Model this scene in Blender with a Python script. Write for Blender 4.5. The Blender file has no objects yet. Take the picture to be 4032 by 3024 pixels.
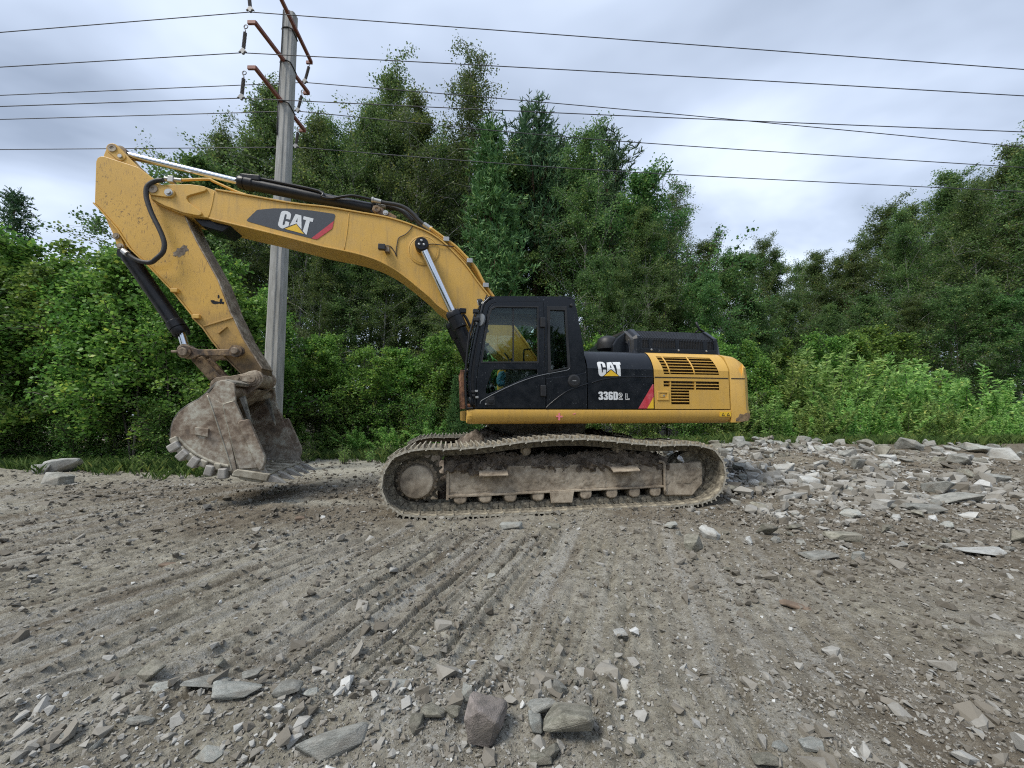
# Excavator parked on a stony clearing in front of a birch wood, overcast daylight.
import bpy, bmesh, math, random
import numpy as np
from mathutils import Vector, Matrix
from mathutils.geometry import tessellate_polygon

scene = bpy.context.scene
COL = scene.collection
rad = math.radians

# ------------------------------------------------------------------ camera
cam_data = bpy.data.cameras.new("camera")
cam = bpy.data.objects.new("camera", cam_data)
COL.objects.link(cam)
cam.location = (0, 0, 1.38)
cam.rotation_euler = (rad(94.4), 0, 0)
cam_data.sensor_fit = 'HORIZONTAL'
cam_data.sensor_width = 36
cam_data.lens = 36 * 1530 / 4032
cam_data.clip_start = 0.05
cam_data.clip_end = 2000
scene.camera = cam

# ------------------------------------------------------------------ world (overcast sky over a Nishita base)
SUN_EL, SUN_AZ = rad(54), rad(232)      # azimuth measured clockwise from +Y
world = bpy.data.worlds.new("World")
scene.world = world
world.use_nodes = True
nt = world.node_tree
nt.nodes.clear()
def wn(t, **k):
    n = nt.nodes.new(t)
    for a, b in k.items(): setattr(n, a, b)
    return n
sky = wn('ShaderNodeTexSky', sky_type='NISHITA')
sky.sun_disc = False
sky.sun_elevation = SUN_EL
sky.sun_rotation = SUN_AZ
bg_sky = wn('ShaderNodeBackground'); bg_sky.inputs[1].default_value = 0.10
nt.links.new(sky.outputs[0], bg_sky.inputs[0])
tc = wn('ShaderNodeTexCoord')
sep = wn('ShaderNodeSeparateXYZ'); nt.links.new(tc.outputs['Generated'], sep.inputs[0])
zc = wn('ShaderNodeMath', operation='MAXIMUM'); nt.links.new(sep.outputs[2], zc.inputs[0]); zc.inputs[1].default_value = 0.0
zp = wn('ShaderNodeMath', operation='ADD'); nt.links.new(zc.outputs[0], zp.inputs[0]); zp.inputs[1].default_value = 0.22
dx = wn('ShaderNodeMath', operation='DIVIDE'); nt.links.new(sep.outputs[0], dx.inputs[0]); nt.links.new(zp.outputs[0], dx.inputs[1])
dy = wn('ShaderNodeMath', operation='DIVIDE'); nt.links.new(sep.outputs[1], dy.inputs[0]); nt.links.new(zp.outputs[0], dy.inputs[1])
comb = wn('ShaderNodeCombineXYZ'); nt.links.new(dx.outputs[0], comb.inputs[0]); nt.links.new(dy.outputs[0], comb.inputs[1])
n1 = wn('ShaderNodeTexNoise'); n1.inputs['Scale'].default_value = 1.05; n1.inputs['Detail'].default_value = 5; n1.inputs['Roughness'].default_value = 0.5; n1.inputs['Distortion'].default_value = 0.25
mp = wn('ShaderNodeMapping'); mp.inputs['Location'].default_value = (3.4, 1.7, 0); mp.inputs['Scale'].default_value = (0.75, 1.3, 1); mp.inputs['Rotation'].default_value = (0, 0, 0.35)
nt.links.new(comb.outputs[0], mp.inputs[0]); nt.links.new(mp.outputs[0], n1.inputs['Vector'])
ramp = wn('ShaderNodeValToRGB')
ramp.color_ramp.elements[0].position = 0.37; ramp.color_ramp.elements[0].color = (0.225, 0.270, 0.350, 1)
ramp.color_ramp.elements[1].position = 0.63; ramp.color_ramp.elements[1].color = (0.565, 0.635, 0.745, 1)
e = ramp.color_ramp.elements.new(0.52); e.color = (0.40, 0.465, 0.58, 1)
nt.links.new(n1.outputs[0], ramp.inputs[0])
bg_cl = wn('ShaderNodeBackground'); bg_cl.inputs[1].default_value = 0.77
nt.links.new(ramp.outputs[0], bg_cl.inputs[0])
mixw = wn('ShaderNodeMixShader'); mixw.inputs[0].default_value = 0.92
nt.links.new(bg_sky.outputs[0], mixw.inputs[1]); nt.links.new(bg_cl.outputs[0], mixw.inputs[2])
wout = wn('ShaderNodeOutputWorld'); nt.links.new(mixw.outputs[0], wout.inputs[0])

# ------------------------------------------------------------------ sun behind cloud
sun_d = bpy.data.lights.new("sun", 'SUN'); sun_d.energy = 1.5; sun_d.angle = rad(20); sun_d.color = (1.0, 0.95, 0.86)
sun = bpy.data.objects.new("sun", sun_d); COL.objects.link(sun)
sd = Vector((math.sin(SUN_AZ) * math.cos(SUN_EL), math.cos(SUN_AZ) * math.cos(SUN_EL), math.sin(SUN_EL)))
sun.rotation_euler = (-sd).to_track_quat('-Z', 'Y').to_euler()

# ------------------------------------------------------------------ exposure and render
vs = scene.view_settings
vs.view_transform = 'Standard'; vs.look = 'None'; vs.gamma = 1.0; vs.use_curve_mapping = False
vs.exposure = 1.15
cy = scene.cycles
cy.use_denoising = False
cy.filter_width = 1.15
cy.max_bounces = 6; cy.diffuse_bounces = 3; cy.glossy_bounces = 3; cy.transmission_bounces = 4; cy.transparent_max_bounces = 12
cy.caustics_reflective = False; cy.caustics_refractive = False

# ------------------------------------------------------------------ helpers
def tag(o, label=None, category=None, group=None, kind=None):
    if label: o["label"] = label
    if category: o["category"] = category
    if group: o["group"] = group
    if kind: o["kind"] = kind
    return o

def link(o, parent=None):
    COL.objects.link(o)
    if parent is not None: o.parent = parent
    return o

def empty(name, loc=(0, 0, 0), rz=0.0, parent=None):
    o = bpy.data.objects.new(name, None)
    o.location = loc; o.rotation_euler = (0, 0, rz); o.empty_display_size = 0.2
    return link(o, parent)

def mesh_data(name, verts, faces, mat=None, smooth=False):
    me = bpy.data.meshes.new(name)
    me.from_pydata([tuple(v) for v in verts], [], [tuple(f) for f in faces])
    me.update()
    if mat is not None: me.materials.append(mat)
    if smooth: me.polygons.foreach_set("use_smooth", [True] * len(me.polygons))
    return me

def fix_normals(me):
    bm = bmesh.new(); bm.from_mesh(me); bmesh.ops.recalc_face_normals(bm, faces=bm.faces); bm.to_mesh(me); bm.free()

def add_bevel(o, w, seg=2, ang=35):
    m = o.modifiers.new("bevel", 'BEVEL'); m.width = w; m.segments = seg; m.limit_method = 'ANGLE'; m.angle_limit = rad(ang)
    m.harden_normals = False
    return o

def mobj(name, verts, faces, mat, parent=None, smooth=False, bevel=0, seg=2):
    me = mesh_data(name, verts, faces, mat, smooth)
    fix_normals(me)
    o = link(bpy.data.objects.new(name, me), parent)
    if bevel: add_bevel(o, bevel, seg)
    return o

def big_mesh(name, V, Fc, mat, smooth=False, attrs=None):
    """numpy vertices (n,3) and faces (m,k) to a mesh, fast"""
    me = bpy.data.meshes.new(name)
    V = np.ascontiguousarray(V, dtype=np.float32); Fc = np.ascontiguousarray(Fc, dtype=np.int32)
    k = Fc.shape[1]
    me.vertices.add(len(V)); me.vertices.foreach_set("co", V.ravel())
    me.loops.add(Fc.size); me.loops.foreach_set("vertex_index", Fc.ravel())
    me.polygons.add(len(Fc)); me.polygons.foreach_set("loop_start", np.arange(0, Fc.size, k, dtype=np.int32))
    me.polygons.foreach_set("use_smooth", np.full(len(Fc), bool(smooth)))
    me.update(calc_edges=True)
    for an, data in (attrs or {}).items():
        data = np.ascontiguousarray(data, dtype=np.float32)
        if data.ndim == 1:
            a = me.attributes.new(an, 'FLOAT', 'POINT'); a.data.foreach_set("value", data)
        else:
            a = me.attributes.new(an, 'FLOAT_COLOR', 'POINT'); a.data.foreach_set("color", data.ravel())
    if mat is not None: me.materials.append(mat)
    return me

def box(name, x0, x1, y0, y1, z0, z1, mat, parent=None, bevel=0, seg=2):
    v = [(x, y, z) for x in (x0, x1) for y in (y0, y1) for z in (z0, z1)]
    f = [(0, 1, 3, 2), (4, 6, 7, 5), (0, 4, 5, 1), (2, 3, 7, 6), (0, 2, 6, 4), (1, 5, 7, 3)]
    return mobj(name, v, f, mat, parent, bevel=bevel, seg=seg)

def plate_geo(outline, y0, y1, holes=()):
    loops = [list(outline)] + [list(h) for h in holes]
    pts = [p for l in loops for p in l]
    n = len(pts)
    V = [(p[0], y0, p[1]) for p in pts] + [(p[0], y1, p[1]) for p in pts]
    Fs = []
    if len(loops) == 1:
        Fs.append(tuple(range(n))); Fs.append(tuple(range(2 * n - 1, n - 1, -1)))
    else:
        tris = tessellate_polygon([[Vector((p[0], p[1], 0)) for p in l] for l in loops])
        for t in tris:
            Fs.append(tuple(t)); Fs.append(tuple(n + i for i in reversed(t)))
    s = 0
    for l in loops:
        k = len(l)
        for i in range(k):
            a, b = s + i, s + (i + 1) % k
            Fs.append((a, b, n + b, n + a))
        s += k
    return V, Fs

def plate(name, outline, y0, y1, mat, parent=None, holes=(), bevel=0, seg=2):
    V, Fs = plate_geo(outline, y0, y1, holes)
    return mobj(name, V, Fs, mat, parent, bevel=bevel, seg=seg)

def catmull(pts, n=8, closed=False):
    P = [Vector(p) for p in pts]; out = []
    m = len(P); rng = range(m if closed else m - 1)
    for i in rng:
        if closed: a, b, c, d = P[(i - 1) % m], P[i], P[(i + 1) % m], P[(i + 2) % m]
        else: a, b, c, d = P[max(i - 1, 0)], P[i], P[i + 1], P[min(i + 2, m - 1)]
        for k in range(n):
            t = k / n
            out.append(0.5 * ((2 * b) + (c - a) * t + (2 * a - 5 * b + 4 * c - d) * t * t + (3 * b - a - 3 * c + d) * t ** 3))
    if not closed: out.append(P[-1])
    return out

def smooth2(pts, n=4, closed=False):
    return [(p[0], p[1]) for p in catmull([(a, b, 0) for a, b in pts], n, closed)]

def ribbon(name, line, thick, y0, y1, mat, parent=None, side=1, bevel=0):
    """strip following an (x,z) polyline, thickness to one side, spanning y0..y1"""
    n = len(line); off = []
    for i in range(n):
        a = Vector(line[max(i - 1, 0)]); b = Vector(line[min(i + 1, n - 1)])
        t = (b - a).normalized(); nn = Vector((-t.y, t.x)) * side
        off.append((line[i][0] + nn.x * thick, line[i][1] + nn.y * thick))
    return plate(name, list(line) + off[::-1], y0, y1, mat, parent, bevel=bevel)

def tube_geo(pts, r, seg=8, cap=True):
    P = [Vector(p) for p in pts]; V = []; Fs = []
    n = len(P); rr = r if hasattr(r, '__len__') else [r] * n
    up = Vector((0, 0, 1)); prev = None
    for i in range(n):
        t = (P[min(i + 1, n - 1)] - P[max(i - 1, 0)])
        t = t.normalized() if t.length > 1e-9 else Vector((0, 0, 1))
        if prev is None:
            ref = up if abs(t.dot(up)) < 0.95 else Vector((1, 0, 0))
            u = t.cross(ref).normalized()
        else:
            u = (prev - t * prev.dot(t)).normalized()
        prev = u; w = t.cross(u)
        for k in range(seg):
            a = 2 * math.pi * k / seg
            V.append(P[i] + (u * math.cos(a) + w * math.sin(a)) * rr[i])
    for i in range(n - 1):
        for k in range(seg):
            a = i * seg + k; b = i * seg + (k + 1) % seg
            Fs.append((a, b, b + seg, a + seg))
    if cap:
        Fs.append(tuple(range(seg))[::-1]); Fs.append(tuple(range((n - 1) * seg, n * seg)))
    return V, Fs

def tube(name, pts, r, mat, parent=None, seg=8, smooth_n=0):
    if smooth_n: pts = catmull(pts, smooth_n)
    V, Fs = tube_geo(pts, r, seg)
    o = mobj(name, V, Fs, mat, parent, smooth=True)
    for p in o.data.polygons:
        if len(p.vertices) > 4: p.use_smooth = False
    return o

def lathe_geo(p0, axis, prof, seg=24):
    """prof: list of (distance along axis, radius)"""
    p0 = Vector(p0); ax = Vector(axis).normalized()
    u = ax.orthogonal().normalized(); w = ax.cross(u); V = []; Fs = []
    for d, r in prof:
        for k in range(seg):
            a = 2 * math.pi * k / seg
            V.append(p0 + ax * d + (u * math.cos(a) + w * math.sin(a)) * max(r, 1e-4))
    n = len(prof)
    for i in range(n - 1):
        for k in range(seg):
            a = i * seg + k; b = i * seg + (k + 1) % seg
            Fs.append((a, b, b + seg, a + seg))
    Fs.append(tuple(range(seg))[::-1]); Fs.append(tuple(range((n - 1) * seg, n * seg)))
    return V, Fs

def lathe(name, p0, axis, prof, mat, parent=None, seg=24, bevel=0):
    V, Fs = lathe_geo(p0, axis, prof, seg)
    o = mobj(name, V, Fs, mat, parent, bevel=bevel)
    o.data.set_sharp_from_angle(angle=rad(35))
    o.data.polygons.foreach_set("use_smooth", [len(p.vertices) == 4 for p in o.data.polygons])
    return o

def cyl(name, p0, p1, r, mat, parent=None, seg=20, bevel=0):
    d = Vector(p1) - Vector(p0)
    return lathe(name, p0, d, [(0, r), (d.length, r)], mat, parent, seg, bevel)

def join_geo(parts):
    V = []; Fs = []
    for v, f in parts:
        s = len(V); V += [tuple(p) for p in v]; Fs += [tuple(i + s for i in q) for q in f]
    return V, Fs

def lerp2(a, b, t): return (a[0] + (b[0] - a[0]) * t, a[1] + (b[1] - a[1]) * t)

# numpy noise
def _hash(i, j, s):
    h = (i.astype(np.int64) * 374761393 + j.astype(np.int64) * 668265263 + s * 1442695041) & 0xFFFFFFFF
    h = ((h ^ (h >> 13)) * 1274126177) & 0xFFFFFFFF
    h = h ^ (h >> 16)
    return (h & 0xFFFF) / 65535.0
def vnoise(x, y, s=0):
    xi = np.floor(x); yi = np.floor(y); fx = x - xi; fy = y - yi
    fx = fx * fx * fx * (fx * (fx * 6 - 15) + 10); fy = fy * fy * fy * (fy * (fy * 6 - 15) + 10)
    a = _hash(xi, yi, s); b = _hash(xi + 1, yi, s); c = _hash(xi, yi + 1, s); d = _hash(xi + 1, yi + 1, s)
    return (a + (b - a) * fx) * (1 - fy) + (c + (d - c) * fx) * fy
def fbm(x, y, s=0, oct=4, gain=0.5):
    v = 0; a = 1; t = 0
    for o in range(oct):
        v = v + a * (vnoise(x, y, s + o * 17) * 2 - 1); t += a; a *= gain
        x, y = x * 2.03 + 11.3 + 0.31 * y, y * 2.03 - 7.7 - 0.31 * x
    return v / t
def sst(a, b, v):
    t = np.clip((v - a) / (b - a), 0, 1); return t * t * (3 - 2 * t)

# ------------------------------------------------------------------ materials (all procedural)
class NT:
    def __init__(s, name):
        s.m = bpy.data.materials.new(name); s.m.use_nodes = True
        s.t = s.m.node_tree; s.t.nodes.clear()
        s.out = s.n('ShaderNodeOutputMaterial'); s.p = s.n('ShaderNodeBsdfPrincipled')
        s.l(s.p.outputs[0], s.out.inputs[0])
        s.tc = None
    def n(s, t, **k):
        n = s.t.nodes.new(t)
        for a, b in k.items(): setattr(n, a, b)
        return n
    def l(s, a, b): s.t.links.new(a, b)
    def co(s, which='Object'):
        if s.tc is None: s.tc = s.n('ShaderNodeTexCoord')
        return s.tc.outputs[which]
    def noise(s, scale, detail=4, rough=.55, co=None, stretch=None, dist=0, kind='fac'):
        n = s.n('ShaderNodeTexNoise'); n.inputs['Scale'].default_value = scale; n.inputs['Detail'].default_value = detail
        n.inputs['Roughness'].default_value = rough; n.inputs['Distortion'].default_value = dist
        c = co if co is not None else s.co()
        if stretch:
            m = s.n('ShaderNodeMapping'); m.inputs['Scale'].default_value = stretch; s.l(c, m.inputs[0]); c = m.outputs[0]
        s.l(c, n.inputs['Vector']); return n.outputs[0]
    def ramp(s, fac, stops, interp='LINEAR'):
        r = s.n('ShaderNodeValToRGB'); cr = r.color_ramp; cr.interpolation = interp
        while len(cr.elements) > 1: cr.elements.remove(cr.elements[-1])
        for i, (p, c) in enumerate(stops):
            e = cr.elements[0] if i == 0 else cr.elements.new(p)
            e.position = p
            e.color = (c[0], c[1], c[2], 1) if hasattr(c, '__len__') else (c, c, c, 1)
        s.l(fac, r.inputs[0]); return r.outputs[0]
    def mix(s, fac, a, b, blend='MIX'):
        m = s.n('ShaderNodeMix', data_type='RGBA', blend_type=blend)
        for v, i in ((fac, 0), (a, 6), (b, 7)):
            if hasattr(v, 'type') and hasattr(v, 'links'): s.l(v, m.inputs[i])
            elif i == 0: m.inputs[0].default_value = v
            else: m.inputs[i].default_value = (v[0], v[1], v[2], 1)
        return m.outputs[2]
    def math(s, op, a, b=0.0):
        m = s.n('ShaderNodeMath', operation=op)
        for v, i in ((a, 0), (b, 1)):
            if hasattr(v, 'links'): s.l(v, m.inputs[i])
            else: m.inputs[i].default_value = v
        return m.outputs[0]
    def attr(s, name, out='Fac'):
        a = s.n('ShaderNodeAttribute', attribute_name=name); return a.outputs[out]
    def bump(s, h, strength=.4, dist=.01, prev=None):
        b = s.n('ShaderNodeBump'); b.inputs['Strength'].default_value = strength; b.inputs['Distance'].default_value = dist
        s.l(h, b.inputs['Height'])
        if prev is not None: s.l(prev, b.inputs['Normal'])
        return b.outputs[0]
    def set(s, **k):
        for a, b in k.items():
            i = s.p.inputs[a.replace('_', ' ')]
            if hasattr(b, 'links'): s.l(b, i)
            elif hasattr(b, '__len__'): i.default_value = (b[0], b[1], b[2], 1)
            else: i.default_value = b
        return s.m

MAT = {}
def painted(name, base, rough=.42, chip=(.10, .07, .05), chip_amt=.55, dusty=.17, spec=.4, coat=0., dust_col=(.33, .27, .19)):
    t = NT(name)
    big = t.noise(1.3, 4, .6); fine = t.noise(38, 3, .6); mid = t.noise(7, 5, .65)
    c = t.mix(t.ramp(big, [(.35, 0), (.7, 1)]), [v * .93 for v in base], [min(1, v * 1.05) for v in base])
    dm = t.math('MULTIPLY', t.ramp(mid, [(.42, 0), (.75, 1)]), dusty)
    c = t.mix(dm, c, dust_col)
    stk = t.math('MULTIPLY', t.ramp(t.noise(6, 5, .65, stretch=(3.5, 1, .35)), [(.50, 0), (.70, 1)]), dusty * 1.6)
    c = t.mix(stk, c, [v * .55 for v in dust_col])
    sp = t.math('MULTIPLY', t.ramp(fine, [(.64, 0), (.68, 1)]), t.ramp(t.noise(2.3, 3), [(.48, 0), (.62, chip_amt)]))
    c = t.mix(sp, c, chip)
    scr = t.ramp(t.noise(9, 2, .5, stretch=(1.2, 1, 16), dist=.6), [(.735, 0), (.75, .5)])
    c = t.mix(t.math('MULTIPLY', scr, chip_amt), c, chip)
    t.set(Base_Color=c, Roughness=t.ramp(mid, [(.3, rough - .07), (.75, rough + .16)]), Specular_IOR_Level=spec, Coat_Weight=coat)
    t.set(Normal=t.bump(t.noise(300, 2), .05, .002))
    return t.m

YEL = (.66, .395, .085)
MAT['yellow'] = painted('yellow_paint', YEL)
MAT['yellow_clean'] = painted('yellow_body_paint', YEL, rough=.36, chip_amt=.30, dusty=.11)
MAT['black'] = painted('black_paint', (.006, .008, .012), rough=.26, chip=(.16, .17, .18), chip_amt=.65, dusty=.03, spec=.45, dust_col=(.07, .07, .066))
MAT['black_trim'] = painted('black_trim_paint', (.008, .009, .011), rough=.42, chip=(.12, .12, .12), chip_amt=.2, dusty=.04, spec=.4, dust_col=(.10, .10, .095))
MAT['cyl_black'] = painted('cylinder_black_paint', (.009, .010, .013), rough=.33, chip=(.15, .14, .13), chip_amt=.3, dusty=.06, spec=.3, dust_col=(.12, .11, .10))

# stick: yellow turning to greasy brown towards the bucket end
t = NT('stick_paint')
pos = t.n('ShaderNodeSeparateXYZ'); t.l(t.co(), pos.inputs[0])
g = t.math('ADD', pos.outputs[2], t.math('MULTIPLY', t.math('SUBTRACT', t.noise(3.2, 6, .65), .5), 1.6))
grime = t.ramp(t.math('DIVIDE', g, 6.0), [(.36, 1), (.56, 0)])
c = t.mix(t.ramp(t.noise(1.2, 4), [(.35, 0), (.7, 1)]), [v * .92 for v in YEL], [min(1, v * 1.04) for v in YEL])
c = t.mix(t.math('MULTIPLY', t.ramp(t.noise(6, 5, .7), [(.45, 0), (.7, 1)]), .12), c, (.32, .24, .14))
c = t.mix(t.math('MULTIPLY', grime, .8), c, (.20, .135, .075))
gr2 = t.ramp(t.math('DIVIDE', t.math('ADD', pos.outputs[2], t.math('MULTIPLY', t.math('SUBTRACT', t.noise(5, 6, .7), .5), 1.5)), 6.0), [(.345, 1), (.44, 0)])
c = t.mix(t.math('MULTIPLY', gr2, .75), c, (.045, .033, .025))
sp = t.math('MULTIPLY', t.ramp(t.noise(24, 4, .7), [(.60, 0), (.645, 1)]), t.ramp(t.noise(2.2, 3), [(.40, 0), (.58, .8)]))
c = t.mix(sp, c, (.12, .075, .04))
scr = t.ramp(t.noise(7, 2, .5, stretch=(9, 1, 1.5), dist=.8), [(.64, 0), (.66, .55)])
c = t.mix(scr, c, (.20, .12, .06))
MAT['stick'] = t.set(Base_Color=c, Roughness=t.ramp(grime, [(0, .42), (1, .7)]), Specular_IOR_Level=.4)

def worn(name, stops, rough=.55, metal=.3, scale=3.0, bump=.3, fine=40, scour=None):
    t = NT(name)
    a = t.noise(scale, 7, .68); b = t.noise(scale * 4.2, 5, .6)
    f = t.math('ADD', t.math('MULTIPLY', a, .65), t.math('MULTIPLY', b, .35))
    c = t.ramp(f, [(.5 + (p - .5) * .55, q) for p, q in stops])
    if scour:
        pz = t.n('ShaderNodeSeparateXYZ'); t.l(t.co(), pz.inputs[0])
        g_ = t.math('ADD', pz.outputs[2], t.math('MULTIPLY', t.math('SUBTRACT', a, .5), 1.7))
        c = t.mix(t.ramp(g_, [(scour[0], .85), (scour[1], 0)]), c, t.ramp(b, [(.4, (.23, .205, .17)), (.6, (.38, .355, .31))]))
    sc = t.ramp(t.noise(14, 2, .5, stretch=(1.5, 1, 12), dist=1.2), [(.70, 0), (.735, .55)])
    c = t.mix(sc, c, (.42, .40, .37))
    t.set(Base_Color=c, Roughness=t.ramp(b, [(.3, rough - .12), (.7, rough + .15)]), Metallic=metal)
    t.set(Normal=t.bump(t.noise(fine, 5, .7), bump, .006))
    return t.m
MAT['bucket'] = worn('worn_bucket_steel', [(.30, (0.120, 0.085, 0.061)), (.46, (0.232, 0.177, 0.130)), (.56, (0.329, 0.279, 0.219)), (.70, (0.477, 0.459, 0.385))], rough=.55, metal=.1, scour=(.55, 1.15))
MAT['bucket_low'] = worn('scoured_bucket_steel', [(.30, (0.196, 0.170, 0.128)), (.5, (0.345, 0.316, 0.251)), (.7, (0.494, 0.466, 0.385))], rough=.5, metal=.2)
MAT['bucket_in'] = worn('bucket_inside_steel', [(.30, (0.078, 0.072, 0.064)), (.5, (0.187, 0.177, 0.152)), (.7, (0.374, 0.353, 0.305))], rough=.5, metal=.2)
MAT['tooth'] = worn('polished_tooth_steel', [(.3, (0.289, 0.273, 0.247)), (.6, (0.405, 0.386, 0.354))], rough=.45, metal=.15, bump=.15)
MAT['rusty_link'] = worn('greasy_rusty_steel', [(.30, (.035, .026, .02)), (.45, (.12, .08, .05)), (.58, (.24, .16, .085)), (.7, (.33, .23, .13))], rough=.6, metal=.1, scale=4)
MAT['brown_steel'] = worn('brown_worn_steel', [(.30, (0.107, 0.077, 0.052)), (.5, (0.252, 0.196, 0.140)), (.7, (0.428, 0.370, 0.284))], rough=.6, metal=.1, scale=3.5)
MAT['rust'] = worn('rusty_guard_steel', [(.30, (.06, .03, .018)), (.5, (.15, .065, .032)), (.7, (.24, .12, .06))], rough=.75, metal=.0, scale=8)
MAT['track'] = worn('muddy_track_steel', [(.30, (0.103, 0.092, 0.071)), (.48, (0.232, 0.206, 0.158)), (.62, (0.378, 0.343, 0.263)), (.75, (0.515, 0.483, 0.386))], rough=.65, metal=.1, scale=6)
MAT['track_edge'] = worn('scraped_shoe_steel', [(.30, (0.269, 0.241, 0.187)), (.5, (0.448, 0.414, 0.338)), (.7, (0.650, 0.616, 0.521))], rough=.5, metal=.2, scale=7)
MAT['track_dark'] = worn('oily_link_steel', [(.30, (0.056, 0.049, 0.037)), (.5, (0.131, 0.112, 0.084)), (.7, (0.250, 0.215, 0.163))], rough=.55, metal=.25, scale=7)
MAT['mudframe'] = worn('mud_caked_frame', [(.28, (0.179, 0.142, 0.103)), (.45, (0.331, 0.270, 0.198)), (.58, (0.449, 0.376, 0.283)), (.72, (0.556, 0.480, 0.368))], rough=.85, metal=.0, scale=2.6, bump=.9, fine=16)
t = NT('mud')
c = t.ramp(t.noise(5, 8, .7), [(.36, (.075, .058, .043)), (.5, (.165, .132, .10)), (.64, (.27, .225, .178))])
MAT['mud'] = t.set(Base_Color=c, Roughness=.92, Normal=t.bump(t.noise(22, 8, .72), 1.0, .03))
t = NT('chrome_rod')
MAT['chrome'] = t.set(Base_Color=(.72, .73, .75), Metallic=1.0, Roughness=t.ramp(t.noise(5, 3), [(.3, .10), (.8, .2)]))
t = NT('zinc_fitting'); MAT['zinc'] = t.set(Base_Color=(.42, .42, .41), Metallic=.7, Roughness=.45)
t = NT('rubber_hose'); MAT['rubber'] = t.set(Base_Color=t.ramp(t.noise(30, 3), [(.3, (.016, .016, .017)), (.8, (.04, .039, .038))]), Roughness=.55)
t = NT('dark_plastic'); MAT['plastic'] = t.set(Base_Color=t.ramp(t.noise(6, 4), [(.3, (.011, .0115, .013)), (.8, (.024, .0245, .026))]), Roughness=.5)
t = NT('seat_fabric'); MAT['seat'] = t.set(Base_Color=(.02, .021, .024), Roughness=.8)
t = NT('cab_liner'); MAT['liner'] = t.set(Base_Color=t.ramp(t.noise(4, 3), [(.3, (.03, .032, .034)), (.8, (.055, .057, .06))]), Roughness=.7)
t = NT('grille_mesh')
w = t.n('ShaderNodeTexWave', wave_type='BANDS', bands_direction='Z'); w.inputs['Scale'].default_value = 22; t.l(t.co(), w.inputs['Vector'])
MAT['mesh_dark'] = t.set(Base_Color=t.ramp(w.outputs[0], [(.3, (.05, .04, .028)), (.7, (.20, .17, .13))]), Roughness=.8)
t = NT('hood_cover_plastic'); MAT['hoodmesh'] = t.set(Base_Color=t.ramp(t.noise(4, 5, .65), [(.3, (.025, .026, .028)), (.7, (.075, .072, .068))]), Roughness=.5)
def flat(name, col, rough=.5, var=.10, scale=20):
    t = NT(name)
    c = t.mix(t.ramp(t.noise(scale, 5, .65), [(.35, 0), (.7, 1)]), [v * (1 - var) for v in col], [min(1, v * (1 + var)) for v in col])
    return t.set(Base_Color=c, Roughness=rough)
MAT['decal_grey'] = flat('decal_grey', (.045, .053, .066), .45)
MAT['decal_white'] = flat('decal_white', (.72, .74, .75), .45, .06)
MAT['decal_yellow'] = flat('decal_yellow', (.80, .50, .03), .45, .04)
t = NT('decal_red')
MAT['decal_red'] = t.set(Base_Color=t.ramp(t.noise(14, 6, .7), [(.4, (.52, .035, .05)), (.62, (.58, .09, .11)), (.75, (.72, .45, .45))]), Roughness=.5)
MAT['decal_red2'] = flat('decal_plain_red', (.50, .045, .065), .45)
MAT['pink'] = flat('pink_spray', (.75, .22, .25), .7)
MAT['white_plastic'] = flat('white_plastic', (.75, .77, .80), .5, .08)
MAT['blue_cloth'] = flat('blue_cloth', (.16, .42, .62), .8, .15, 12)
MAT['orange_plastic'] = flat('orange_plastic', (.75, .26, .05), .5)
MAT['brick'] = flat('broken_brick', (.17, .125, .09), .9, .3, 12)
MAT['lamp_glass'] = flat('lamp_lens', (.55, .57, .58), .15)
MAT['mirror_grey'] = flat('mirror_shell_grey', (.17, .185, .20), .35)
# window glass: thin pane, tinted, reflecting the sky at grazing angles
t = NT('window_glass'); t.t.nodes.remove(t.p)
tr = t.n('ShaderNodeBsdfTransparent'); tr.inputs[0].default_value = (.86, .93, .885, 1)
gl = t.n('ShaderNodeBsdfGlossy'); gl.inputs['Roughness'].default_value = .03; gl.inputs[0].default_value = (.9, .95, .95, 1)
fr = t.n('ShaderNodeFresnel'); fr.inputs[0].default_value = 1.45
mx = t.n('ShaderNodeMixShader'); t.l(fr.outputs[0], mx.inputs[0]); t.l(tr.outputs[0], mx.inputs[1]); t.l(gl.outputs[0], mx.inputs[2]); t.l(mx.outputs[0], t.out.inputs[0])
MAT['glass'] = t.m
# concrete pole
t = NT('pole_concrete')
c = t.ramp(t.noise(2.4, 7, .65, stretch=(3, 3, .5)), [(.3, (.22, .22, .205)), (.5, (.34, .34, .32)), (.7, (.46, .455, .43))])
c = t.mix(t.ramp(t.noise(5, 4, .6, stretch=(8, 8, .25)), [(.52, 0), (.68, .55)]), c, (.17, .17, .155))
MAT['concrete'] = t.set(Base_Color=c, Roughness=.88, Normal=t.bump(t.noise(60, 5, .7), .4, .004))
MAT['arm_red'] = flat('red_oxide_arm', (.22, .075, .048), .6, .2, 9)
MAT['insul'] = flat('grey_insulator', (.16, .15, .15), .4)
MAT['clamp'] = flat('galvanised_clamp', (.22, .225, .225), .45)
MAT['wire'] = flat('aluminium_wire', (.055, .055, .065), .5)
MAT['ink'] = flat('black_ink', (.012, .012, .012), .7)
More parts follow.
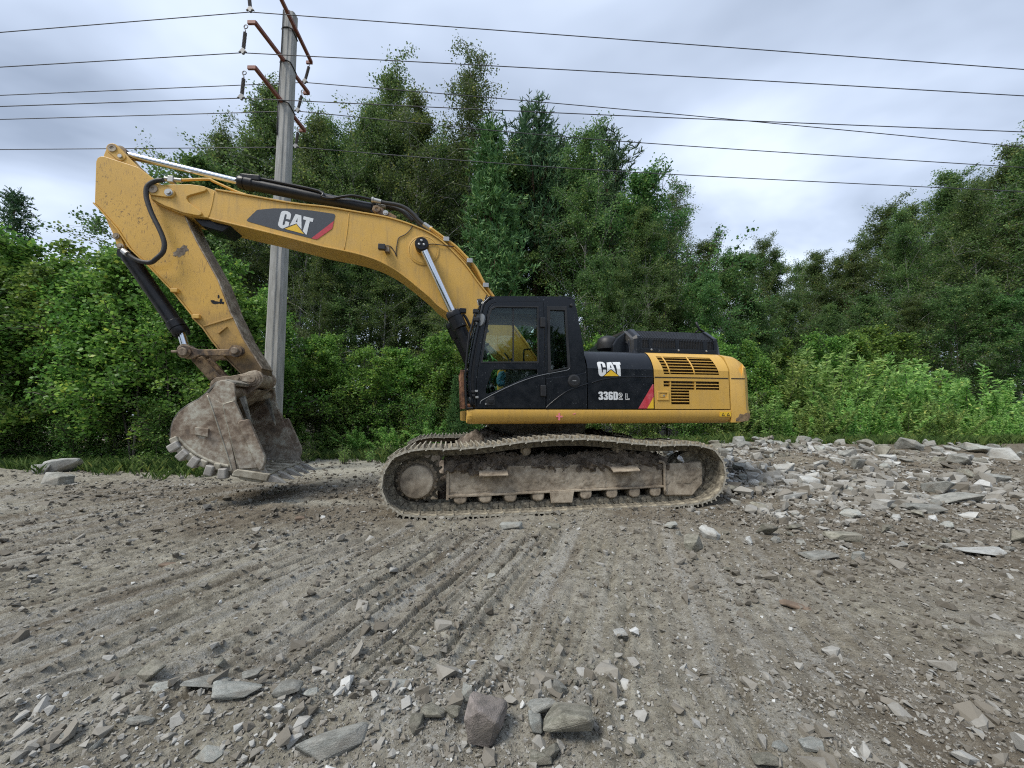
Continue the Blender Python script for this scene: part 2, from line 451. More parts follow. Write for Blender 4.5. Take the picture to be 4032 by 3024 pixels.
# stone
def stone_mat(name, lo, mid, hi):
    t = NT(name)
    oi = t.n('ShaderNodeObjectInfo')
    c = t.ramp(t.noise(3.2, 8, .68), [(.38, lo), (.5, mid), (.62, hi)])
    band = t.ramp(t.noise(4, 5, .6, stretch=(1, 1, 5), dist=.8), [(.45, 0), (.62, .45)])
    c = t.mix(band, c, [v * .62 for v in mid])
    spk = t.ramp(t.noise(70, 3, .7), [(.60, 0), (.70, .5)])
    c = t.mix(spk, c, [min(.8, v * 1.45) for v in hi])
    c = t.mix(t.ramp(t.noise(1.7, 5, .6), [(.42, 0), (.66, .75)]), c, (.205, .185, .155))
    v = t.ramp(oi.outputs['Random'], [(0, .78), (1, 1.18)])
    c = t.mix(1.0, c, v, 'MULTIPLY')
    return t.set(Base_Color=c, Roughness=.88, Specular_IOR_Level=.3, Normal=t.bump(t.noise(26, 8, .7), .75, .012))
MAT['grey'] = stone_mat('grey_stone', (0.179, 0.179, 0.160), (0.304, 0.310, 0.284), (0.441, 0.452, 0.419))
MAT['pale'] = stone_mat('pale_stone', (0.255, 0.265, 0.242), (0.392, 0.407, 0.377), (0.529, 0.544, 0.503))
MAT['white'] = stone_mat('white_stone', (0.361, 0.366, 0.347), (0.494, 0.503, 0.479), (0.627, 0.636, 0.606))
MAT['olive'] = stone_mat('olive_stone', (0.144, 0.138, 0.110), (0.252, 0.246, 0.199), (0.372, 0.366, 0.304))
MAT['sandy pink'] = stone_mat('pinkish_stone', (.17, .155, .14), (.29, .255, .235), (.44, .38, .36))
# gravel: colour from a per-stone value
t = NT('gravel')
r = t.attr('rnd')
c = t.ramp(r, [(0, (.12, .107, .086)), (.35, (.21, .192, .16)), (.60, (.29, .278, .248)), (.80, (.37, .365, .34)), (.94, (.47, .472, .45)), (1, (.58, .585, .565))])
c = t.mix(t.ramp(t.noise(30, 5, .7), [(.4, 0), (.7, .4)]), c, (.185, .168, .14))
MAT['gravel'] = t.set(Base_Color=c, Roughness=.9, Specular_IOR_Level=.3, Normal=t.bump(t.noise(90, 4, .7), .5, .004))
# ground: soil mixed from three masks
t = NT('stony_soil')
sp_ = t.n('ShaderNodeSeparateColor'); t.l(t.attr('soil', 'Color'), sp_.inputs[0])
fineN = t.noise(46, 6, .72); midN = t.noise(9, 7, .68); bigN = t.noise(.9, 5, .6)
c = t.ramp(midN, [(.32, (0.148, 0.134, 0.102)), (.48, (0.265, 0.244, 0.191)), (.64, (0.407, 0.385, 0.314))])
c = t.mix(t.math('MULTIPLY', t.ramp(bigN, [(.42, 0), (.64, .6)]), t.ramp(fineN, [(.35, .3), (.6, 1)])), c, (.34, .322, .285))
c = t.mix(sp_.outputs[0], c, t.ramp(midN, [(.3, (0.099, 0.080, 0.058)), (.6, (0.190, 0.161, 0.119)), (.75, (0.263, 0.228, 0.178))]))
c = t.mix(sp_.outputs[1], c, t.ramp(midN, [(.3, (0.297, 0.281, 0.228)), (.7, (0.473, 0.457, 0.385))]))
c = t.mix(t.math('MULTIPLY', t.math('MULTIPLY', sp_.outputs[2], .8), t.ramp(fineN, [(.40, .15), (.58, 1)])), c, (.40, .395, .365))
c = t.mix(t.ramp(fineN, [(.58, 0), (.66, .65)]), c, (.42, .41, .385))
c = t.mix(t.ramp(fineN, [(.34, .6), (.44, 0)]), c, (.07, .061, .05))
vor = t.n('ShaderNodeTexVoronoi'); vor.inputs['Scale'].default_value = 55; t.l(t.co(), vor.inputs['Vector'])
b1 = t.bump(fineN, 1.0, .028)
b2 = t.bump(vor.outputs[0], .35, .008, b1)
MAT['soil'] = t.set(Base_Color=c, Roughness=.95, Specular_IOR_Level=.2, Normal=b2)
# foliage
def leaf_mat(name, dark, mid, light, trans=.48, rough=.45, hue=.02, dead=0.0):
    t = NT(name)
    oi = t.n('ShaderNodeObjectInfo')
    c = t.ramp(t.attr('rnd'), [(0, dark), (.5, mid), (.93, light), (1, [light[0] * 1.5, light[1] * 1.15, light[2]])])
    hs = t.n('ShaderNodeHueSaturation'); t.l(c, hs.inputs['Color'])
    t.l(t.ramp(oi.outputs['Random'], [(0, .5 - hue), (1, .5 + hue)]), hs.inputs['Hue'])
    t.l(t.math('ADD', t.math('MULTIPLY', oi.outputs['Random'], .45), .78), hs.inputs['Value'])
    t.set(Base_Color=hs.outputs[0], Roughness=rough, Specular_IOR_Level=.35)
    tl = t.n('ShaderNodeBsdfTranslucent'); t.l(hs.outputs[0], tl.inputs[0])
    mx = t.n('ShaderNodeMixShader'); mx.inputs[0].default_value = trans
    t.l(t.p.outputs[0], mx.inputs[1]); t.l(tl.outputs[0], mx.inputs[2]); t.l(mx.outputs[0], t.out.inputs[0])
    return t.m
MAT['leaf_birch'] = leaf_mat('birch_leaves', (0.063, 0.113, 0.039), (0.113, 0.186, 0.057), (0.196, 0.279, 0.082))
MAT['leaf_aspen'] = leaf_mat('aspen_leaves', (0.051, 0.110, 0.037), (0.099, 0.189, 0.055), (0.179, 0.286, 0.085))
MAT['leaf_alder'] = leaf_mat('alder_leaves', (0.066, 0.151, 0.033), (0.151, 0.293, 0.059), (0.293, 0.469, 0.094))
MAT['leaf_bush'] = leaf_mat('bush_leaves', (0.066, 0.143, 0.037), (0.143, 0.263, 0.063), (0.274, 0.416, 0.104))
MAT['leaf_willow'] = leaf_mat('willow_leaves', (0.143, 0.264, 0.068), (0.285, 0.459, 0.128), (0.489, 0.685, 0.220))
MAT['needle'] = leaf_mat('pine_needles', (0.030, 0.073, 0.032), (0.060, 0.124, 0.051), (0.107, 0.188, 0.072), trans=.12, rough=.6)
MAT['needle_young'] = leaf_mat('young_pine_needles', (0.046, 0.117, 0.037), (0.088, 0.186, 0.057), (0.151, 0.268, 0.080), trans=.15, rough=.6)
MAT['grass'] = leaf_mat('grass_blades', (0.066, 0.119, 0.034), (0.132, 0.211, 0.060), (0.251, 0.330, 0.106))
t = NT('birch_bark')
c = t.ramp(t.noise(3, 6, .7, stretch=(1, 1, 3)), [(.38, (.06, .055, .05)), (.5, (.25, .245, .225)), (.65, (.42, .41, .38))])
MAT['bark_birch'] = t.set(Base_Color=c, Roughness=.85)
MAT['bark'] = flat('grey_bark', (.105, .092, .075), .9, .35, 6)
MAT['bark_pine'] = flat('pine_bark', (.13, .075, .045), .9, .35, 5)

# ------------------------------------------------------------------ measured layout (metres; machine parts in machine space)
TREES=[
 ('spruce',-28.96,22.00,14.15,'dark spruce standing clear above the thicket at the far left edge'),
 ('spruce',-27.38,20.00,9.92,'lower dark spruce cut by the left edge of the photo'),
 ('aspen',-16.20,19.00,14.76,'rounded pale green aspen just above the arm elbow, leftmost of the tall trees'),
 ('birch',-17.18,22.00,18.18,'birch between the pale aspen and the tall birch left of the pole'),
 ('birch',-15.58,23.00,21.69,'tall airy birch whose top shows just left of the concrete pole'),
 ('birch',-11.59,21.00,18.06,'birch directly right of the concrete pole at crossarm height'),
 ('birch',-11.69,24.00,20.83,'second birch right of the concrete pole'),
 ('birch',-8.93,22.00,19.86,'third birch right of the concrete pole, slightly lower than its neighbour'),
 ('birch',-7.88,24.00,23.58,'broad tall birch, highest crown left of the weeping birch'),
 ('birch',-5.17,21.00,19.95,'dense birch beside the weeping birch on its boom side'),
 ('weep',-2.57,24.00,24.00,'tall weeping birch with hanging twigs, highest tree in the photo'),
 ('youngpine',-1.02,18.50,15.51,'dense young pine standing right behind the bend of the boom'),
 ('pine',1.45,25.00,21.81,'open topped pine with tufted crown right of the weeping birch'),
 ('birch',3.86,21.00,17.56,'yellowish green birch above the cab roof'),
 ('pine',6.65,25.00,19.81,'pine showing behind the yellowish birch above the engine cover'),
 ('aspen',6.64,20.00,14.36,'leafy aspen at the step in the skyline right of the yellowish birch'),
 ('weep',9.97,23.00,15.03,'light drooping birch alone on the falling skyline'),
 ('birch',7.03,19.00,11.67,'olive green birch in front of the drooping birch'),
 ('birch',10.83,21.00,11.14,'small birch ending the central group above the counterweight'),
 ('aspen',10.69,18.00,9.07,'broad aspen behind the counterweight'),
 ('birch',17.75,27.00,14.04,'far airy birch left of the dip in the skyline'),
 ('birch',19.29,27.00,13.08,'second far birch beside the dip in the skyline'),
 ('birch',22.73,29.00,13.65,'far birch at the left side of the skyline dip'),
 ('birch',25.32,30.00,13.62,'far birch in the middle of the skyline dip'),
 ('birch',25.31,28.00,13.69,'far birch at the right side of the skyline dip'),
 ('birch',24.59,25.00,15.34,'thin birch opening the right hand group of trees'),
 ('birch',23.31,22.00,13.38,'second birch of the right hand group'),
 ('birch',27.34,24.00,16.77,'tall birch with pale leaning stem in the right hand group'),
 ('birch',24.34,20.00,13.51,'fourth birch of the right hand group'),
 ('birch',27.61,21.00,16.39,'dark birch next to the right edge, second highest there'),
 ('birch',26.53,19.00,16.22,'highest birch cut by the right edge of the photo'),
 ('birch',31.14,21.00,16.17,'birch mostly outside the right edge'),
 ('birch',-18.01,29.00,21.80,'birch half hidden behind the concrete pole'),
 ('pine',-13.54,30.00,21.92,'pine hidden deep behind the second birch right of the pole'),
 ('birch',-11.30,31.00,23.21,'birch hidden behind the broad tall birch'),
 ('pine',-8.21,29.00,22.19,'pine behind the gap left of the weeping birch'),
 ('spruce',-5.30,30.00,22.51,'spruce behind the stem of the weeping birch'),
 ('birch',-0.03,28.00,20.00,'birch between the young pine and the open topped pine'),
 ('pine',3.59,29.00,21.04,'pine behind and below the open topped pine'),
 ('birch',6.68,30.00,19.76,'birch behind the yellowish birch'),
 ('aspen',7.53,26.00,15.63,'aspen hidden behind the engine cover group'),
 ('birch',13.17,28.00,12.81,'birch behind the drooping birch'),
 ('birch',29.51,29.00,13.95,'back row birch at the start of the right hand group'),
 ('pine',32.57,28.00,14.94,'pine behind the right hand birches'),
 ('birch',35.40,28.00,15.65,'back row birch near the right edge'),
 ('spruce',35.15,26.00,14.96,'spruce deep behind the highest birch at the right edge'),
 ('birch',-21.80,24.00,13.61,'lower birch behind the stick above the thicket'),
 ('birch',-13.81,19.00,12.28,'birch behind the boom cylinder left of the pole'),
 ('birch',-15.80,27.00,21.46,'birch showing in the gap right of the pole'),
 ('birch',-14.09,28.00,22.02,'back row birch behind the second birch right of the pole'),
 ('birch',-5.64,27.00,22.00,'back row birch left of the weeping birch stem'),
 ('aspen',-0.63,24.00,17.81,'dark aspen behind the young pine'),
 ('pine',2.51,27.00,21.11,'pine close behind the open topped pine'),
 ('birch',4.03,25.00,18.00,'birch filling the gap left of the yellowish birch'),
 ('birch',9.32,26.00,16.30,'back row birch under the falling skyline'),
 ('birch',-22.82,28.00,21.10,'back row birch between the aspen and the pole'),
 ('birch',-21.16,29.00,22.95,'back row birch left of the pole, behind the tall airy birch'),
 ('birch',-12.60,29.00,22.95,'back row birch behind the third birch right of the pole'),
 ('birch',-9.09,30.00,24.09,'back row birch behind the broad tall birch on its right'),
 ('birch',-4.22,29.00,22.95,'back row birch behind the weeping birch'),
 ('birch',0.87,29.00,21.80,'back row birch behind the open topped pine'),
 ('birch',8.10,29.00,19.90,'back row birch right of the yellowish birch'),
 ('birch',11.97,29.00,16.53,'back row birch behind the drooping birch'),
 ('birch',16.71,30.00,14.19,'far birch over the counterweight end'),
 ('birch',19.98,32.00,15.04,'far birch just right of the counterweight'),
 ('birch',24.81,33.00,14.64,'far low birch in the left half of the dip'),
 ('birch',26.82,33.00,14.43,'far low birch in the middle of the dip'),
 ('birch',28.86,33.00,14.64,'far low birch in the right half of the dip'),
 ('birch',27.66,29.00,15.42,'back row birch where the skyline starts to rise again'),
 ('birch',30.67,28.00,17.09,'back row birch between the second and third right hand birches'),
 ('birch',31.98,27.00,17.22,'back row birch behind the fourth right hand birch'),
 ('birch',33.94,27.00,18.45,'back row birch left of the dark birch by the right edge'),
 ('birch',35.10,26.00,19.35,'back row birch between the two highest right hand birches'),
 ('aspen',-12.97,16.00,9.74,'leafy young aspen seen through the arm beside the boom nose'),
 ('birch',-8.70,17.00,9.18,'young birch under the boom right of the pole'),
 ('aspen',-7.63,18.00,8.73,'young aspen under the middle of the boom'),
 ('birch',-6.10,18.00,9.18,'thin young birch under the middle of the boom'),
 ('aspen',-4.78,19.00,8.18,'dark young aspen under the curve of the boom'),
 ('birch',-2.93,17.00,7.89,'young birch beside the near boom cylinder'),
 ('aspen',3.83,17.00,8.32,'young aspen directly behind the cab roof'),
 ('birch',4.93,16.50,8.11,'young birch behind the engine cover'),
 ('aspen',6.73,17.00,7.68,'young aspen behind the end of the engine cover'),
 ('aspen',8.34,16.50,7.29,'light green aspen behind the counterweight top'),
 ('aspen',11.47,18.00,6.92,'young aspen left of the pale bushes on the right'),
 ('aspen',14.17,19.00,7.00,'young aspen over the pale bushes'),
 ('birch',16.61,20.00,7.04,'young birch under the skyline dip'),
 ('aspen',18.82,20.00,7.54,'dark young aspen at the foot of the right hand birches'),
 ('birch',19.73,19.00,7.23,'young birch at the foot of the right hand birches'),
 ('aspen',20.70,18.00,7.37,'young aspen in the dark right hand wood'),
 ('birch',22.50,18.00,7.82,'young birch in the dark right hand wood'),
 ('aspen',22.66,17.00,7.04,'young aspen at the right edge of the dark wood'),
]
SHRUBS=[
 ('alder',-16.24,10.85,5.53,'first alder from the left in the front row of the thicket behind the bucket','front row of alders'),
 ('alder',-15.49,10.91,5.55,'second alder from the left in the front row of the thicket behind the bucket','front row of alders'),
 ('alder',-14.94,10.92,5.72,'third alder from the left in the front row of the thicket behind the bucket','front row of alders'),
 ('alder',-13.48,10.51,5.30,'fourth alder from the left in the front row of the thicket behind the bucket','front row of alders'),
 ('alder',-13.06,10.72,5.77,'fifth alder from the left in the front row of the thicket behind the bucket','front row of alders'),
 ('alder',-12.11,10.56,5.84,'sixth alder from the left in the front row of the thicket behind the bucket','front row of alders'),
 ('alder',-11.67,10.83,5.42,'seventh alder from the left in the front row of the thicket behind the bucket','front row of alders'),
 ('alder',-10.62,10.52,5.37,'eighth alder from the left in the front row of the thicket behind the bucket','front row of alders'),
 ('alder',-9.73,10.45,5.67,'ninth alder from the left in the front row of the thicket behind the bucket','front row of alders'),
 ('alder',-9.01,10.56,5.39,'tenth alder from the left in the front row of the thicket behind the bucket','front row of alders'),
 ('alder',-8.23,10.59,4.75,'eleventh alder from the left in the front row of the thicket behind the bucket','front row of alders'),
 ('alder',-7.62,10.79,4.74,'twelfth alder from the left in the front row of the thicket behind the bucket','front row of alders'),
 ('alder',-19.03,12.31,6.52,'first alder from the left in the back row of the thicket behind the bucket','back row of alders'),
 ('alder',-17.49,12.08,6.46,'second alder from the left in the back row of the thicket behind the bucket','back row of alders'),
 ('alder',-16.55,11.99,6.90,'third alder from the left in the back row of the thicket behind the bucket','back row of alders'),
 ('alder',-15.96,12.26,6.94,'fourth alder from the left in the back row of the thicket behind the bucket','back row of alders'),
 ('alder',-14.73,12.10,6.61,'fifth alder from the left in the back row of the thicket behind the bucket','back row of alders'),
 ('alder',-13.74,12.19,6.55,'sixth alder from the left in the back row of the thicket behind the bucket','back row of alders'),
 ('alder',-12.88,12.32,6.84,'seventh alder from the left in the back row of the thicket behind the bucket','back row of alders'),
 ('alder',-11.49,11.91,6.33,'eighth alder from the left in the back row of the thicket behind the bucket','back row of alders'),
 ('alder',-10.32,11.91,6.08,'ninth alder from the left in the back row of the thicket behind the bucket','back row of alders'),
 ('alder',-9.58,12.25,6.17,'tenth alder from the left in the back row of the thicket behind the bucket','back row of alders'),
 ('alder',-8.57,12.01,5.93,'eleventh alder from the left in the back row of the thicket behind the bucket','back row of alders'),
 ('alder',-7.54,12.35,5.59,'twelfth alder from the left in the back row of the thicket behind the bucket','back row of alders'),
 ('bush',-14.01,10.34,1.56,'first low leafy bush from the left along the foot of the thicket','low bushes at the foot of the thicket'),
 ('bush',-13.63,10.51,1.79,'second low leafy bush from the left along the foot of the thicket','low bushes at the foot of the thicket'),
 ('bush',-12.93,10.52,1.67,'third low leafy bush from the left along the foot of the thicket','low bushes at the foot of the thicket'),
 ('bush',-12.13,10.58,2.07,'fourth low leafy bush from the left along the foot of the thicket','low bushes at the foot of the thicket'),
 ('bush',-11.36,10.44,1.89,'fifth low leafy bush from the left along the foot of the thicket','low bushes at the foot of the thicket'),
 ('bush',-10.58,10.57,1.90,'sixth low leafy bush from the left along the foot of the thicket','low bushes at the foot of the thicket'),
 ('bush',-9.67,10.33,1.90,'seventh low leafy bush from the left along the foot of the thicket','low bushes at the foot of the thicket'),
 ('bush',-8.95,10.26,2.02,'eighth low leafy bush from the left along the foot of the thicket','low bushes at the foot of the thicket'),
 ('alder',-8.38,14.13,3.71,'first leafy bush right of the pole in the row under the boom','tall bushes under the boom'),
 ('alder',-8.04,14.43,3.76,'second leafy bush right of the pole in the row under the boom','tall bushes under the boom'),
 ('alder',-7.12,14.48,4.35,'third leafy bush right of the pole in the row under the boom','tall bushes under the boom'),
 ('alder',-6.15,14.34,4.16,'fourth leafy bush right of the pole in the row under the boom','tall bushes under the boom'),
 ('alder',-5.45,14.03,3.75,'fifth leafy bush right of the pole in the row under the boom','tall bushes under the boom'),
 ('alder',-4.52,14.10,3.82,'sixth leafy bush right of the pole in the row under the boom','tall bushes under the boom'),
 ('alder',-3.70,14.50,3.80,'seventh leafy bush right of the pole in the row under the boom','tall bushes under the boom'),
 ('alder',-2.88,14.35,4.43,'eighth leafy bush right of the pole in the row under the boom','tall bushes under the boom'),
 ('alder',-2.17,14.24,3.84,'ninth leafy bush right of the pole in the row under the boom','tall bushes under the boom'),
 ('alder',-1.53,14.68,3.79,'tenth leafy bush right of the pole in the row under the boom','tall bushes under the boom'),
 ('bush',-8.74,13.59,2.29,'first low bush right of the pole along the pale ground strip','low bushes under the boom'),
 ('bush',-8.09,13.50,2.26,'second low bush right of the pole along the pale ground strip','low bushes under the boom'),
 ('bush',-7.57,13.54,2.50,'third low bush right of the pole along the pale ground strip','low bushes under the boom'),
 ('bush',-6.64,13.66,1.93,'fourth low bush right of the pole along the pale ground strip','low bushes under the boom'),
 ('bush',-5.94,13.39,2.36,'fifth low bush right of the pole along the pale ground strip','low bushes under the boom'),
 ('bush',-5.33,13.78,2.06,'sixth low bush right of the pole along the pale ground strip','low bushes under the boom'),
 ('bush',-4.56,13.74,2.06,'seventh low bush right of the pole along the pale ground strip','low bushes under the boom'),
 ('bush',-3.65,13.73,2.15,'eighth low bush right of the pole along the pale ground strip','low bushes under the boom'),
 ('bush',-2.95,13.49,2.10,'ninth low bush right of the pole along the pale ground strip','low bushes under the boom'),
 ('bush',-2.31,13.70,2.07,'tenth low bush right of the pole along the pale ground strip','low bushes under the boom'),
 ('willow',-8.11,13.06,0.91,'first willow sprig right of the pole at the edge of the pale ground','willow sprigs under the boom'),
 ('willow',-7.19,13.02,1.54,'second willow sprig right of the pole at the edge of the pale ground','willow sprigs under the boom'),
 ('willow',-6.24,12.99,1.10,'third willow sprig right of the pole at the edge of the pale ground','willow sprigs under the boom'),
 ('willow',-5.15,13.12,1.11,'fourth willow sprig right of the pole at the edge of the pale ground','willow sprigs under the boom'),
 ('willow',-4.01,13.10,1.11,'fifth willow sprig right of the pole at the edge of the pale ground','willow sprigs under the boom'),
 ('willow',-2.66,13.14,1.31,'sixth willow sprig right of the pole at the edge of the pale ground','willow sprigs under the boom'),
 ('alder',2.61,15.48,4.56,'first tall leafy bush from the cab towards the counterweight','tall bushes behind the machine'),
 ('alder',3.65,15.03,4.61,'second tall leafy bush from the cab towards the counterweight','tall bushes behind the machine'),
 ('alder',4.63,15.44,4.43,'third tall leafy bush from the cab towards the counterweight','tall bushes behind the machine'),
 ('alder',5.94,15.22,4.50,'fourth tall leafy bush from the cab towards the counterweight','tall bushes behind the machine'),
 ('alder',7.35,15.28,4.95,'fifth tall leafy bush from the cab towards the counterweight','tall bushes behind the machine'),
 ('alder',8.38,14.92,4.46,'sixth tall leafy bush from the cab towards the counterweight','tall bushes behind the machine'),
 ('alder',9.79,15.14,4.42,'seventh tall leafy bush from the cab towards the counterweight','tall bushes behind the machine'),
 ('bush',2.76,13.80,2.12,'first low bush from the cab, seen under the house and behind it','low bushes behind the machine'),
 ('bush',3.84,13.83,1.67,'second low bush from the cab, seen under the house and behind it','low bushes behind the machine'),
 ('bush',5.01,13.73,1.68,'third low bush from the cab, seen under the house and behind it','low bushes behind the machine'),
 ('bush',6.11,13.73,1.97,'fourth low bush from the cab, seen under the house and behind it','low bushes behind the machine'),
 ('bush',7.21,13.81,1.91,'fifth low bush from the cab, seen under the house and behind it','low bushes behind the machine'),
 ('bush',8.49,13.98,2.12,'sixth low bush from the cab, seen under the house and behind it','low bushes behind the machine'),
 ('bush',9.73,14.05,1.70,'seventh low bush from the cab, seen under the house and behind it','low bushes behind the machine'),
 ('willow',7.74,13.55,1.79,'first pale willow from the counterweight along the top of the rubble bank','front row of pale willows on the right'),
 ('willow',8.80,13.84,2.31,'second pale willow from the counterweight along the top of the rubble bank','front row of pale willows on the right'),
 ('willow',9.68,13.81,1.96,'third pale willow from the counterweight along the top of the rubble bank','front row of pale willows on the right'),
 ('willow',10.51,13.62,2.17,'fourth pale willow from the counterweight along the top of the rubble bank','front row of pale willows on the right'),
 ('willow',12.09,13.96,2.46,'fifth pale willow from the counterweight along the top of the rubble bank','front row of pale willows on the right'),
 ('willow',13.23,13.84,2.07,'sixth pale willow from the counterweight along the top of the rubble bank','front row of pale willows on the right'),
 ('willow',14.31,13.81,2.13,'seventh pale willow from the counterweight along the top of the rubble bank','front row of pale willows on the right'),
 ('willow',15.44,13.94,2.10,'eighth pale willow from the counterweight along the top of the rubble bank','front row of pale willows on the right'),
 ('willow',16.82,13.98,1.76,'ninth pale willow from the counterweight along the top of the rubble bank','front row of pale willows on the right'),
 ('willow',17.28,13.55,1.73,'tenth pale willow from the counterweight along the top of the rubble bank','front row of pale willows on the right'),
 ('willow',18.95,13.98,1.91,'eleventh pale willow from the counterweight along the top of the rubble bank','front row of pale willows on the right'),
 ('willow',10.88,15.91,4.09,'first pale willow from the counterweight in the row behind the bank','back row of pale willows on the right'),
 ('willow',11.91,15.38,4.38,'second pale willow from the counterweight in the row behind the bank','back row of pale willows on the right'),
 ('willow',13.26,15.50,3.95,'third pale willow from the counterweight in the row behind the bank','back row of pale willows on the right'),
 ('willow',14.93,15.68,3.98,'fourth pale willow from the counterweight in the row behind the bank','back row of pale willows on the right'),
 ('willow',15.92,15.60,3.54,'fifth pale willow from the counterweight in the row behind the bank','back row of pale willows on the right'),
 ('willow',17.91,15.99,3.72,'sixth pale willow from the counterweight in the row behind the bank','back row of pale willows on the right'),
 ('willow',18.94,15.58,3.27,'seventh pale willow from the counterweight in the row behind the bank','back row of pale willows on the right'),
 ('willow',20.22,15.55,2.57,'eighth pale willow from the counterweight in the row behind the bank','back row of pale willows on the right'),
 ('alder',12.09,17.26,4.84,'first big leafy bush right of the counterweight behind the willows','big bushes behind the willows'),
 ('alder',13.22,16.82,4.98,'second big leafy bush right of the counterweight behind the willows','big bushes behind the willows'),
 ('alder',15.21,16.80,4.75,'third big leafy bush right of the counterweight behind the willows','big bushes behind the willows'),
 ('alder',17.25,17.39,5.45,'fourth big leafy bush right of the counterweight behind the willows','big bushes behind the willows'),
 ('youngpine',-1.91,13.20,2.62,'soft green pine sapling just left of the cab front guard',None),
 ('youngpine',8.42,16.00,3.37,'small pine hidden behind the counterweight',None),
]
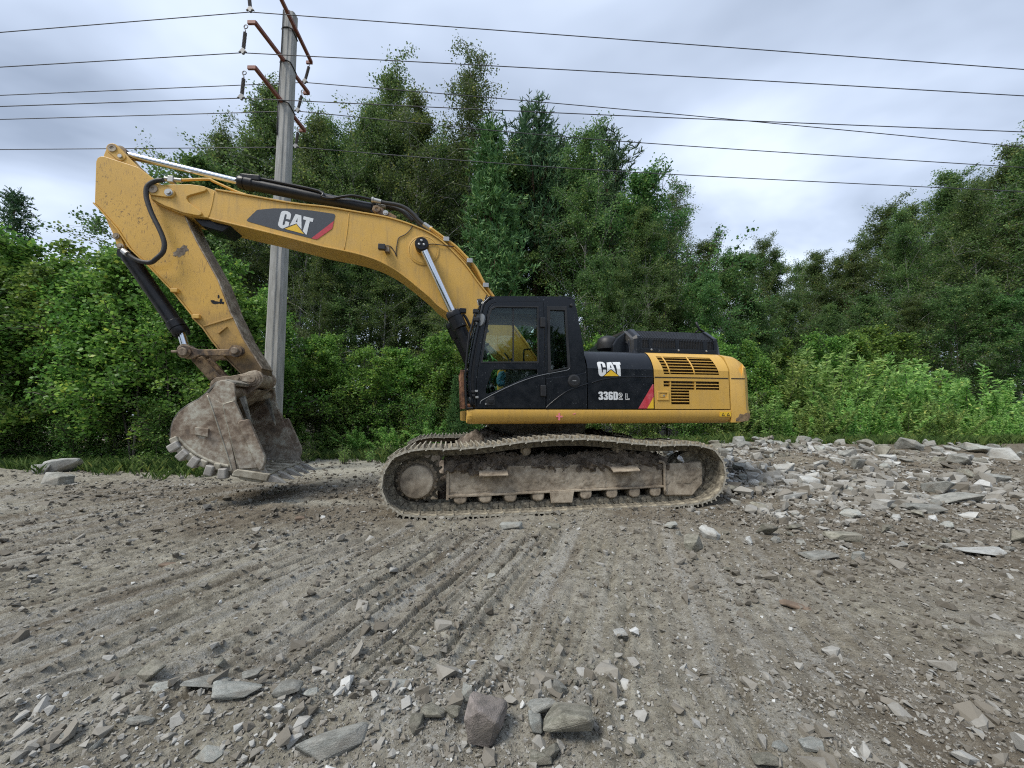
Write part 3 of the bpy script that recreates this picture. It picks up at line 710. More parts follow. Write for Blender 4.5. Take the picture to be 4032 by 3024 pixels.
T={
 'boom_top':[(-6.173, 4.98), (-5.935, 4.999), (-5.693, 5.024), (-5.48, 5.009), (-5.345, 4.965), (-4.855, 4.916), (-4.159, 4.845), (-3.639, 4.829), (-3.087, 4.778), (-2.711, 4.74), (-2.423, 4.68), (-2.19, 4.609), (-1.955, 4.515), (-1.736, 4.374), (-1.555, 4.211), (-1.332, 3.977), (-1.129, 3.705), (-0.945, 3.481), (-0.577, 3.045), (-0.163, 2.489), (-0.046, 2.318)],
 'boom_bot':[(-6.22, 4.712), (-6.024, 4.618), (-5.763, 4.529), (-5.567, 4.509), (-5.403, 4.504), (-5.186, 4.462), (-4.486, 4.331), (-3.87, 4.203), (-3.706, 4.168), (-3.435, 4.128), (-3.16, 4.083), (-2.88, 4.012), (-2.692, 3.935), (-2.501, 3.833), (-2.308, 3.697), (-2.113, 3.543), (-1.917, 3.382), (-1.74, 3.217), (-1.243, 2.894), (-0.724, 2.441), (-0.56, 2.315), (-0.297, 2.116)],
 'boom_pin':[(-6.183, 4.876), (-5.966, 4.84)],
 'boom_lug':[(-6.247, 4.888), (-6.234, 4.936), (-6.173, 4.974), (-6.078, 4.975), (-5.693, 5.02), (-5.488, 5.008), (-5.456, 4.967), (-5.475, 4.933), (-5.548, 4.901), (-5.683, 4.843), (-5.73, 4.812), (-5.731, 4.774), (-5.701, 4.724), (-5.514, 4.58), (-5.504, 4.543), (-5.543, 4.516), (-5.6, 4.521), (-5.763, 4.544), (-6.025, 4.633), (-6.221, 4.731)],
 'boom_boss':[(-2.057, 4.192), (-2.088, 4.292), (-2.098, 4.332), (-2.116, 4.275), (-2.052, 4.284)],
 'boom_decal':[(-4.861, 4.509), (-4.852, 4.532), (-4.724, 4.693), (-4.699, 4.703), (-4.472, 4.747), (-4.214, 4.767), (-3.887, 4.762), (-3.546, 4.737), (-3.522, 4.724), (-3.519, 4.706), (-3.554, 4.489), (-3.57, 4.465), (-3.751, 4.304), (-3.777, 4.281), (-3.809, 4.272), (-3.869, 4.282), (-4.457, 4.4), (-4.834, 4.489), (-4.855, 4.499)],
 'boom_red':[(-3.536, 4.612), (-3.554, 4.489), (-3.57, 4.465), (-3.751, 4.304), (-3.777, 4.281), (-3.809, 4.272), (-3.876, 4.285)],
 'C1':[(-4.329, 4.414), (-4.362, 4.43), (-4.389, 4.46), (-4.393, 4.485), (-4.357, 4.687), (-4.338, 4.71), (-4.303, 4.718), (-4.258, 4.714), (-4.218, 4.692), (-4.203, 4.664), (-4.203, 4.639), (-4.213, 4.575), (-4.275, 4.582), (-4.268, 4.644), (-4.272, 4.66), (-4.285, 4.662), (-4.297, 4.652), (-4.326, 4.483), (-4.315, 4.471), (-4.303, 4.474), (-4.291, 4.493), (-4.283, 4.545), (-4.224, 4.531), (-4.234, 4.462), (-4.31, 4.419)],
 'A1':[(-4.219, 4.47), (-4.133, 4.679), (-4.044, 4.66), (-4.033, 4.424), (-4.113, 4.517), (-4.123, 4.516)],
 'A1h':[(-4.101, 4.611), (-4.101, 4.538), (-4.129, 4.543)],
 'T1':[(-4.008, 4.652), (-3.855, 4.625), (-3.865, 4.566), (-3.911, 4.571), (-3.951, 4.341), (-3.966, 4.342), (-4.012, 4.397), (-3.969, 4.586), (-4.017, 4.598)],
 'tri1':[(-4.29, 4.412), (-4.116, 4.504), (-3.993, 4.349)],
 'boom_lamp':[(-2.732, 4.169), (-2.648, 4.155)],
 'wire1':[(-2.697, 4.241), (-2.612, 4.238), (-2.544, 4.152), (-2.51, 4.069), (-2.516, 4.154), (-2.5, 4.297), (-2.474, 4.4), (-2.379, 4.459), (-2.295, 4.547), (-2.239, 4.665)],
 'wire2':[(-1.989, 4.301), (-1.912, 4.323), (-1.735, 4.316), (-1.536, 4.303)],
 'pipe_nose':[(-6.019, 5.161), (-5.904, 5.173), (-5.539, 5.225), (-5.453, 5.194), (-5.103, 5.052), (-4.963, 5.016)],
 'pipe_curve':[(-1.96, 4.655), (-1.738, 4.505), (-1.515, 4.353), (-1.33, 4.176), (-1.144, 3.977), (-0.998, 3.712), (-0.832, 3.479)],
 'pipe_end':[(-0.563, 3.084), (-0.143, 2.529)],
 'hoseA':[(-2.932, 5.104), (-2.777, 5.076), (-2.543, 5.056), (-2.385, 5.008), (-2.245, 4.904), (-2.124, 4.777), (-1.962, 4.675)],
 'hoseB':[(-2.868, 5.054), (-2.712, 5.058), (-2.554, 5.03), (-2.413, 4.958), (-2.271, 4.821)],
 'hose_tube':[(-3.78, 5.08), (-3.631, 5.069), (-3.502, 5.106), (-3.316, 5.151), (-3.183, 5.148), (-2.934, 5.109)],
 'stick_hose':[(-6.043, 5.028), (-6.136, 5.007), (-6.212, 4.958), (-6.262, 4.879), (-6.261, 4.749), (-6.221, 4.605), (-6.156, 4.444), (-6.067, 4.268), (-6.004, 4.126), (-5.968, 4.0), (-5.981, 3.871), (-6.06, 3.765), (-6.149, 3.71), (-6.257, 3.707), (-6.366, 3.744), (-6.462, 3.81)],
 'stick_fit':[(-6.462, 3.81), (-6.55, 3.875)],
 'scyl':[(-6.893, 5.605), (-5.137, 5.291), (-2.954, 5.01)],
 'scyl_w':[(-5.143, 5.412), (-5.17, 5.237)],
 'scyl_rod_w':[(-6.045, 5.495), (-6.055, 5.384)],
 'scyl_bracket':[(-2.936, 5.0), (-2.859, 5.017), (-2.741, 4.944), (-2.543, 4.846), (-2.542, 4.789), (-2.894, 4.868), (-2.953, 4.925)],
 'scyl_pin':[(-2.873, 4.943), (-2.724, 4.887)],
 'bcyl':[(-2.077, 4.227), (-1.579, 3.09), (-1.485, 2.965), (-1.318, 2.616)],
 'bcyl_r':[(-1.998, 4.012), (-1.884, 4.06)],
 'stick':[(-7.048, 4.642), (-7.077, 5.31), (-7.061, 5.372), (-7.017, 5.406), (-6.971, 5.407), (-6.499, 5.28), (-6.248, 5.097), (-6.056, 4.849), (-5.811, 4.548), (-5.624, 4.145), (-5.278, 3.525), (-5.068, 2.991), (-5.018, 2.903), (-4.86, 2.573), (-4.678, 2.281), (-4.566, 2.098), (-4.54, 1.94), (-4.697, 1.837), (-4.838, 2.02), (-5.073, 2.262), (-5.293, 2.541), (-5.428, 2.739), (-5.583, 2.898), (-5.589, 2.932), (-5.884, 3.305), (-6.274, 3.724), (-6.507, 3.948), (-6.706, 4.256), (-6.966, 4.557)],
 'stick_tail':[(-7.016, 5.287), (-7.004, 5.45), (-6.972, 5.558), (-6.944, 5.61), (-6.883, 5.64), (-6.819, 5.615), (-6.699, 5.476), (-6.52, 5.304), (-6.424, 5.18)],
 'stick_tail_pin':[(-6.887, 5.562), (-6.768, 5.442)],
 'stick_brk':[(-6.96, 4.496), (-6.797, 4.156), (-6.738, 3.975), (-6.697, 3.945), (-6.63, 3.983), (-6.684, 4.091), (-6.751, 4.281)],
 'stick_brk_pin':[(-6.759, 4.155), (-6.693, 3.993)],
 'stick_tabs':[(-5.852, 3.306), (-5.526, 2.904)],
 'stick_rib':[(-5.429, 2.748), (-5.018, 2.907)],
 'stick_marks':[(-5.229, 2.672), (-5.118, 2.75)],
 'boom_stop':[(-5.672, 4.516), (-5.55, 4.393), (-5.248, 4.322)],
 'patches':[(-5.817, 3.96), (-5.267, 3.15)],
 'kcyl':[(-6.773, 4.048), (-5.839, 2.662), (-5.761, 2.394)],
 'kcyl_top':[(-6.648, 3.849)],
 'kcyl_w':[(-5.985, 2.732), (-5.732, 2.741)],
 'link_pins':[(-5.624, 2.331), (-4.907, 2.366), (-4.662, 1.934), (-5.032, 1.925)],
 'link_out':[(-4.912, 2.458), (-4.857, 2.452), (-4.806, 2.411), (-4.796, 2.349), (-4.822, 2.303), (-4.897, 2.289), (-5.419, 2.28), (-5.522, 2.228), (-5.588, 2.223), (-5.669, 2.251), (-5.711, 2.295), (-5.715, 2.355), (-5.679, 2.416), (-5.607, 2.437), (-5.533, 2.413), (-5.437, 2.379), (-4.992, 2.399)],
 'plink':[(-5.616, 2.234), (-5.456, 2.292), (-5.171, 1.978), (-5.332, 1.902)],
 'ear':[(-5.268, 1.804), (-5.252, 1.887), (-5.188, 1.948), (-5.087, 1.965), (-4.999, 1.97), (-4.801, 2.015), (-4.713, 2.055), (-4.63, 2.076), (-4.551, 2.043), (-4.509, 1.966), (-4.516, 1.889), (-4.562, 1.82), (-4.868, 1.543), (-5.096, 1.474), (-5.238, 1.624)],
 'keeper':[(-4.879, 1.974), (-4.687, 2.0), (-4.631, 1.993), (-4.601, 1.94), (-4.626, 1.886), (-4.681, 1.874), (-4.862, 1.898), (-4.898, 1.936)],
 'bk_side':[(-5.023, 1.67), (-5.059, 1.68), (-5.161, 1.58), (-5.288, 1.5), (-5.396, 1.402), (-5.459, 1.284), (-5.482, 1.158), (-5.479, 1.042), (-5.431, 0.959), (-5.321, 0.856), (-5.211, 0.757), (-5.076, 0.677), (-4.931, 0.615), (-4.796, 0.573), (-4.678, 0.551), (-4.654, 0.511), (-4.476, 0.467), (-4.208, 0.411), (-4.185, 0.509), (-4.244, 0.6), (-4.67, 1.553), (-4.701, 1.815), (-4.743, 1.844), (-4.845, 1.875), (-4.89, 1.868), (-4.941, 1.822)],
 'bk_cutter':[(-4.608, 1.243), (-4.583, 1.282), (-4.475, 1.304), (-4.45, 1.272), (-4.221, 0.762), (-4.221, 0.672), (-4.249, 0.584), (-4.285, 0.565), (-4.314, 0.605)],
 'bk_shell':[(-4.799, 1.859), (-4.941, 1.822), (-5.059, 1.68), (-5.161, 1.58), (-5.288, 1.5), (-5.396, 1.402), (-5.459, 1.284), (-5.482, 1.158), (-5.479, 1.042), (-5.431, 0.959), (-5.321, 0.856), (-5.211, 0.757), (-5.076, 0.677), (-4.931, 0.615), (-4.796, 0.573), (-4.649, 0.501), (-4.476, 0.467)],
 'bk_wear':[(-4.581, 0.59), (-4.14, 0.511), (-4.19, 0.403), (-4.466, 0.46), (-4.657, 0.495), (-4.633, 0.562)],
 'bk_strap1':[(-5.033, 1.65), (-4.929, 1.372), (-4.814, 1.035), (-4.729, 0.788), (-4.65, 0.542), (-4.602, 0.58), (-4.706, 1.034), (-4.802, 1.512)],
 'bk_edge':[(-4.812, 1.522), (-4.674, 1.567), (-4.546, 1.292), (-4.617, 1.242), (-4.322, 0.603), (-4.567, 0.589), (-4.719, 1.114), (-4.808, 1.452)],
 'bk_patch':[(-5.168, 1.191), (-4.994, 1.17), (-4.997, 1.052), (-5.175, 1.088)],
 'bk_rim':[(-5.368, 1.061), (-5.247, 0.933), (-5.11, 0.815), (-4.965, 0.734), (-4.838, 0.683), (-4.703, 0.651), (-4.701, 0.612), (-4.836, 0.635), (-4.98, 0.696), (-5.135, 0.786), (-5.271, 0.895), (-5.369, 1.012)],
 'shrouds':[(-5.416, 0.915), (-5.301, 0.797), (-5.151, 0.693), (-4.947, 0.572), (-4.775, 0.524)],
 'shroud2':[(-5.429, 1.002), (-5.33, 0.856), (-5.207, 0.757), (-5.04, 0.671), (-4.852, 0.623)],
 'tooth0':[(-4.215, 0.394), (-4.173, 0.498), (-4.107, 0.471), (-3.948, 0.366)],
 'ear_far_lip':[(-4.264, 0.505)],
 'bk_lip':[(-4.607, 0.569), (-4.476, 0.467), (-4.208, 0.411), (-4.148, 0.508)],
 'deck':[(-1.342, 1.36), (-0.749, 1.441), (-0.749, 1.235), (2.829, 1.349)],
 'panel_x':[(0.438, 1.594), (1.513, 1.601), (2.823, 1.609), (3.074, 1.61), (3.086, 1.39)],
 'panel_z':[(1.002, 1.452), (1.016, 2.064), (1.524, 1.947), (1.181, 2.379), (2.892, 2.38)],
 'panel_bot_r':[(2.811, 1.455)],
 'cw_prof':[(3.03, 2.342), (3.123, 2.272), (3.172, 2.13), (3.193, 1.973), (3.193, 1.759), (3.19, 1.454), (3.215, 1.418), (3.202, 1.32), (3.152, 1.264), (3.016, 1.247)],
 'grill1':[(1.636, 2.291), (2.582, 2.292), (2.645, 1.999), (1.692, 1.996)],
 'grill2':[(1.681, 1.889), (2.636, 1.895), (2.634, 1.751), (2.115, 1.746), (2.107, 1.526), (1.799, 1.529), (1.806, 1.796), (1.678, 1.802)],
 'latch':[(1.567, 1.727), (1.761, 1.589), (1.603, 1.701), (1.73, 1.622)],
 'arc':[(0.511, 1.843), (0.598, 1.874), (0.715, 1.904), (0.863, 1.926), (1.012, 1.942), (1.162, 1.951), (1.343, 1.947), (1.52, 1.944), (0.192, 1.72)],
 'hood_x':[(1.15, 2.469), (1.393, 2.476), (1.578, 2.481), (2.916, 2.519), (3.045, 2.432)],
 'hood_z':[(2.173, 2.431), (2.182, 2.668), (2.044, 2.85)],
 'hood_top_l':[(1.618, 2.838), (1.765, 2.843), (3.06, 2.843), (3.265, 2.738)],
 'muff':[(0.976, 2.57), (1.344, 2.581), (1.162, 2.773), (1.157, 2.537), (1.156, 2.483)],
 'antenna':[(2.872, 3.065), (2.928, 2.939), (3.03, 2.878), (2.856, 2.896)],
 'C2':[(0.646, 1.948), (0.626, 1.966), (0.619, 1.991), (0.609, 2.142), (0.615, 2.159), (0.633, 2.169), (0.668, 2.172), (0.703, 2.169), (0.729, 2.153), (0.736, 2.133), (0.738, 2.084), (0.694, 2.083), (0.69, 2.132), (0.682, 2.142), (0.668, 2.142), (0.662, 2.129), (0.672, 2.009), (0.679, 1.998), (0.687, 2.006), (0.69, 2.046), (0.739, 2.047), (0.739, 1.993), (0.699, 1.954), (0.675, 1.945)],
 'A2':[(0.75, 2.008), (0.768, 2.162), (0.845, 2.172), (0.897, 2.002), (0.821, 2.059)],
 'A2h':[(0.818, 2.129), (0.834, 2.079), (0.807, 2.076)],
 'T2':[(0.862, 2.171), (0.986, 2.174), (0.99, 2.133), (0.971, 2.132), (0.975, 1.953), (0.955, 1.952), (0.918, 1.985), (0.906, 2.127), (0.867, 2.132)],
 'tri2':[(0.705, 1.949), (0.819, 2.045), (0.944, 1.953)],
 'red2':[(1.248, 1.46), (1.495, 1.836), (1.516, 1.831), (1.512, 1.638), (1.39, 1.46)],
 'yel2':[(1.393, 1.46), (1.511, 1.635), (1.509, 1.46)],
 'num':[(0.613, 1.59), (0.929, 1.714), (0.936, 1.595), (0.994, 1.693), (1.048, 1.595), (1.104, 1.688)],
 'warn':[(2.626, 1.413), (2.821, 1.335)],
 'pluspos':[(0.009, 1.346)],
 'cab_side':[(-1.203, 1.449), (-1.23, 1.595), (-1.253, 1.791), (-1.25, 1.989), (-1.221, 2.229), (-1.161, 2.579), (-1.119, 2.851), (-1.093, 2.954), (-1.039, 3.035), (-0.958, 3.073), (0.111, 3.124), (0.205, 3.119), (0.262, 3.075), (0.297, 2.956), (0.365, 2.577), (0.404, 2.312), (0.414, 2.173), (0.437, 2.09), (0.446, 1.452)],
 'cab_front':[(-1.266, 1.466), (-1.318, 1.666), (-1.336, 1.867), (-1.321, 2.056), (-1.273, 2.356), (-1.214, 2.66), (-1.152, 2.967), (-1.114, 3.038), (-1.032, 3.112)],
 'door':[(-1.207, 1.456), (-1.218, 1.66), (-1.213, 1.817), (-1.198, 2.015), (-1.156, 2.282), (-1.099, 2.632), (-1.066, 2.85), (-1.047, 2.926), (-1.0, 2.987), (-0.926, 3.015), (-0.221, 3.055), (-0.212, 2.693), (-0.207, 1.966), (-0.201, 1.459)],
 'win1':[(-1.129, 2.128), (-1.097, 2.39), (-1.052, 2.648), (-1.019, 2.825), (-0.993, 2.894), (-0.939, 2.93), (-0.32, 2.955), (-0.321, 2.149)],
 'win2':[(-1.054, 1.661), (-1.078, 1.674), (-1.081, 1.727), (-1.002, 1.966), (-0.983, 2.006), (-0.949, 2.02), (-0.325, 2.029), (-0.322, 1.964), (-0.477, 1.918), (-1.014, 1.675)],
 'win3':[(-0.12, 2.93), (0.106, 2.933), (0.122, 2.569), (0.145, 2.077), (-0.11, 2.024), (-0.124, 2.422)],
 'win3f':[(-0.165, 2.984), (0.138, 2.998), (0.155, 2.57), (0.188, 2.071), (-0.155, 1.982), (-0.163, 2.421)],
 'trim':[(-1.162, 1.522), (-1.147, 1.562), (-1.095, 1.595), (-0.937, 1.681), (-0.751, 1.772), (-0.549, 1.858), (-0.343, 1.928), (-0.135, 1.976), (0.076, 2.017), (0.154, 2.039), (0.182, 2.081)],
 'door_handle':[(-1.093, 1.503), (-1.081, 1.569), (-1.028, 1.622), (-0.956, 1.633), (-0.951, 1.504)],
 'hinges':[(-0.28, 2.804), (-0.2, 2.655), (-0.282, 1.799), (-0.196, 1.634)],
 'lockcap':[(0.233, 1.87), (0.134, 1.869)],
 'seam':[(-0.206, 1.46), (-0.094, 1.561), (0.118, 1.712), (0.332, 1.796), (0.447, 1.832)],
 'rail':[(-1.238, 2.864), (-1.298, 2.601), (-1.328, 2.482), (-1.37, 2.008), (-1.372, 1.785), (-1.354, 1.495), (-1.327, 1.46), (-1.259, 1.468)],
 'rail2':[(-1.145, 3.006), (-1.193, 2.84), (-1.247, 2.56)],
 'mirror':[(-1.112, 2.883), (-1.105, 2.787), (-1.152, 2.676), (-1.188, 2.6), (-1.183, 2.743), (-1.153, 2.84)],
 'worklight':[(-1.146, 3.084)],
 'mirror2':[(-1.237, 2.862), (-1.228, 2.743)],
 'roof_lamp':[(-0.986, 3.253)],
 'guard':[(-1.442, 2.013), (-1.396, 2.014), (-1.37, 1.453), (-1.413, 1.449), (-1.486, 1.912), (-1.47, 1.464)],
 'guard_arm':[(-1.397, 1.989), (-1.3, 1.991), (-1.338, 1.5), (-1.277, 1.504)],
 'clips':[(-1.265, 1.694), (-1.216, 1.702), (-1.257, 1.641), (-1.208, 1.615)],
 'cab_rear_knob':[(0.24, 3.024)],
 'rag':[(-0.857, 2.004), (-0.779, 2.027), (-0.743, 1.949), (-0.75, 1.878), (-0.779, 1.8), (-0.864, 1.806), (-0.885, 1.876)],
 'lever':[(-0.728, 2.359), (-0.653, 2.256)],
 'seat':[(-0.247, 2.57), (-0.324, 2.243), (-0.219, 2.246), (0.036, 2.074), (0.099, 2.312)],
 'trk_top':[(-2.23, 0.883), (-1.969, 0.935), (-1.544, 0.923), (-1.119, 0.942), (-0.706, 0.995), (-0.245, 1.029), (0.191, 1.041), (0.394, 1.035), (0.628, 1.022), (0.836, 0.991), (1.246, 0.947), (1.477, 0.931), (1.92, 0.938), (2.219, 0.894), (2.37, 0.858)],
 'trk_bot':[(-2.191, 0.066), (-1.286, 0.022), (0.472, 0.039), (1.305, 0.034), (1.959, 0.052), (2.214, 0.082), (2.393, 0.189)],
 'trk_left':[(-2.23, 0.883), (-2.398, 0.716), (-2.433, 0.607), (-2.462, 0.466), (-2.443, 0.379), (-2.365, 0.214), (-2.191, 0.066)],
 'trk_right':[(2.219, 0.894), (2.37, 0.864), (2.479, 0.726), (2.52, 0.454), (2.484, 0.347)],
 'spr':[(-2.024, 0.464), (-2.244, 0.47), (-1.796, 0.458), (-1.675, 0.489)],
 'idl':[(2.132, 0.45), (2.475, 0.442), (2.145, 0.8)],
 'frame':[(-1.591, 0.245), (-1.601, 0.573), (-1.545, 0.302), (1.617, 0.296), (1.628, 0.632), (-0.391, 0.622), (-0.392, 0.26)],
 'frame_r':[(1.627, 0.605), (2.262, 0.647), (2.264, 0.311), (2.085, 0.136), (1.643, 0.152)],
 'roll':[(-1.43, 0.198), (-1.082, 0.197), (-0.727, 0.197), (-0.325, 0.207), (-0.386, 0.215), (0.038, 0.194), (0.387, 0.202), (0.788, 0.222), (1.146, 0.21), (1.481, 0.206)],
 'guide':[(-0.162, 0.268), (0.199, 0.263), (0.17, 0.108), (-0.143, 0.114)],
 'step1':[(-1.178, 0.544), (-0.78, 0.545), (-0.78, 0.609), (-1.167, 0.607)],
 'step2':[(0.758, 0.551), (1.171, 0.561), (1.174, 0.66), (0.759, 0.63)],
 'hole':[(0.417, 0.531), (0.544, 0.528), (0.539, 0.448), (0.451, 0.47)],
 'carr':[(-0.477, 0.851)],
 'bag':[(1.858, 0.703), (1.906, 0.75), (1.95, 0.701), (1.971, 0.638), (1.932, 0.639)],
 'turn':[(-0.85, 1.158), (0.865, 1.149)],
 'pole':[(-5.915, 1.378), (-5.539, 1.378), (-5.866, 11.673), (-5.584, 11.673)],
 'pole_c':[(-5.727, 1.378), (-5.728, 11.673)],
 'txt12':[(-5.711, 1.56)],
}

ARMS=[((-5.451, 8.2, 10.96), (-5.615, 10.15, 11.422)), ((-5.862, 8.2, 10.224), (-5.658, 10.15, 10.336)), ((-5.805, 8.2, 9.092), (-5.719, 10.15, 9.263))]
INSUL=[((-6.063, 8.2, 11.182), (-5.979, 8.2, 10.581)), ((-6.062, 8.2, 10.174), (-6.093, 8.2, 9.553)), ((-6.038, 8.2, 9.049), (-6.069, 8.2, 8.452)), ((-5.65, 10.15, 11.191), (-5.775, 10.15, 10.608)), ((-5.82, 10.15, 10.321), (-5.937, 10.15, 9.752)), ((-5.894, 10.15, 9.239), (-5.948, 10.15, 8.701))]
WIRES=[((-11.648, 8.2, 10.033), (-5.987, 8.2, 10.535), (2.041, 8.2, 9.897), (11.557, 8.2, 9.132)), ((-11.562, 8.2, 9.188), (-6.113, 8.2, 9.536), (2.026, 8.2, 9.076), (11.493, 8.2, 8.498)), ((-11.467, 8.2, 8.245), (-6.086, 8.2, 8.443), (2.008, 8.2, 8.047), (11.406, 8.2, 7.643)), ((-14.227, 10.15, 10.205), (-5.778, 10.15, 10.589), (2.49, 10.15, 9.85), (14.074, 10.15, 8.689)), ((-14.155, 10.15, 9.497), (-5.949, 10.15, 9.741), (2.473, 10.15, 8.903), (14.015, 10.15, 8.102)), ((-14.067, 10.15, 8.622), (-5.955, 10.15, 8.689), (2.457, 10.15, 8.023), (13.945, 10.15, 7.415))]
STONES=[('sandy pink', -0.117, 1.727, 0.198, 0.243, 1.0, 'upright pinkish grey rock in the middle of the bottom stone row'), ('olive', 0.246, 1.72, 0.242, 0.185, 1.0, 'large rounded olive grey rock right of the pinkish rock'), ('grey', -0.727, 1.663, 0.293, 0.13, 0.8, 'long pale slab lying tilted at the lower left of the pinkish rock'), ('pale', -0.566, 1.95, 0.153, 0.076, 0.5, 'flat pale triangular stone behind the long slab'), ('olive', -0.343, 1.797, 0.129, 0.088, 0.8, 'squarish dark stone left of the pinkish rock'), ('grey', 0.122, 1.825, 0.161, 0.107, 0.8, 'broad grey green stone between the pinkish and the olive rock'), ('pale', 0.101, 1.756, 0.08, 0.092, 1.0, 'small greenish wedge leaning on the broad grey green stone'), ('pale', -1.282, 1.894, 0.235, 0.124, 0.7, 'long pale boulder in the left part of the stone row'), ('pale', -1.65, 1.966, 0.167, 0.122, 0.9, 'light blocky boulder left of the long pale boulder'), ('olive', -1.801, 2.024, 0.146, 0.106, 0.9, 'dark rock beside the light blocky boulder'), ('grey', -1.467, 1.958, 0.218, 0.077, 0.5, 'half buried grey slab between two pale boulders'), ('grey', -1.322, 2.083, 0.123, 0.068, 0.7, 'pale block resting behind the long pale boulder'), ('grey', -1.05, 1.904, 0.137, 0.093, 0.8, 'bluish broken stone right of the long pale boulder'), ('pale', -0.954, 1.934, 0.088, 0.076, 0.8, 'small pale block right of the bluish broken stone'), ('olive', -1.903, 2.02, 0.119, 0.092, 0.8, 'brown grey stone at the left end of the stone row'), ('pale', -1.227, 1.654, 0.151, 0.065, 0.6, 'pale flat stone near the bottom edge left of the long slab'), ('grey', -1.616, 1.786, 0.105, 0.058, 0.6, 'grey stone below the left boulders'), ('olive', -0.413, 1.749, 0.069, 0.091, 1.0, 'small dark upright stone by the squarish dark stone'), ('pale', -0.211, 1.891, 0.056, 0.087, 1.2, 'narrow pale upright stone touching the pinkish rock'), ('olive', 0.154, 1.642, 0.075, 0.086, 1.0, 'brown stone below the olive rock'), ('olive', 0.113, 1.623, 0.095, 0.074, 0.8, 'tan stone on the bottom edge under the pinkish rock'), ('olive', 1.008, 1.631, 0.128, 0.085, 0.8, 'dark block near the bottom edge in the right half'), ('pale', 1.237, 1.683, 0.132, 0.066, 0.6, 'pale angular block near the bottom edge on the right'), ('pale', 1.104, 1.698, 0.089, 0.055, 0.6, 'grey shard beside the dark block at the bottom right'), ('pale', -0.019, 4.865, 0.302, 0.191, 0.8, 'pale angular rock on the ground in front of the track'), ('olive', 0.501, 4.941, 0.226, 0.129, 0.6, 'small dark rock right of the pale rock before the track'), ('grey', 0.091, 4.232, 0.194, 0.124, 0.6, 'flat stone before the track, nearer than the pale rock'), ('grey', 0.354, 4.157, 0.217, 0.109, 0.6, 'second flat stone before the track'), ('white', 4.381, 6.164, 0.524, 0.282, 0.6, 'large pale slab on the rubble behind the track end'), ('grey', 2.94, 3.792, 0.372, 0.149, 0.6, 'layered grey block standing out in the right foreground of the rubble'), ('olive', 3.582, 4.289, 0.364, 0.21, 0.7, 'brown jagged block right of the rubble foot'), ('grey', 6.739, 5.933, 0.737, 0.388, 0.55, 'biggest layered slab on the right rubble bank'), ('grey', 5.775, 5.529, 0.542, 0.289, 0.6, 'tilted slab just left of the biggest layered slab'), ('grey', 8.902, 7.157, 0.608, 0.327, 0.6, 'dark edged slab close to the right edge of the bank'), ('white', 4.679, 3.917, 0.512, 0.179, 0.5, 'white split rock at the right edge of the rubble'), ('white', -9.985, 8.661, 0.849, 0.34, 1.5, 'large white boulder at the foot of the left thicket'), ('white', -10.238, 8.525, 0.334, 0.223, 1.5, 'smaller white boulder left of the large white one'), ('grey', -8.968, 7.684, 0.653, 0.251, 1.5, 'bluish grey lump on the gravel heap at the left edge'), ('white', -7.732, 9.02, 0.354, 0.177, 0.7, 'pale lump behind the bucket heel'), ('white', 0.662, 2.5, 0.114, 0.098, 0.35, 'chalky white stone pressed into the wheel ruts'), ('pale', -0.174, 3.403, 0.089, 0.089, 0.7, 'bright pebble in the middle of the ruts')]
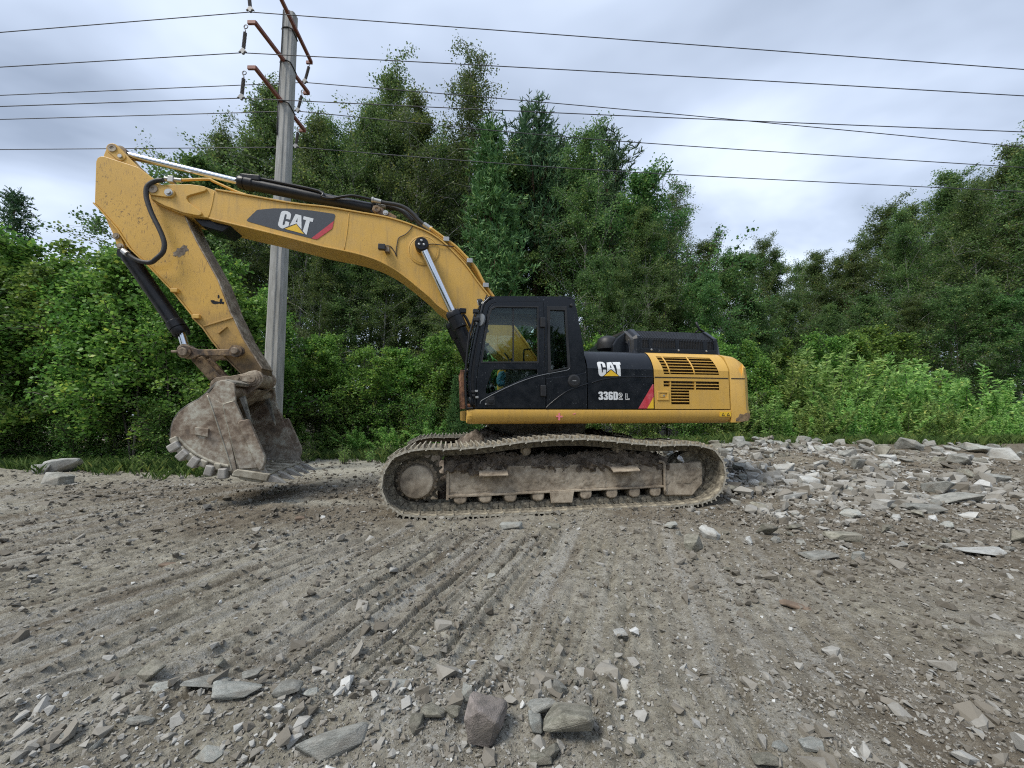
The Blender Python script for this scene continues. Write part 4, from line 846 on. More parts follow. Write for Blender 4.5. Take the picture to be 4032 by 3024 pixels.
# ------------------------------------------------------------------ ground sheet
PH = rad(17)
def bank(x, y):
    return (.45 + .10 * fbm(x * .7, y * .35, 91, 3)) * sst(5.0, 10.5, y) * sst(1.5, 4.5, x) * (1 - sst(12.2, 14.5, y))
def rut_mask(x, y):
    m = sst(1.2, 2.2, y) * (1 - sst(7.2, 8.8, y)) * (1 - .75 * sst(1.2, 3.4, x - .18 * y + .9)) * (1 - .6 * sst(2.1, 1.5, y))
    m = m * (1 - .8 * sst(-3.4, -2.2, x) * (1 - sst(3.6, 4.6, x)) * sst(4.6, 5.1, y))
    return m
def ground_h(x, y):
    x = np.asarray(x, float); y = np.asarray(y, float)
    c = x * math.cos(PH) - y * math.sin(PH); a = x * math.sin(PH) + y * math.cos(PH)
    h = bank(x, y)
    near = 1 - sst(14, 22, np.hypot(x, y))
    h = h + near * .05 * fbm(x * .45, y * .45, 3, 3)
    rm = rut_mask(x, y)
    wob = .25 * fbm(a * .5, c * .6, 9, 3)
    rid = np.sin((c + wob) * 2 * math.pi / .24 + 2.2 * fbm(c * .8, a * .25, 12, 2))
    gate = sst(-.25, .35, fbm(c * .9, a * .35, 21, 3))
    # narrow grouser grooves, each with its own depth and breaks
    ph = (c + wob * .3) / .14; gi = np.floor(ph); fr = ph - gi
    gs = _hash(gi, np.floor(a / 2.2 + .7 * _hash(gi, gi * 0, 5)), 77); brk = sst(-.45, .0, fbm(gi * 3.7, a * .8, 25, 3))
    groove = np.exp(-((fr - .45) / .13) ** 4) - .5 * np.exp(-((fr - .78) / .12) ** 2)
    h = h - near * rm * .058 * (.2 + .8 * sst(.1, .6, gs)) * (1 - .6 * sst(-.6, .8, x - .3 * y + .9)) * brk * groove
    h = h + near * rm * (.006 * gate * (np.abs(rid) ** .7 * np.sign(rid)) + .022 * fbm(c * 4.6, a * .36, 31, 3) + .030 * fbm(c * 14, a * .7, 35, 2))
    rough = .018 * fbm(x * 3.1, y * 3.1, 41, 3) + .011 * fbm(x * 11, y * 11, 45, 3)
    clod = np.maximum(0, fbm(x * 7, y * 7, 51, 3) - .12) * .055
    h = h + near * (1 - .45 * rm) * (rough * (1 + 1.1 * sst(.05, .35, bank(x, y))) + clod * (.55 + .6 * sst(2.6, 1.8, y)))
    # shallow hollow with a berm in front of the bottom stone row
    h = h + near * .05 * np.exp(-((y - 1.93 - .06 * np.sin(x * 2.3)) / .16) ** 2) * sst(-2.6, -1.8, x) * (1 - sst(.7, 1.3, x))
    # low bank under the trees on the left and in the middle
    edge = np.where(x < -6.5, 9.9, 12.9)
    h = h + .16 * sst(0, .8, y - edge) * (1 - sst(-1, 1, x)) * near + .05 * near * sst(-.6, .1, y - edge) * np.maximum(0, fbm(x * 1.7, y * 1.7, 61, 3)) * (1 - sst(-1, 1, x))
    # gravel heap at the left edge
    h = h + .17 * np.exp(-(((x + 11.3) / 2.0) ** 2 + ((y - 8.6) / .6) ** 2)) * (1 + .5 * fbm(x * 2.5, y * 2.5, 71, 3))
    # soil pushed up against the tracks
    lx = (x - .45) * math.cos(rad(9.6)) + (y - 7.15) * math.sin(rad(9.6)); ly = -(x - .45) * math.sin(rad(9.6)) + (y - 7.15) * math.cos(rad(9.6))
    alongm = sst(-2.7, -2.2, lx) * (1 - sst(1.0, 2.2, lx))
    for yc0 in (-1.78, 1.78):
        h = h + .055 * np.exp(-((ly - yc0) / .16) ** 2) * alongm * (1 + .8 * fbm(x * 5, y * 5, 81, 3))
    h = h + .04 * np.exp(-(((lx + 3.4) / 1.1) ** 2 + ((ly + .5) / 1.0) ** 2)) * (1 + fbm(x * 4, y * 4, 83, 3))
    tr = np.exp(-(np.maximum(0, np.abs(np.abs(ly) - 1.295) - .38) / .05) ** 2) * sst(-2.1, -1.95, lx) * (1 - sst(2.0, 2.15, lx))
    h = h * (1 - tr) - .012 * tr
    return h
def soil_masks(x, y):
    c = x * math.cos(PH) - y * math.sin(PH); a = x * math.sin(PH) + y * math.cos(PH)
    n = fbm(x * 1.1, y * 1.1, 101, 4)
    lx = (x - .45); ly = y - 7.15
    brown = np.exp(-(((x + 3.2) / 2.6) ** 2 + ((y - 6.4) / 1.4) ** 2)) * 1.5 + .75 * np.exp(-(((x + .3) / 3.4) ** 2 + ((y - 5.9) / 1.1) ** 2))
    brown = brown + .55 * np.exp(-(((x + 8) / 4.) ** 2 + ((y - 7.0) / 1.1) ** 2)) + .75 * sst(2.0, 4.0, x) * sst(2.6, 4.4, y) + .35 * sst(.6, 2.4, x) + .35 * sst(.4, 1.6, x) * sst(3.2, 2.0, y)
    brown = np.clip(brown * (1 + 1.1 * n) - .06, 0, .92)
    pale = sst(8.4, 9.6, y) * (1 - sst(1.0, 2.5, x)) * (1 - sst(13.2, 14.5, y)) * .85 + .6 * np.exp(-(((x + 9.5) / 3.5) ** 2 + ((y - 5.9) / .35) ** 2)) + .6 * np.exp(-(((x + 2.9) / 1.7) ** 2 + ((y - 6.0) / .16) ** 2))
    pale = np.clip(pale * (1 + .9 * n), 0, .9)
    rm = rut_mask(x, y) * (1 - .5 * sst(-.6, .8, x - .3 * y + .9))
    brown = brown + .85 * rm * sst(.08, .42, fbm(c * 13, a * .30, 121, 3)) * sst(-.4, .3, fbm(x * .7, y * .7, 125, 3))  # dark soil streaks along the ruts, also standing in for groove shade
    brown = np.clip(brown * (1 - pale * .9), 0, .92)
    st = sst(.02, .40, fbm(c * 12.0, a * .32, 111, 3)) * rut_mask(x, y) * .95 + .7 * sst(.22, .5, fbm(x * 2.2, y * 2.2, 117, 4)) * sst(3.6, 2.2, y)
    return np.clip(np.stack([brown, pale, st, np.ones_like(x)], -1), 0, 1)

def build_ground():
    ang_in = np.arange(-1.10, 1.1001, .0047)
    ang_out = np.linspace(1.10, 2 * math.pi - 1.10, 60)[1:-1]
    ang = np.concatenate([ang_in, ang_out])
    rr = np.concatenate([[.02, .3, .6, .9, 1.15], 1.3 * np.exp(np.arange(0, math.log(13.5 / 1.3), .0047)), np.geomspace(13.7, 400, 60)])
    A, Rr = np.meshgrid(ang, rr)
    X = Rr * np.sin(A); Y = Rr * np.cos(A)
    Z = ground_h(X.ravel(), Y.ravel())
    V = np.stack([X.ravel(), Y.ravel(), Z], 1)
    na, nr = len(ang), len(rr)
    i, j = np.meshgrid(np.arange(nr - 1), np.arange(na), indexing='ij')
    a0 = i * na + j; a1 = i * na + (j + 1) % na
    Fc = np.stack([a0, a1, a1 + na, a0 + na], -1).reshape(-1, 4)[:, ::-1]
    me = big_mesh('ground', V, Fc, MAT['soil'], smooth=True, attrs={'soil': soil_masks(X.ravel(), Y.ravel())})
    o = link(bpy.data.objects.new('ground', me))
    tag(o, kind='structure')
    return o
build_ground()

# ------------------------------------------------------------------ excavator (machine space: front is -x, the side facing the camera is -y)
EX = empty('excavator', (.45, 7.15, 0), rad(9.6))
tag(EX, 'yellow and black crawler excavator standing with its bucket lowered on the stony clearing', 'excavator')

def decal(name, pts, y, mat, parent, holes=(), proud=.004):
    return plate(name, pts, y - proud, y + .006, mat, parent, holes=holes)

# ---- boom
yb = -.262
top = T['boom_top']; bot = T['boom_bot']
nose = [(-6.235, 4.735), (-6.262, 4.80), (-6.27, 4.875), (-6.245, 4.945)]
boom_line = smooth2(top[:4], 3) + smooth2(top[4:], 4) + smooth2(bot, 4)[::-1] + nose
boom = plate('boom', boom_line, yb, -yb, MAT['yellow'], EX, bevel=.006)
tl_ = smooth2(top[4:], 5)
ribbon('top_flange', tl_, .026, -.285, .285, MAT['yellow'], boom, side=1, bevel=.005)
bl_ = smooth2(bot[4:], 5)
ribbon('bottom_flange', bl_, .022, -.285, .285, MAT['yellow'], boom, side=-1, bevel=.005)
for s in (1, -1):
    y0, y1 = sorted((s * .255, s * .292))
    plate('nose_plate', T['boom_lug'], y0, y1, MAT['yellow'], boom, bevel=.008)
    y0, y1 = sorted((s * .28, s * .318))
    p, k = T['boom_pin']
    d = Vector((k[0] - p[0], k[1] - p[1])); n = Vector((-d.y, d.x)).normalized()
    capsule = []
    for c0, r0, a0 in ((p, .098, 90), (k, .078, -90)):
        base = math.atan2(d.y, d.x)
        for q in range(9):
            a = base + rad(a0 + q * 22.5); capsule.append((c0[0] + math.cos(a) * r0, c0[1] + math.sin(a) * r0))
    plate('pin_keeper', capsule, y0, y1, MAT['stick'] if s > 0 else MAT['yellow'], boom, bevel=.006)
    lathe('nose_pin', (p[0], s * .30, p[1]), (0, s, 0), [(0, .065), (.03, .065), (.03, .025), (.02, .02)], MAT['brown_steel'], boom, 20)
    lathe('keeper_bolt', (k[0], s * .31, k[1]), (0, s, 0), [(0, .058), (.018, .058), (.018, .034), (.04, .034)], MAT['zinc'], boom, 16)
# boss and pin of the boom cylinders
bp = T['bcyl'][0]
for s in (1, -1):
    lathe('cylinder_boss', (bp[0] + .02, s * .24, bp[1] - .02), (0, s, 0), [(0, .265), (.032, .265), (.036, .245), (.030, .24), (.030, .235), (.036, .225)], MAT['yellow'], boom, 40)
    lathe('boss_pipe', (bp[0], s * .25, bp[1]), (0, s, 0), [(0, .12), (.075, .105)], MAT['yellow'], boom, 24)
# decal with the maker's letters
for xa, za, xb, zb_ in ((-5.36, 4.94, -5.42, 4.52), (-3.30, 4.78, -3.36, 4.12), (-1.18, 3.05, -.94, 3.42)):
    tube('weld_seam', [(xa, yb - .001, za), ((xa + xb) / 2 + .01, yb - .001, (za + zb_) / 2), (xb, yb - .001, zb_)], .007, MAT['yellow'], boom, 6, 4)
decal('decal_panel', T['boom_decal'], yb, MAT['decal_grey'], boom)
decal('decal_red_stripe', T['boom_red'], yb - .003, MAT['decal_red2'], boom)
decal('letter_c', T['C1'], yb - .003, MAT['decal_white'], boom)
decal('letter_a', T['A1'], yb - .003, MAT['decal_white'], boom, holes=[T['A1h']])
decal('letter_t', T['T1'], yb - .003, MAT['decal_white'], boom)
decal('decal_triangle', T['tri1'], yb - .003, MAT['decal_yellow'], boom)
# work lamp, wires, pipes
lp = T['boom_lamp']
box('work_lamp', lp[0][0] - .06, lp[0][0] + .055, -.41, -.33, lp[0][1] - .045, lp[0][1] + .05, MAT['plastic'], boom, .008)
box('lamp_bracket', lp[1][0] - .045, lp[1][0] + .03, -.36, -.26, lp[1][1] - .045, lp[1][1] + .04, MAT['brown_steel'], boom, .004)
tube('lamp_wire', [(x, -.273, z) for x, z in T['wire1']], .0075, MAT['rubber'], boom, 6, 4)
tube('sensor_wire', [(x, -.29, z) for x, z in T['wire2']], .008, MAT['rubber'], boom, 6, 4)
for dy in (-.0, .12, .24):
    tube('boom_pipe', [(x, -.18 + dy, z + .012) for x, z in T['pipe_curve'] + T['pipe_end']], .026, MAT['yellow'], boom, 8, 4)
for k, (i, f) in enumerate(((1, .3), (3, .4), (5, .2))):
    a = lerp2(T['pipe_curve'][i], T['pipe_curve'][i + 1], f)
    box('pipe_clamp', a[0] - .05, a[0] + .05, -.23, .10, a[1] - .035, a[1] + .045, MAT['zinc'], boom, .006)
tube('nose_pipe', [(x, -.12, z) for x, z in T['pipe_nose']], .022, MAT['yellow'], boom, 8, 4)
pn = T['pipe_nose'][0]
cyl('hose_fitting', (pn[0] - .13, -.14, pn[1] - .005), (pn[0] + .10, -.12, pn[1]), .034, MAT['zinc'], boom, 12)
box('fitting_block', pn[0] - .08, pn[0] + .0, -.17, -.08, pn[1] - .06, pn[1] + .04, MAT['zinc'], boom, .006)
tube('hose', [(x, -.14, z) for x, z in T['hoseA']], .033, MAT['rubber'], boom, 10, 5)
tube('hose', [(x, -.05, z) for x, z in T['hoseB']], .033, MAT['rubber'], boom, 10, 5)
tube('hose', [(x, .06, z + .02) for x, z in T['hoseA']], .033, MAT['rubber'], boom, 10, 5)
for key, q in (('hoseA', 0), ('hoseA', -1), ('hoseB', 0)):
    L_ = T[key]; a = L_[q]; b = L_[q + 1] if q == 0 else L_[q - 1]
    d = Vector((b[0] - a[0], 0, b[1] - a[1])).normalized(); yy = -.14 if key == 'hoseA' else -.05
    lathe('hose_ferrule', (a[0], yy, a[1]), d, [(-.03, .05), (.0, .05), (.0, .041), (.13, .041), (.13, .036)], MAT['zinc'], boom, 12)
tube('steel_pipe', [(x, -.13, z) for x, z in T['hose_tube']], .024, MAT['cyl_black'], boom, 8, 4)
plate('stop_plate', [T['boom_stop'][0], T['boom_stop'][1], T['boom_stop'][2], (T['boom_stop'][2][0] + .15, T['boom_stop'][2][1] + .14), (T['boom_stop'][0][0] + .1, T['boom_stop'][0][1] + .07)], -.19, .19, MAT['cyl_black'], boom, bevel=.01)
for q in (.27, .34):
    a = lerp2(tl_[0], tl_[len(tl_) // 2], q * 1.6)
    box('pipe_bracket', a[0] - .03, a[0] + .03, -.2, -.12, a[1] - .02, a[1] + .07, MAT['yellow'], boom, .005)

# ---- stick (arm)
ys = -.19
stick = plate('stick', T['stick'], ys, -ys, MAT['stick'], EX, bevel=.008)
left_edge = [T['stick'][i] for i in range(len(T['stick']) - 6, len(T['stick']))]
st_left = [T['stick'][0]] + T['stick'][::-1][:11]
ribbon('rear_flange', st_left, .02, -.212, .212, MAT['stick'], stick, side=-1, bevel=.005)
st_right = T['stick'][8:16]
ribbon('front_plate', smooth2(st_right, 2), .02, -.196, .196, MAT['brown_steel'], stick, side=1, bevel=.004)
for s in (1, -1):
    y0, y1 = sorted((s * .05, s * .16)); plate('cylinder_lug', smooth2(T['stick_tail'], 2), y0, y1, MAT['yellow'], stick, bevel=.008)
    p, k = T['stick_tail_pin']
    lathe('lug_pin', (p[0], s * .15, p[1]), (0, s, 0), [(0, .06), (.035, .06), (.035, .03), (.025, .025)], MAT['brown_steel'], stick, 18)
    lathe('lug_bolt', (k[0], s * .15, k[1]), (0, s, 0), [(0, .052), (.02, .052), (.02, .03), (.04, .03)], MAT['zinc'], stick, 14)
    capsule = []
    d = Vector((k[0] - p[0], k[1] - p[1])); base = math.atan2(d.y, d.x)
    for c0, r0, a0 in ((p, .085, 90), (k, .07, -90)):
        for q in range(9):
            a = base + rad(a0 + q * 22.5); capsule.append((c0[0] + math.cos(a) * r0, c0[1] + math.sin(a) * r0))
    y0, y1 = sorted((s * .155, s * .172)); plate('lug_keeper', capsule, y0, y1, MAT['stick'], stick, bevel=.005)
    y0, y1 = sorted((s * .08, s * .135)); plate('bracket_plate', T['stick_brk'], y0, y1, MAT['stick'], stick, bevel=.006)
    for p in T['stick_brk_pin']:
        lathe('bracket_pin', (p[0], s * .13, p[1]), (0, s, 0), [(0, .048), (.02, .048), (.02, .026), (.035, .026)], MAT['brown_steel'], stick, 14)
tube('hose', [(x, -.33 if i < 12 else -.30, z) for i, (x, z) in enumerate(T['stick_hose'])], .034, MAT['rubber'], stick, 10, 4)
f0, f1 = T['stick_fit']
cyl('hose_ferrule', (f0[0], -.31, f0[1]), (f1[0], -.27, f1[1]), .042, MAT['zinc'], stick, 12)
for p in T['stick_tabs']:
    box('pipe_tab', p[0] - .045, p[0] + .05, -.25, -.17, p[1] - .03, p[1] + .03, MAT['yellow'], stick, .006)
r0, r1 = T['stick_rib']
ribbon('weld_rib', [r0, r1], .022, -.206, -.18, MAT['stick'], stick, side=1, bevel=.004)
m0, m1 = T['stick_marks']
plate('small_bracket', [m0, (m0[0] + .02, m0[1] - .03), (m1[0] - .01, m1[1] - .03), (m1[0] + .03, m1[1] + .01), (m1[0] + .01, m1[1] + .03), (m0[0] + .04, m0[1] + .01)], -.215, -.18, MAT['stick'], stick, bevel=.004)
# scraped dark patches on the paint
def blob(c, rx, rz, seed, n=26, rot=0.):
    R = random.Random(seed); o = []
    for i in range(n):
        a = 2 * math.pi * i / n; k = .75 + .5 * R.random()
        x, z = math.cos(a) * rx * k, math.sin(a) * rz * k
        o.append((c[0] + x * math.cos(rot) - z * math.sin(rot), c[1] + x * math.sin(rot) + z * math.cos(rot)))
    return o
decal('scraped_patch', blob(T['patches'][0], .125, .065, 3, rot=.75), ys, MAT['brown_steel'], stick, proud=.0015)
for k, (dx, dz, rx, rz) in enumerate(((0, 0, .075, .022), (.06, .03, .022, .045), (-.06, .02, .03, .02), (.02, .10, .014, .03), (.085, .0, .02, .02))):
    decal('chipped_patch', blob((T['patches'][1][0] + dx, T['patches'][1][1] + dz), rx, rz, 30 + k), ys, MAT['cyl_black'], stick, proud=.0015)

# ---- hydraulic cylinders
def v3(p, y): return Vector((p[0], y, p[1]))
def hyd(name, p_rod, p_gland, p_end, y, rb, rr, rg, parent=EX, eye=True, gl=.22):
    a, b, c = v3(p_rod, y), v3(p_gland, y), v3(p_end, y)
    ax = (c - b).normalized(); Lb = (c - b).length
    o = lathe(name, b, ax, [(0, rg * .9), (.02, rg), (.09, rg), (.09, rg * .92), (.11, rg * .92), (.11, rg * 1.02), (gl, rg * 1.02), (gl + .02, rb), (Lb - .12, rb), (Lb - .10, rb * 1.04), (Lb - .03, rb * 1.04), (Lb, rb * .8)], MAT['cyl_black'], parent, 28)
    cyl('rod', a, b + ax * .03, rr, MAT['chrome'], o, 20)
    if eye:
        lathe('rod_eye', a - Vector((0, .075, 0)), (0, 1, 0), [(0, rr * 1.7), (.15, rr * 1.7)], MAT['brown_steel'], o, 18)
        lathe('base_eye', c + ax * .02 - Vector((0, .075, 0)), (0, 1, 0), [(0, rb * .95), (.15, rb * .95)], MAT['cyl_black'], o, 18)
    R = max(1, int(2 * math.pi * rg / .05))
    for k in range(8):
        u = ax.orthogonal().normalized(); w = ax.cross(u); an = k * math.pi / 4 + .2
        q = b + (u * math.cos(an) + w * math.sin(an)) * rg * .8
        cyl('gland_bolt', q - ax * .018, q + ax * .01, .014, MAT['cyl_black'], o, 6)
    return o
sc_ = T['scyl']
scyl = hyd('stick_cylinder', (sc_[0][0] + .03, sc_[0][1] - .02), sc_[1], (sc_[2][0], sc_[2][1] + .0), 0, .098, .056, .112)
ax = (v3(sc_[2], 0) - v3(sc_[1], 0)).normalized()
b0 = v3(sc_[1], -.06) + Vector((0, 0, .10))
tube('cylinder_pipe', [b0 + ax * .05, b0 + ax * .30, b0 + ax * .5 + Vector((0, 0, -.0)), b0 + ax * 1.3 - Vector((0, .03, .02))] + [Vector((x, -.13, z)) for x, z in T['hose_tube'][:1]], .028, MAT['cyl_black'], scyl, 8, 4)
box('pipe_manifold', -5.07, -4.78, -.10, .02, 5.29, 5.40, MAT['cyl_black'], scyl, .02)
for s in (1, -1):
    y0, y1 = sorted((s * .10, s * .15))
    brk = plate('cylinder_bracket', T['scyl_bracket'], y0, y1, MAT['rusty_link'], boom, bevel=.006)
    p, k = T['scyl_pin']
    lathe('bracket_pin', (p[0], s * .145, p[1]), (0, s, 0), [(0, .06), (.025, .06), (.025, .028), (.015, .02)], MAT['rusty_link'], boom, 18)
    lathe('bracket_bolt', (k[0], s * .145, k[1]), (0, s, 0), [(0, .045), (.015, .045), (.015, .025), (.03, .025)], MAT['zinc'], boom, 14)
bc = T['bcyl']
dirv = Vector((bc[2][0] - bc[0][0], bc[2][1] - bc[0][1])).normalized()
base_pt = (bc[2][0] + dirv.x * 1.32, bc[2][1] + dirv.y * 1.32)
gl_pt = (bc[0][0] + dirv.x * ((bc[1][0] - bc[0][0]) * dirv.x + (bc[1][1] - bc[0][1]) * dirv.y), bc[0][1] + dirv.y * ((bc[1][0] - bc[0][0]) * dirv.x + (bc[1][1] - bc[0][1]) * dirv.y))
for s in (-1, 1):
    o = hyd('boom_cylinder', bc[0], gl_pt, base_pt, s * .42, .105, .062, .128, gl=.30)
    lathe('pin_cap', (bc[0][0], s * .36, bc[0][1]), (0, s, 0), [(0, .115), (.13, .115), (.15, .105)], MAT['cyl_black'], o, 28)
    for k in range(3):
        a = rad(90 + 120 * k)
        lathe('cap_bolt', (bc[0][0] + math.cos(a) * .045, s * .505, bc[0][1] + math.sin(a) * .045), (0, s, 0), [(0, .02), (.02, .02), (.024, .014)], MAT['zinc'], o, 8)
    q = v3(gl_pt, s * .42); axv = Vector((dirv.x, 0, dirv.y)); sd_ = Vector((-dirv.y, 0, dirv.x))
    tube('cylinder_pipe', [q + axv * .12 + sd_ * .12, q + axv * .2 + sd_ * .17, q + axv * .9 + sd_ * .17], .024, MAT['cyl_black'], o, 8, 4)
    a_ = q + axv * .06 + sd_ * .16
    box('port_block', a_.x - .06, a_.x + .06, a_.y - .05, a_.y + .05, a_.z - .03, a_.z + .05, MAT['cyl_black'], o, .01)
kc = T['kcyl']
kcyl = hyd('bucket_cylinder', kc[2], kc[1], (T['kcyl_top'][0][0] - .03, T['kcyl_top'][0][1] + .06), 0, .105, .058, .122)

# ---- bucket linkage
lpn = T['link_pins']
for s in (1, -1):
    y0, y1 = sorted((s * .225, s * .275))
    lk = plate('idler_link', T['link_out'], y0, y1, MAT['rusty_link'], EX, bevel=.012)
    for k, r in ((0, .062), (1, .052)):
        p = lpn[k]
        lathe('link_boss', (p[0], s * .25, p[1]), (0, s, 0), [(0, .095), (.05, .095), (.05, .085), (.052, .07)], MAT['rusty_link'], lk, 22)
        lathe('link_pin', (p[0], s * .27, p[1]), (0, s, 0), [(0, r), (.065, r), (.07, r * .85)], MAT['brown_steel'], lk, 20)
p = lpn[0]
cyl('retaining_bolt', (p[0] - .16, -.31, p[1]), (p[0] - .05, -.31, p[1]), .018, MAT['brown_steel'], lk, 8)
cyl('cross_pin', (lpn[0][0], -.24, lpn[0][1]), (lpn[0][0], .24, lpn[0][1]), .06, MAT['brown_steel'], EX, 20)
for s in (1, -1):
    y0, y1 = sorted((s * .07, s * .15))
    plate('power_link', T['plink'], y0, y1, MAT['rusty_link'], EX, bevel=.015)
cyl('link_tube', (lpn[3][0] - .10, -.17, lpn[3][1] - .035), (lpn[3][0] - .10, .17, lpn[3][1] - .035), .11, MAT['rusty_link'], EX, 24)
cyl('stick_end_boss', (lpn[2][0], -.205, lpn[2][1]), (lpn[2][0], .205, lpn[2][1]), .135, MAT['brown_steel'], stick, 28)

# ---- bucket
yk = -.70
bk = empty('bucket', parent=EX)
side = T['bk_side']
for s in (1, -1):
    y0, y1 = sorted((s * .665, s * .70))
    plate('side_plate', side, y0, y1, MAT['bucket'], bk, bevel=.008)
    y0, y1 = sorted((s * .695, s * .756))
    plate('side_cutter', T['bk_cutter'], y0, y1, MAT['bucket'], bk, bevel=.012)
    y0, y1 = sorted((s * .695, s * .730))
    plate('edge_plate', T['bk_edge'], y0, y1, MAT['bucket'], bk, bevel=.006)
    y0, y1 = sorted((s * .694, s * .722))
    plate('side_strap', T['bk_strap1'], y0, y1, MAT['bucket'], bk, bevel=.005)
    y0, y1 = sorted((s * .694, s * .724))
    plate('wear_patch', T['bk_patch'], y0, y1, MAT['bucket'], bk, bevel=.005)
    for bead in (T['bk_strap1'][:5], [T['bk_edge'][0]] + T['bk_edge'][:0:-1][:3], T['bk_edge'][:2], [T['bk_cutter'][0], T['bk_cutter'][-1]]):
        tube('weld_bead', [(x, s * .722, z) for x, z in bead], .011, MAT['bucket_low'], bk, 6, 4)
    y0, y1 = sorted((s * .69, s * .725))
    plate('wear_rim', T['bk_rim'], y0, y1, MAT['bucket_low'], bk, bevel=.015)
    y0, y1 = sorted((s * .655, s * .745))
    plate('lip_end', T['bk_wear'], y0, y1, MAT['bucket_low'], bk, bevel=.014)
    # ears holding the pins
    y0, y1 = sorted((s * .205, s * .255))
    plate('ear', smooth2(T['ear'], 1), y0, y1, MAT['brown_steel'], bk, bevel=.01)
    lathe('ear_boss', (lpn[2][0], s * .245, lpn[2][1]), (0, s, 0), [(0, .125), (.03, .125), (.035, .115), (.035, .095), (.045, .09)], MAT['brown_steel'], bk, 28)
    y0, y1 = sorted((s * .262, s * .30))
    plate('pin_keeper', T['keeper'], y0, y1, MAT['brown_steel'], bk, bevel=.008)
    lathe('pin_hole_cap', (lpn[2][0], s * .295, lpn[2][1]), (0, s, 0), [(0, .06), (.012, .06), (.012, .016), (.0, .014)], MAT['brown_steel'], bk, 20)
    q = (lpn[2][0] - .19, lpn[2][1] + .005)
    lathe('keeper_bolt', (q[0], s * .29, q[1]), (0, s, 0), [(0, .05), (.014, .05), (.014, .026), (.035, .026)], MAT['brown_steel'], bk, 14)
    # side shrouds round the heel
    cc = (-4.75, 1.35)
    for i, p in enumerate(T['shrouds'] + T['shroud2']):
        d = Vector((p[0] - cc[0], p[1] - cc[1])).normalized(); tt = Vector((-d.y, d.x))
        big = i < 5
        r_in, r_out, hw = (.08, .07, .055) if big else (.06, .045, .050)
        pc = Vector(p)
        q = [pc - d * r_in - tt * hw, pc + d * r_out - tt * hw, pc + d * r_out + tt * hw, pc - d * r_in + tt * hw]
        y0, y1 = sorted((s * (.62 if big else .64), s * (.765 if big else .735)))
        plate('heel_shroud', [(a.x, a.y) for a in q], y0, y1, MAT['tooth'] if big else MAT['bucket_low'], bk, bevel=.018)
shell = [(-4.70, 1.815)] + smooth2(T['bk_shell'], 3) + [(-4.34, .44), (-4.20, .435)]
ribbon('shell', shell, .03, -.668, .668, MAT['bucket_in'], bk, side=-1, bevel=.004)
ribbon('shell_skin', [(a[0], a[1]) for a in smooth2(T['bk_shell'][1:], 3)], .012, -.66, .66, MAT['bucket_low'], bk, side=1)
plate('lip', [(-4.50, .455), (-4.20, .405), (-4.13, .42), (-4.14, .452), (-4.28, .495), (-4.50, .51)], -.66, .66, MAT['bucket_low'], bk, bevel=.008)
plate('hinge_box', [(-5.20, 1.66), (-5.19, 1.80), (-5.05, 1.83), (-4.82, 1.80), (-4.66, 1.76), (-4.60, 1.77), (-4.87, 1.53), (-5.09, 1.46)], -.22, .22, MAT['brown_steel'], bk, bevel=.02)
plate('top_plate', [(-4.70, 1.80), (-4.70, 1.83), (-4.95, 1.84), (-5.0, 1.78)], -.66, .66, MAT['bucket'], bk, bevel=.004)
cyl('torque_tube', (-4.83, -.66, 1.70), (-4.83, .66, 1.70), .10, MAT['brown_steel'], bk, 24)
for k in (-.42, .42):
    plate('gusset', [(-4.75, 1.62), (-4.62, 1.30), (-4.56, 1.18), (-4.58, 1.30), (-4.68, 1.66)], k - .02, k + .02, MAT['bucket_in'], bk, bevel=.004)
# five teeth on adapters
tip = T['tooth0'][3]
for k in range(5):
    y = -.66 + .33 * k
    prof_t = [(-4.235, 0.394), (-4.178, 0.498), (-4.107, 0.471), (-4.032, 0.426), (tip[0], tip[1]), (tip[0] - .02, tip[1] - .006), (-4.095, 0.382)]
    V = []; Fs = []
    n = len(prof_t)
    for j, (x, z) in enumerate(prof_t):
        hw = .068 - .045 * max(0, min(1, (x + 4.2) / .24))
        V += [(x, y - hw, z), (x, y + hw, z)]
    Fs.append(tuple(range(0, 2 * n, 2))); Fs.append(tuple(range(2 * n - 1, 0, -2)))
    for j in range(n):
        a = 2 * j; b = 2 * ((j + 1) % n); Fs.append((a, b, b + 1, a + 1))
    o = mobj('tooth', V, Fs, MAT['tooth'], bk, bevel=.007)
    for s in (-1, 1):
        lathe('tooth_pin', (-4.195, y + s * .062, .42), (0, s, 0), [(0, .018), (.009, .018)], MAT['bucket_low'], o, 10)
    plate('adapter', [(-4.60, .50), (-4.55, .545), (-4.33, .535), (-4.205, .505), (-4.262, .38), (-4.40, .40), (-4.56, .44)], y - .055, y + .055, MAT['bucket_low'], bk, bevel=.012)
    if k < 4:
        box('lip_shroud', -4.42, -4.20, y + .10, y + .23, .40, .512, MAT['bucket_low'], bk, .02)

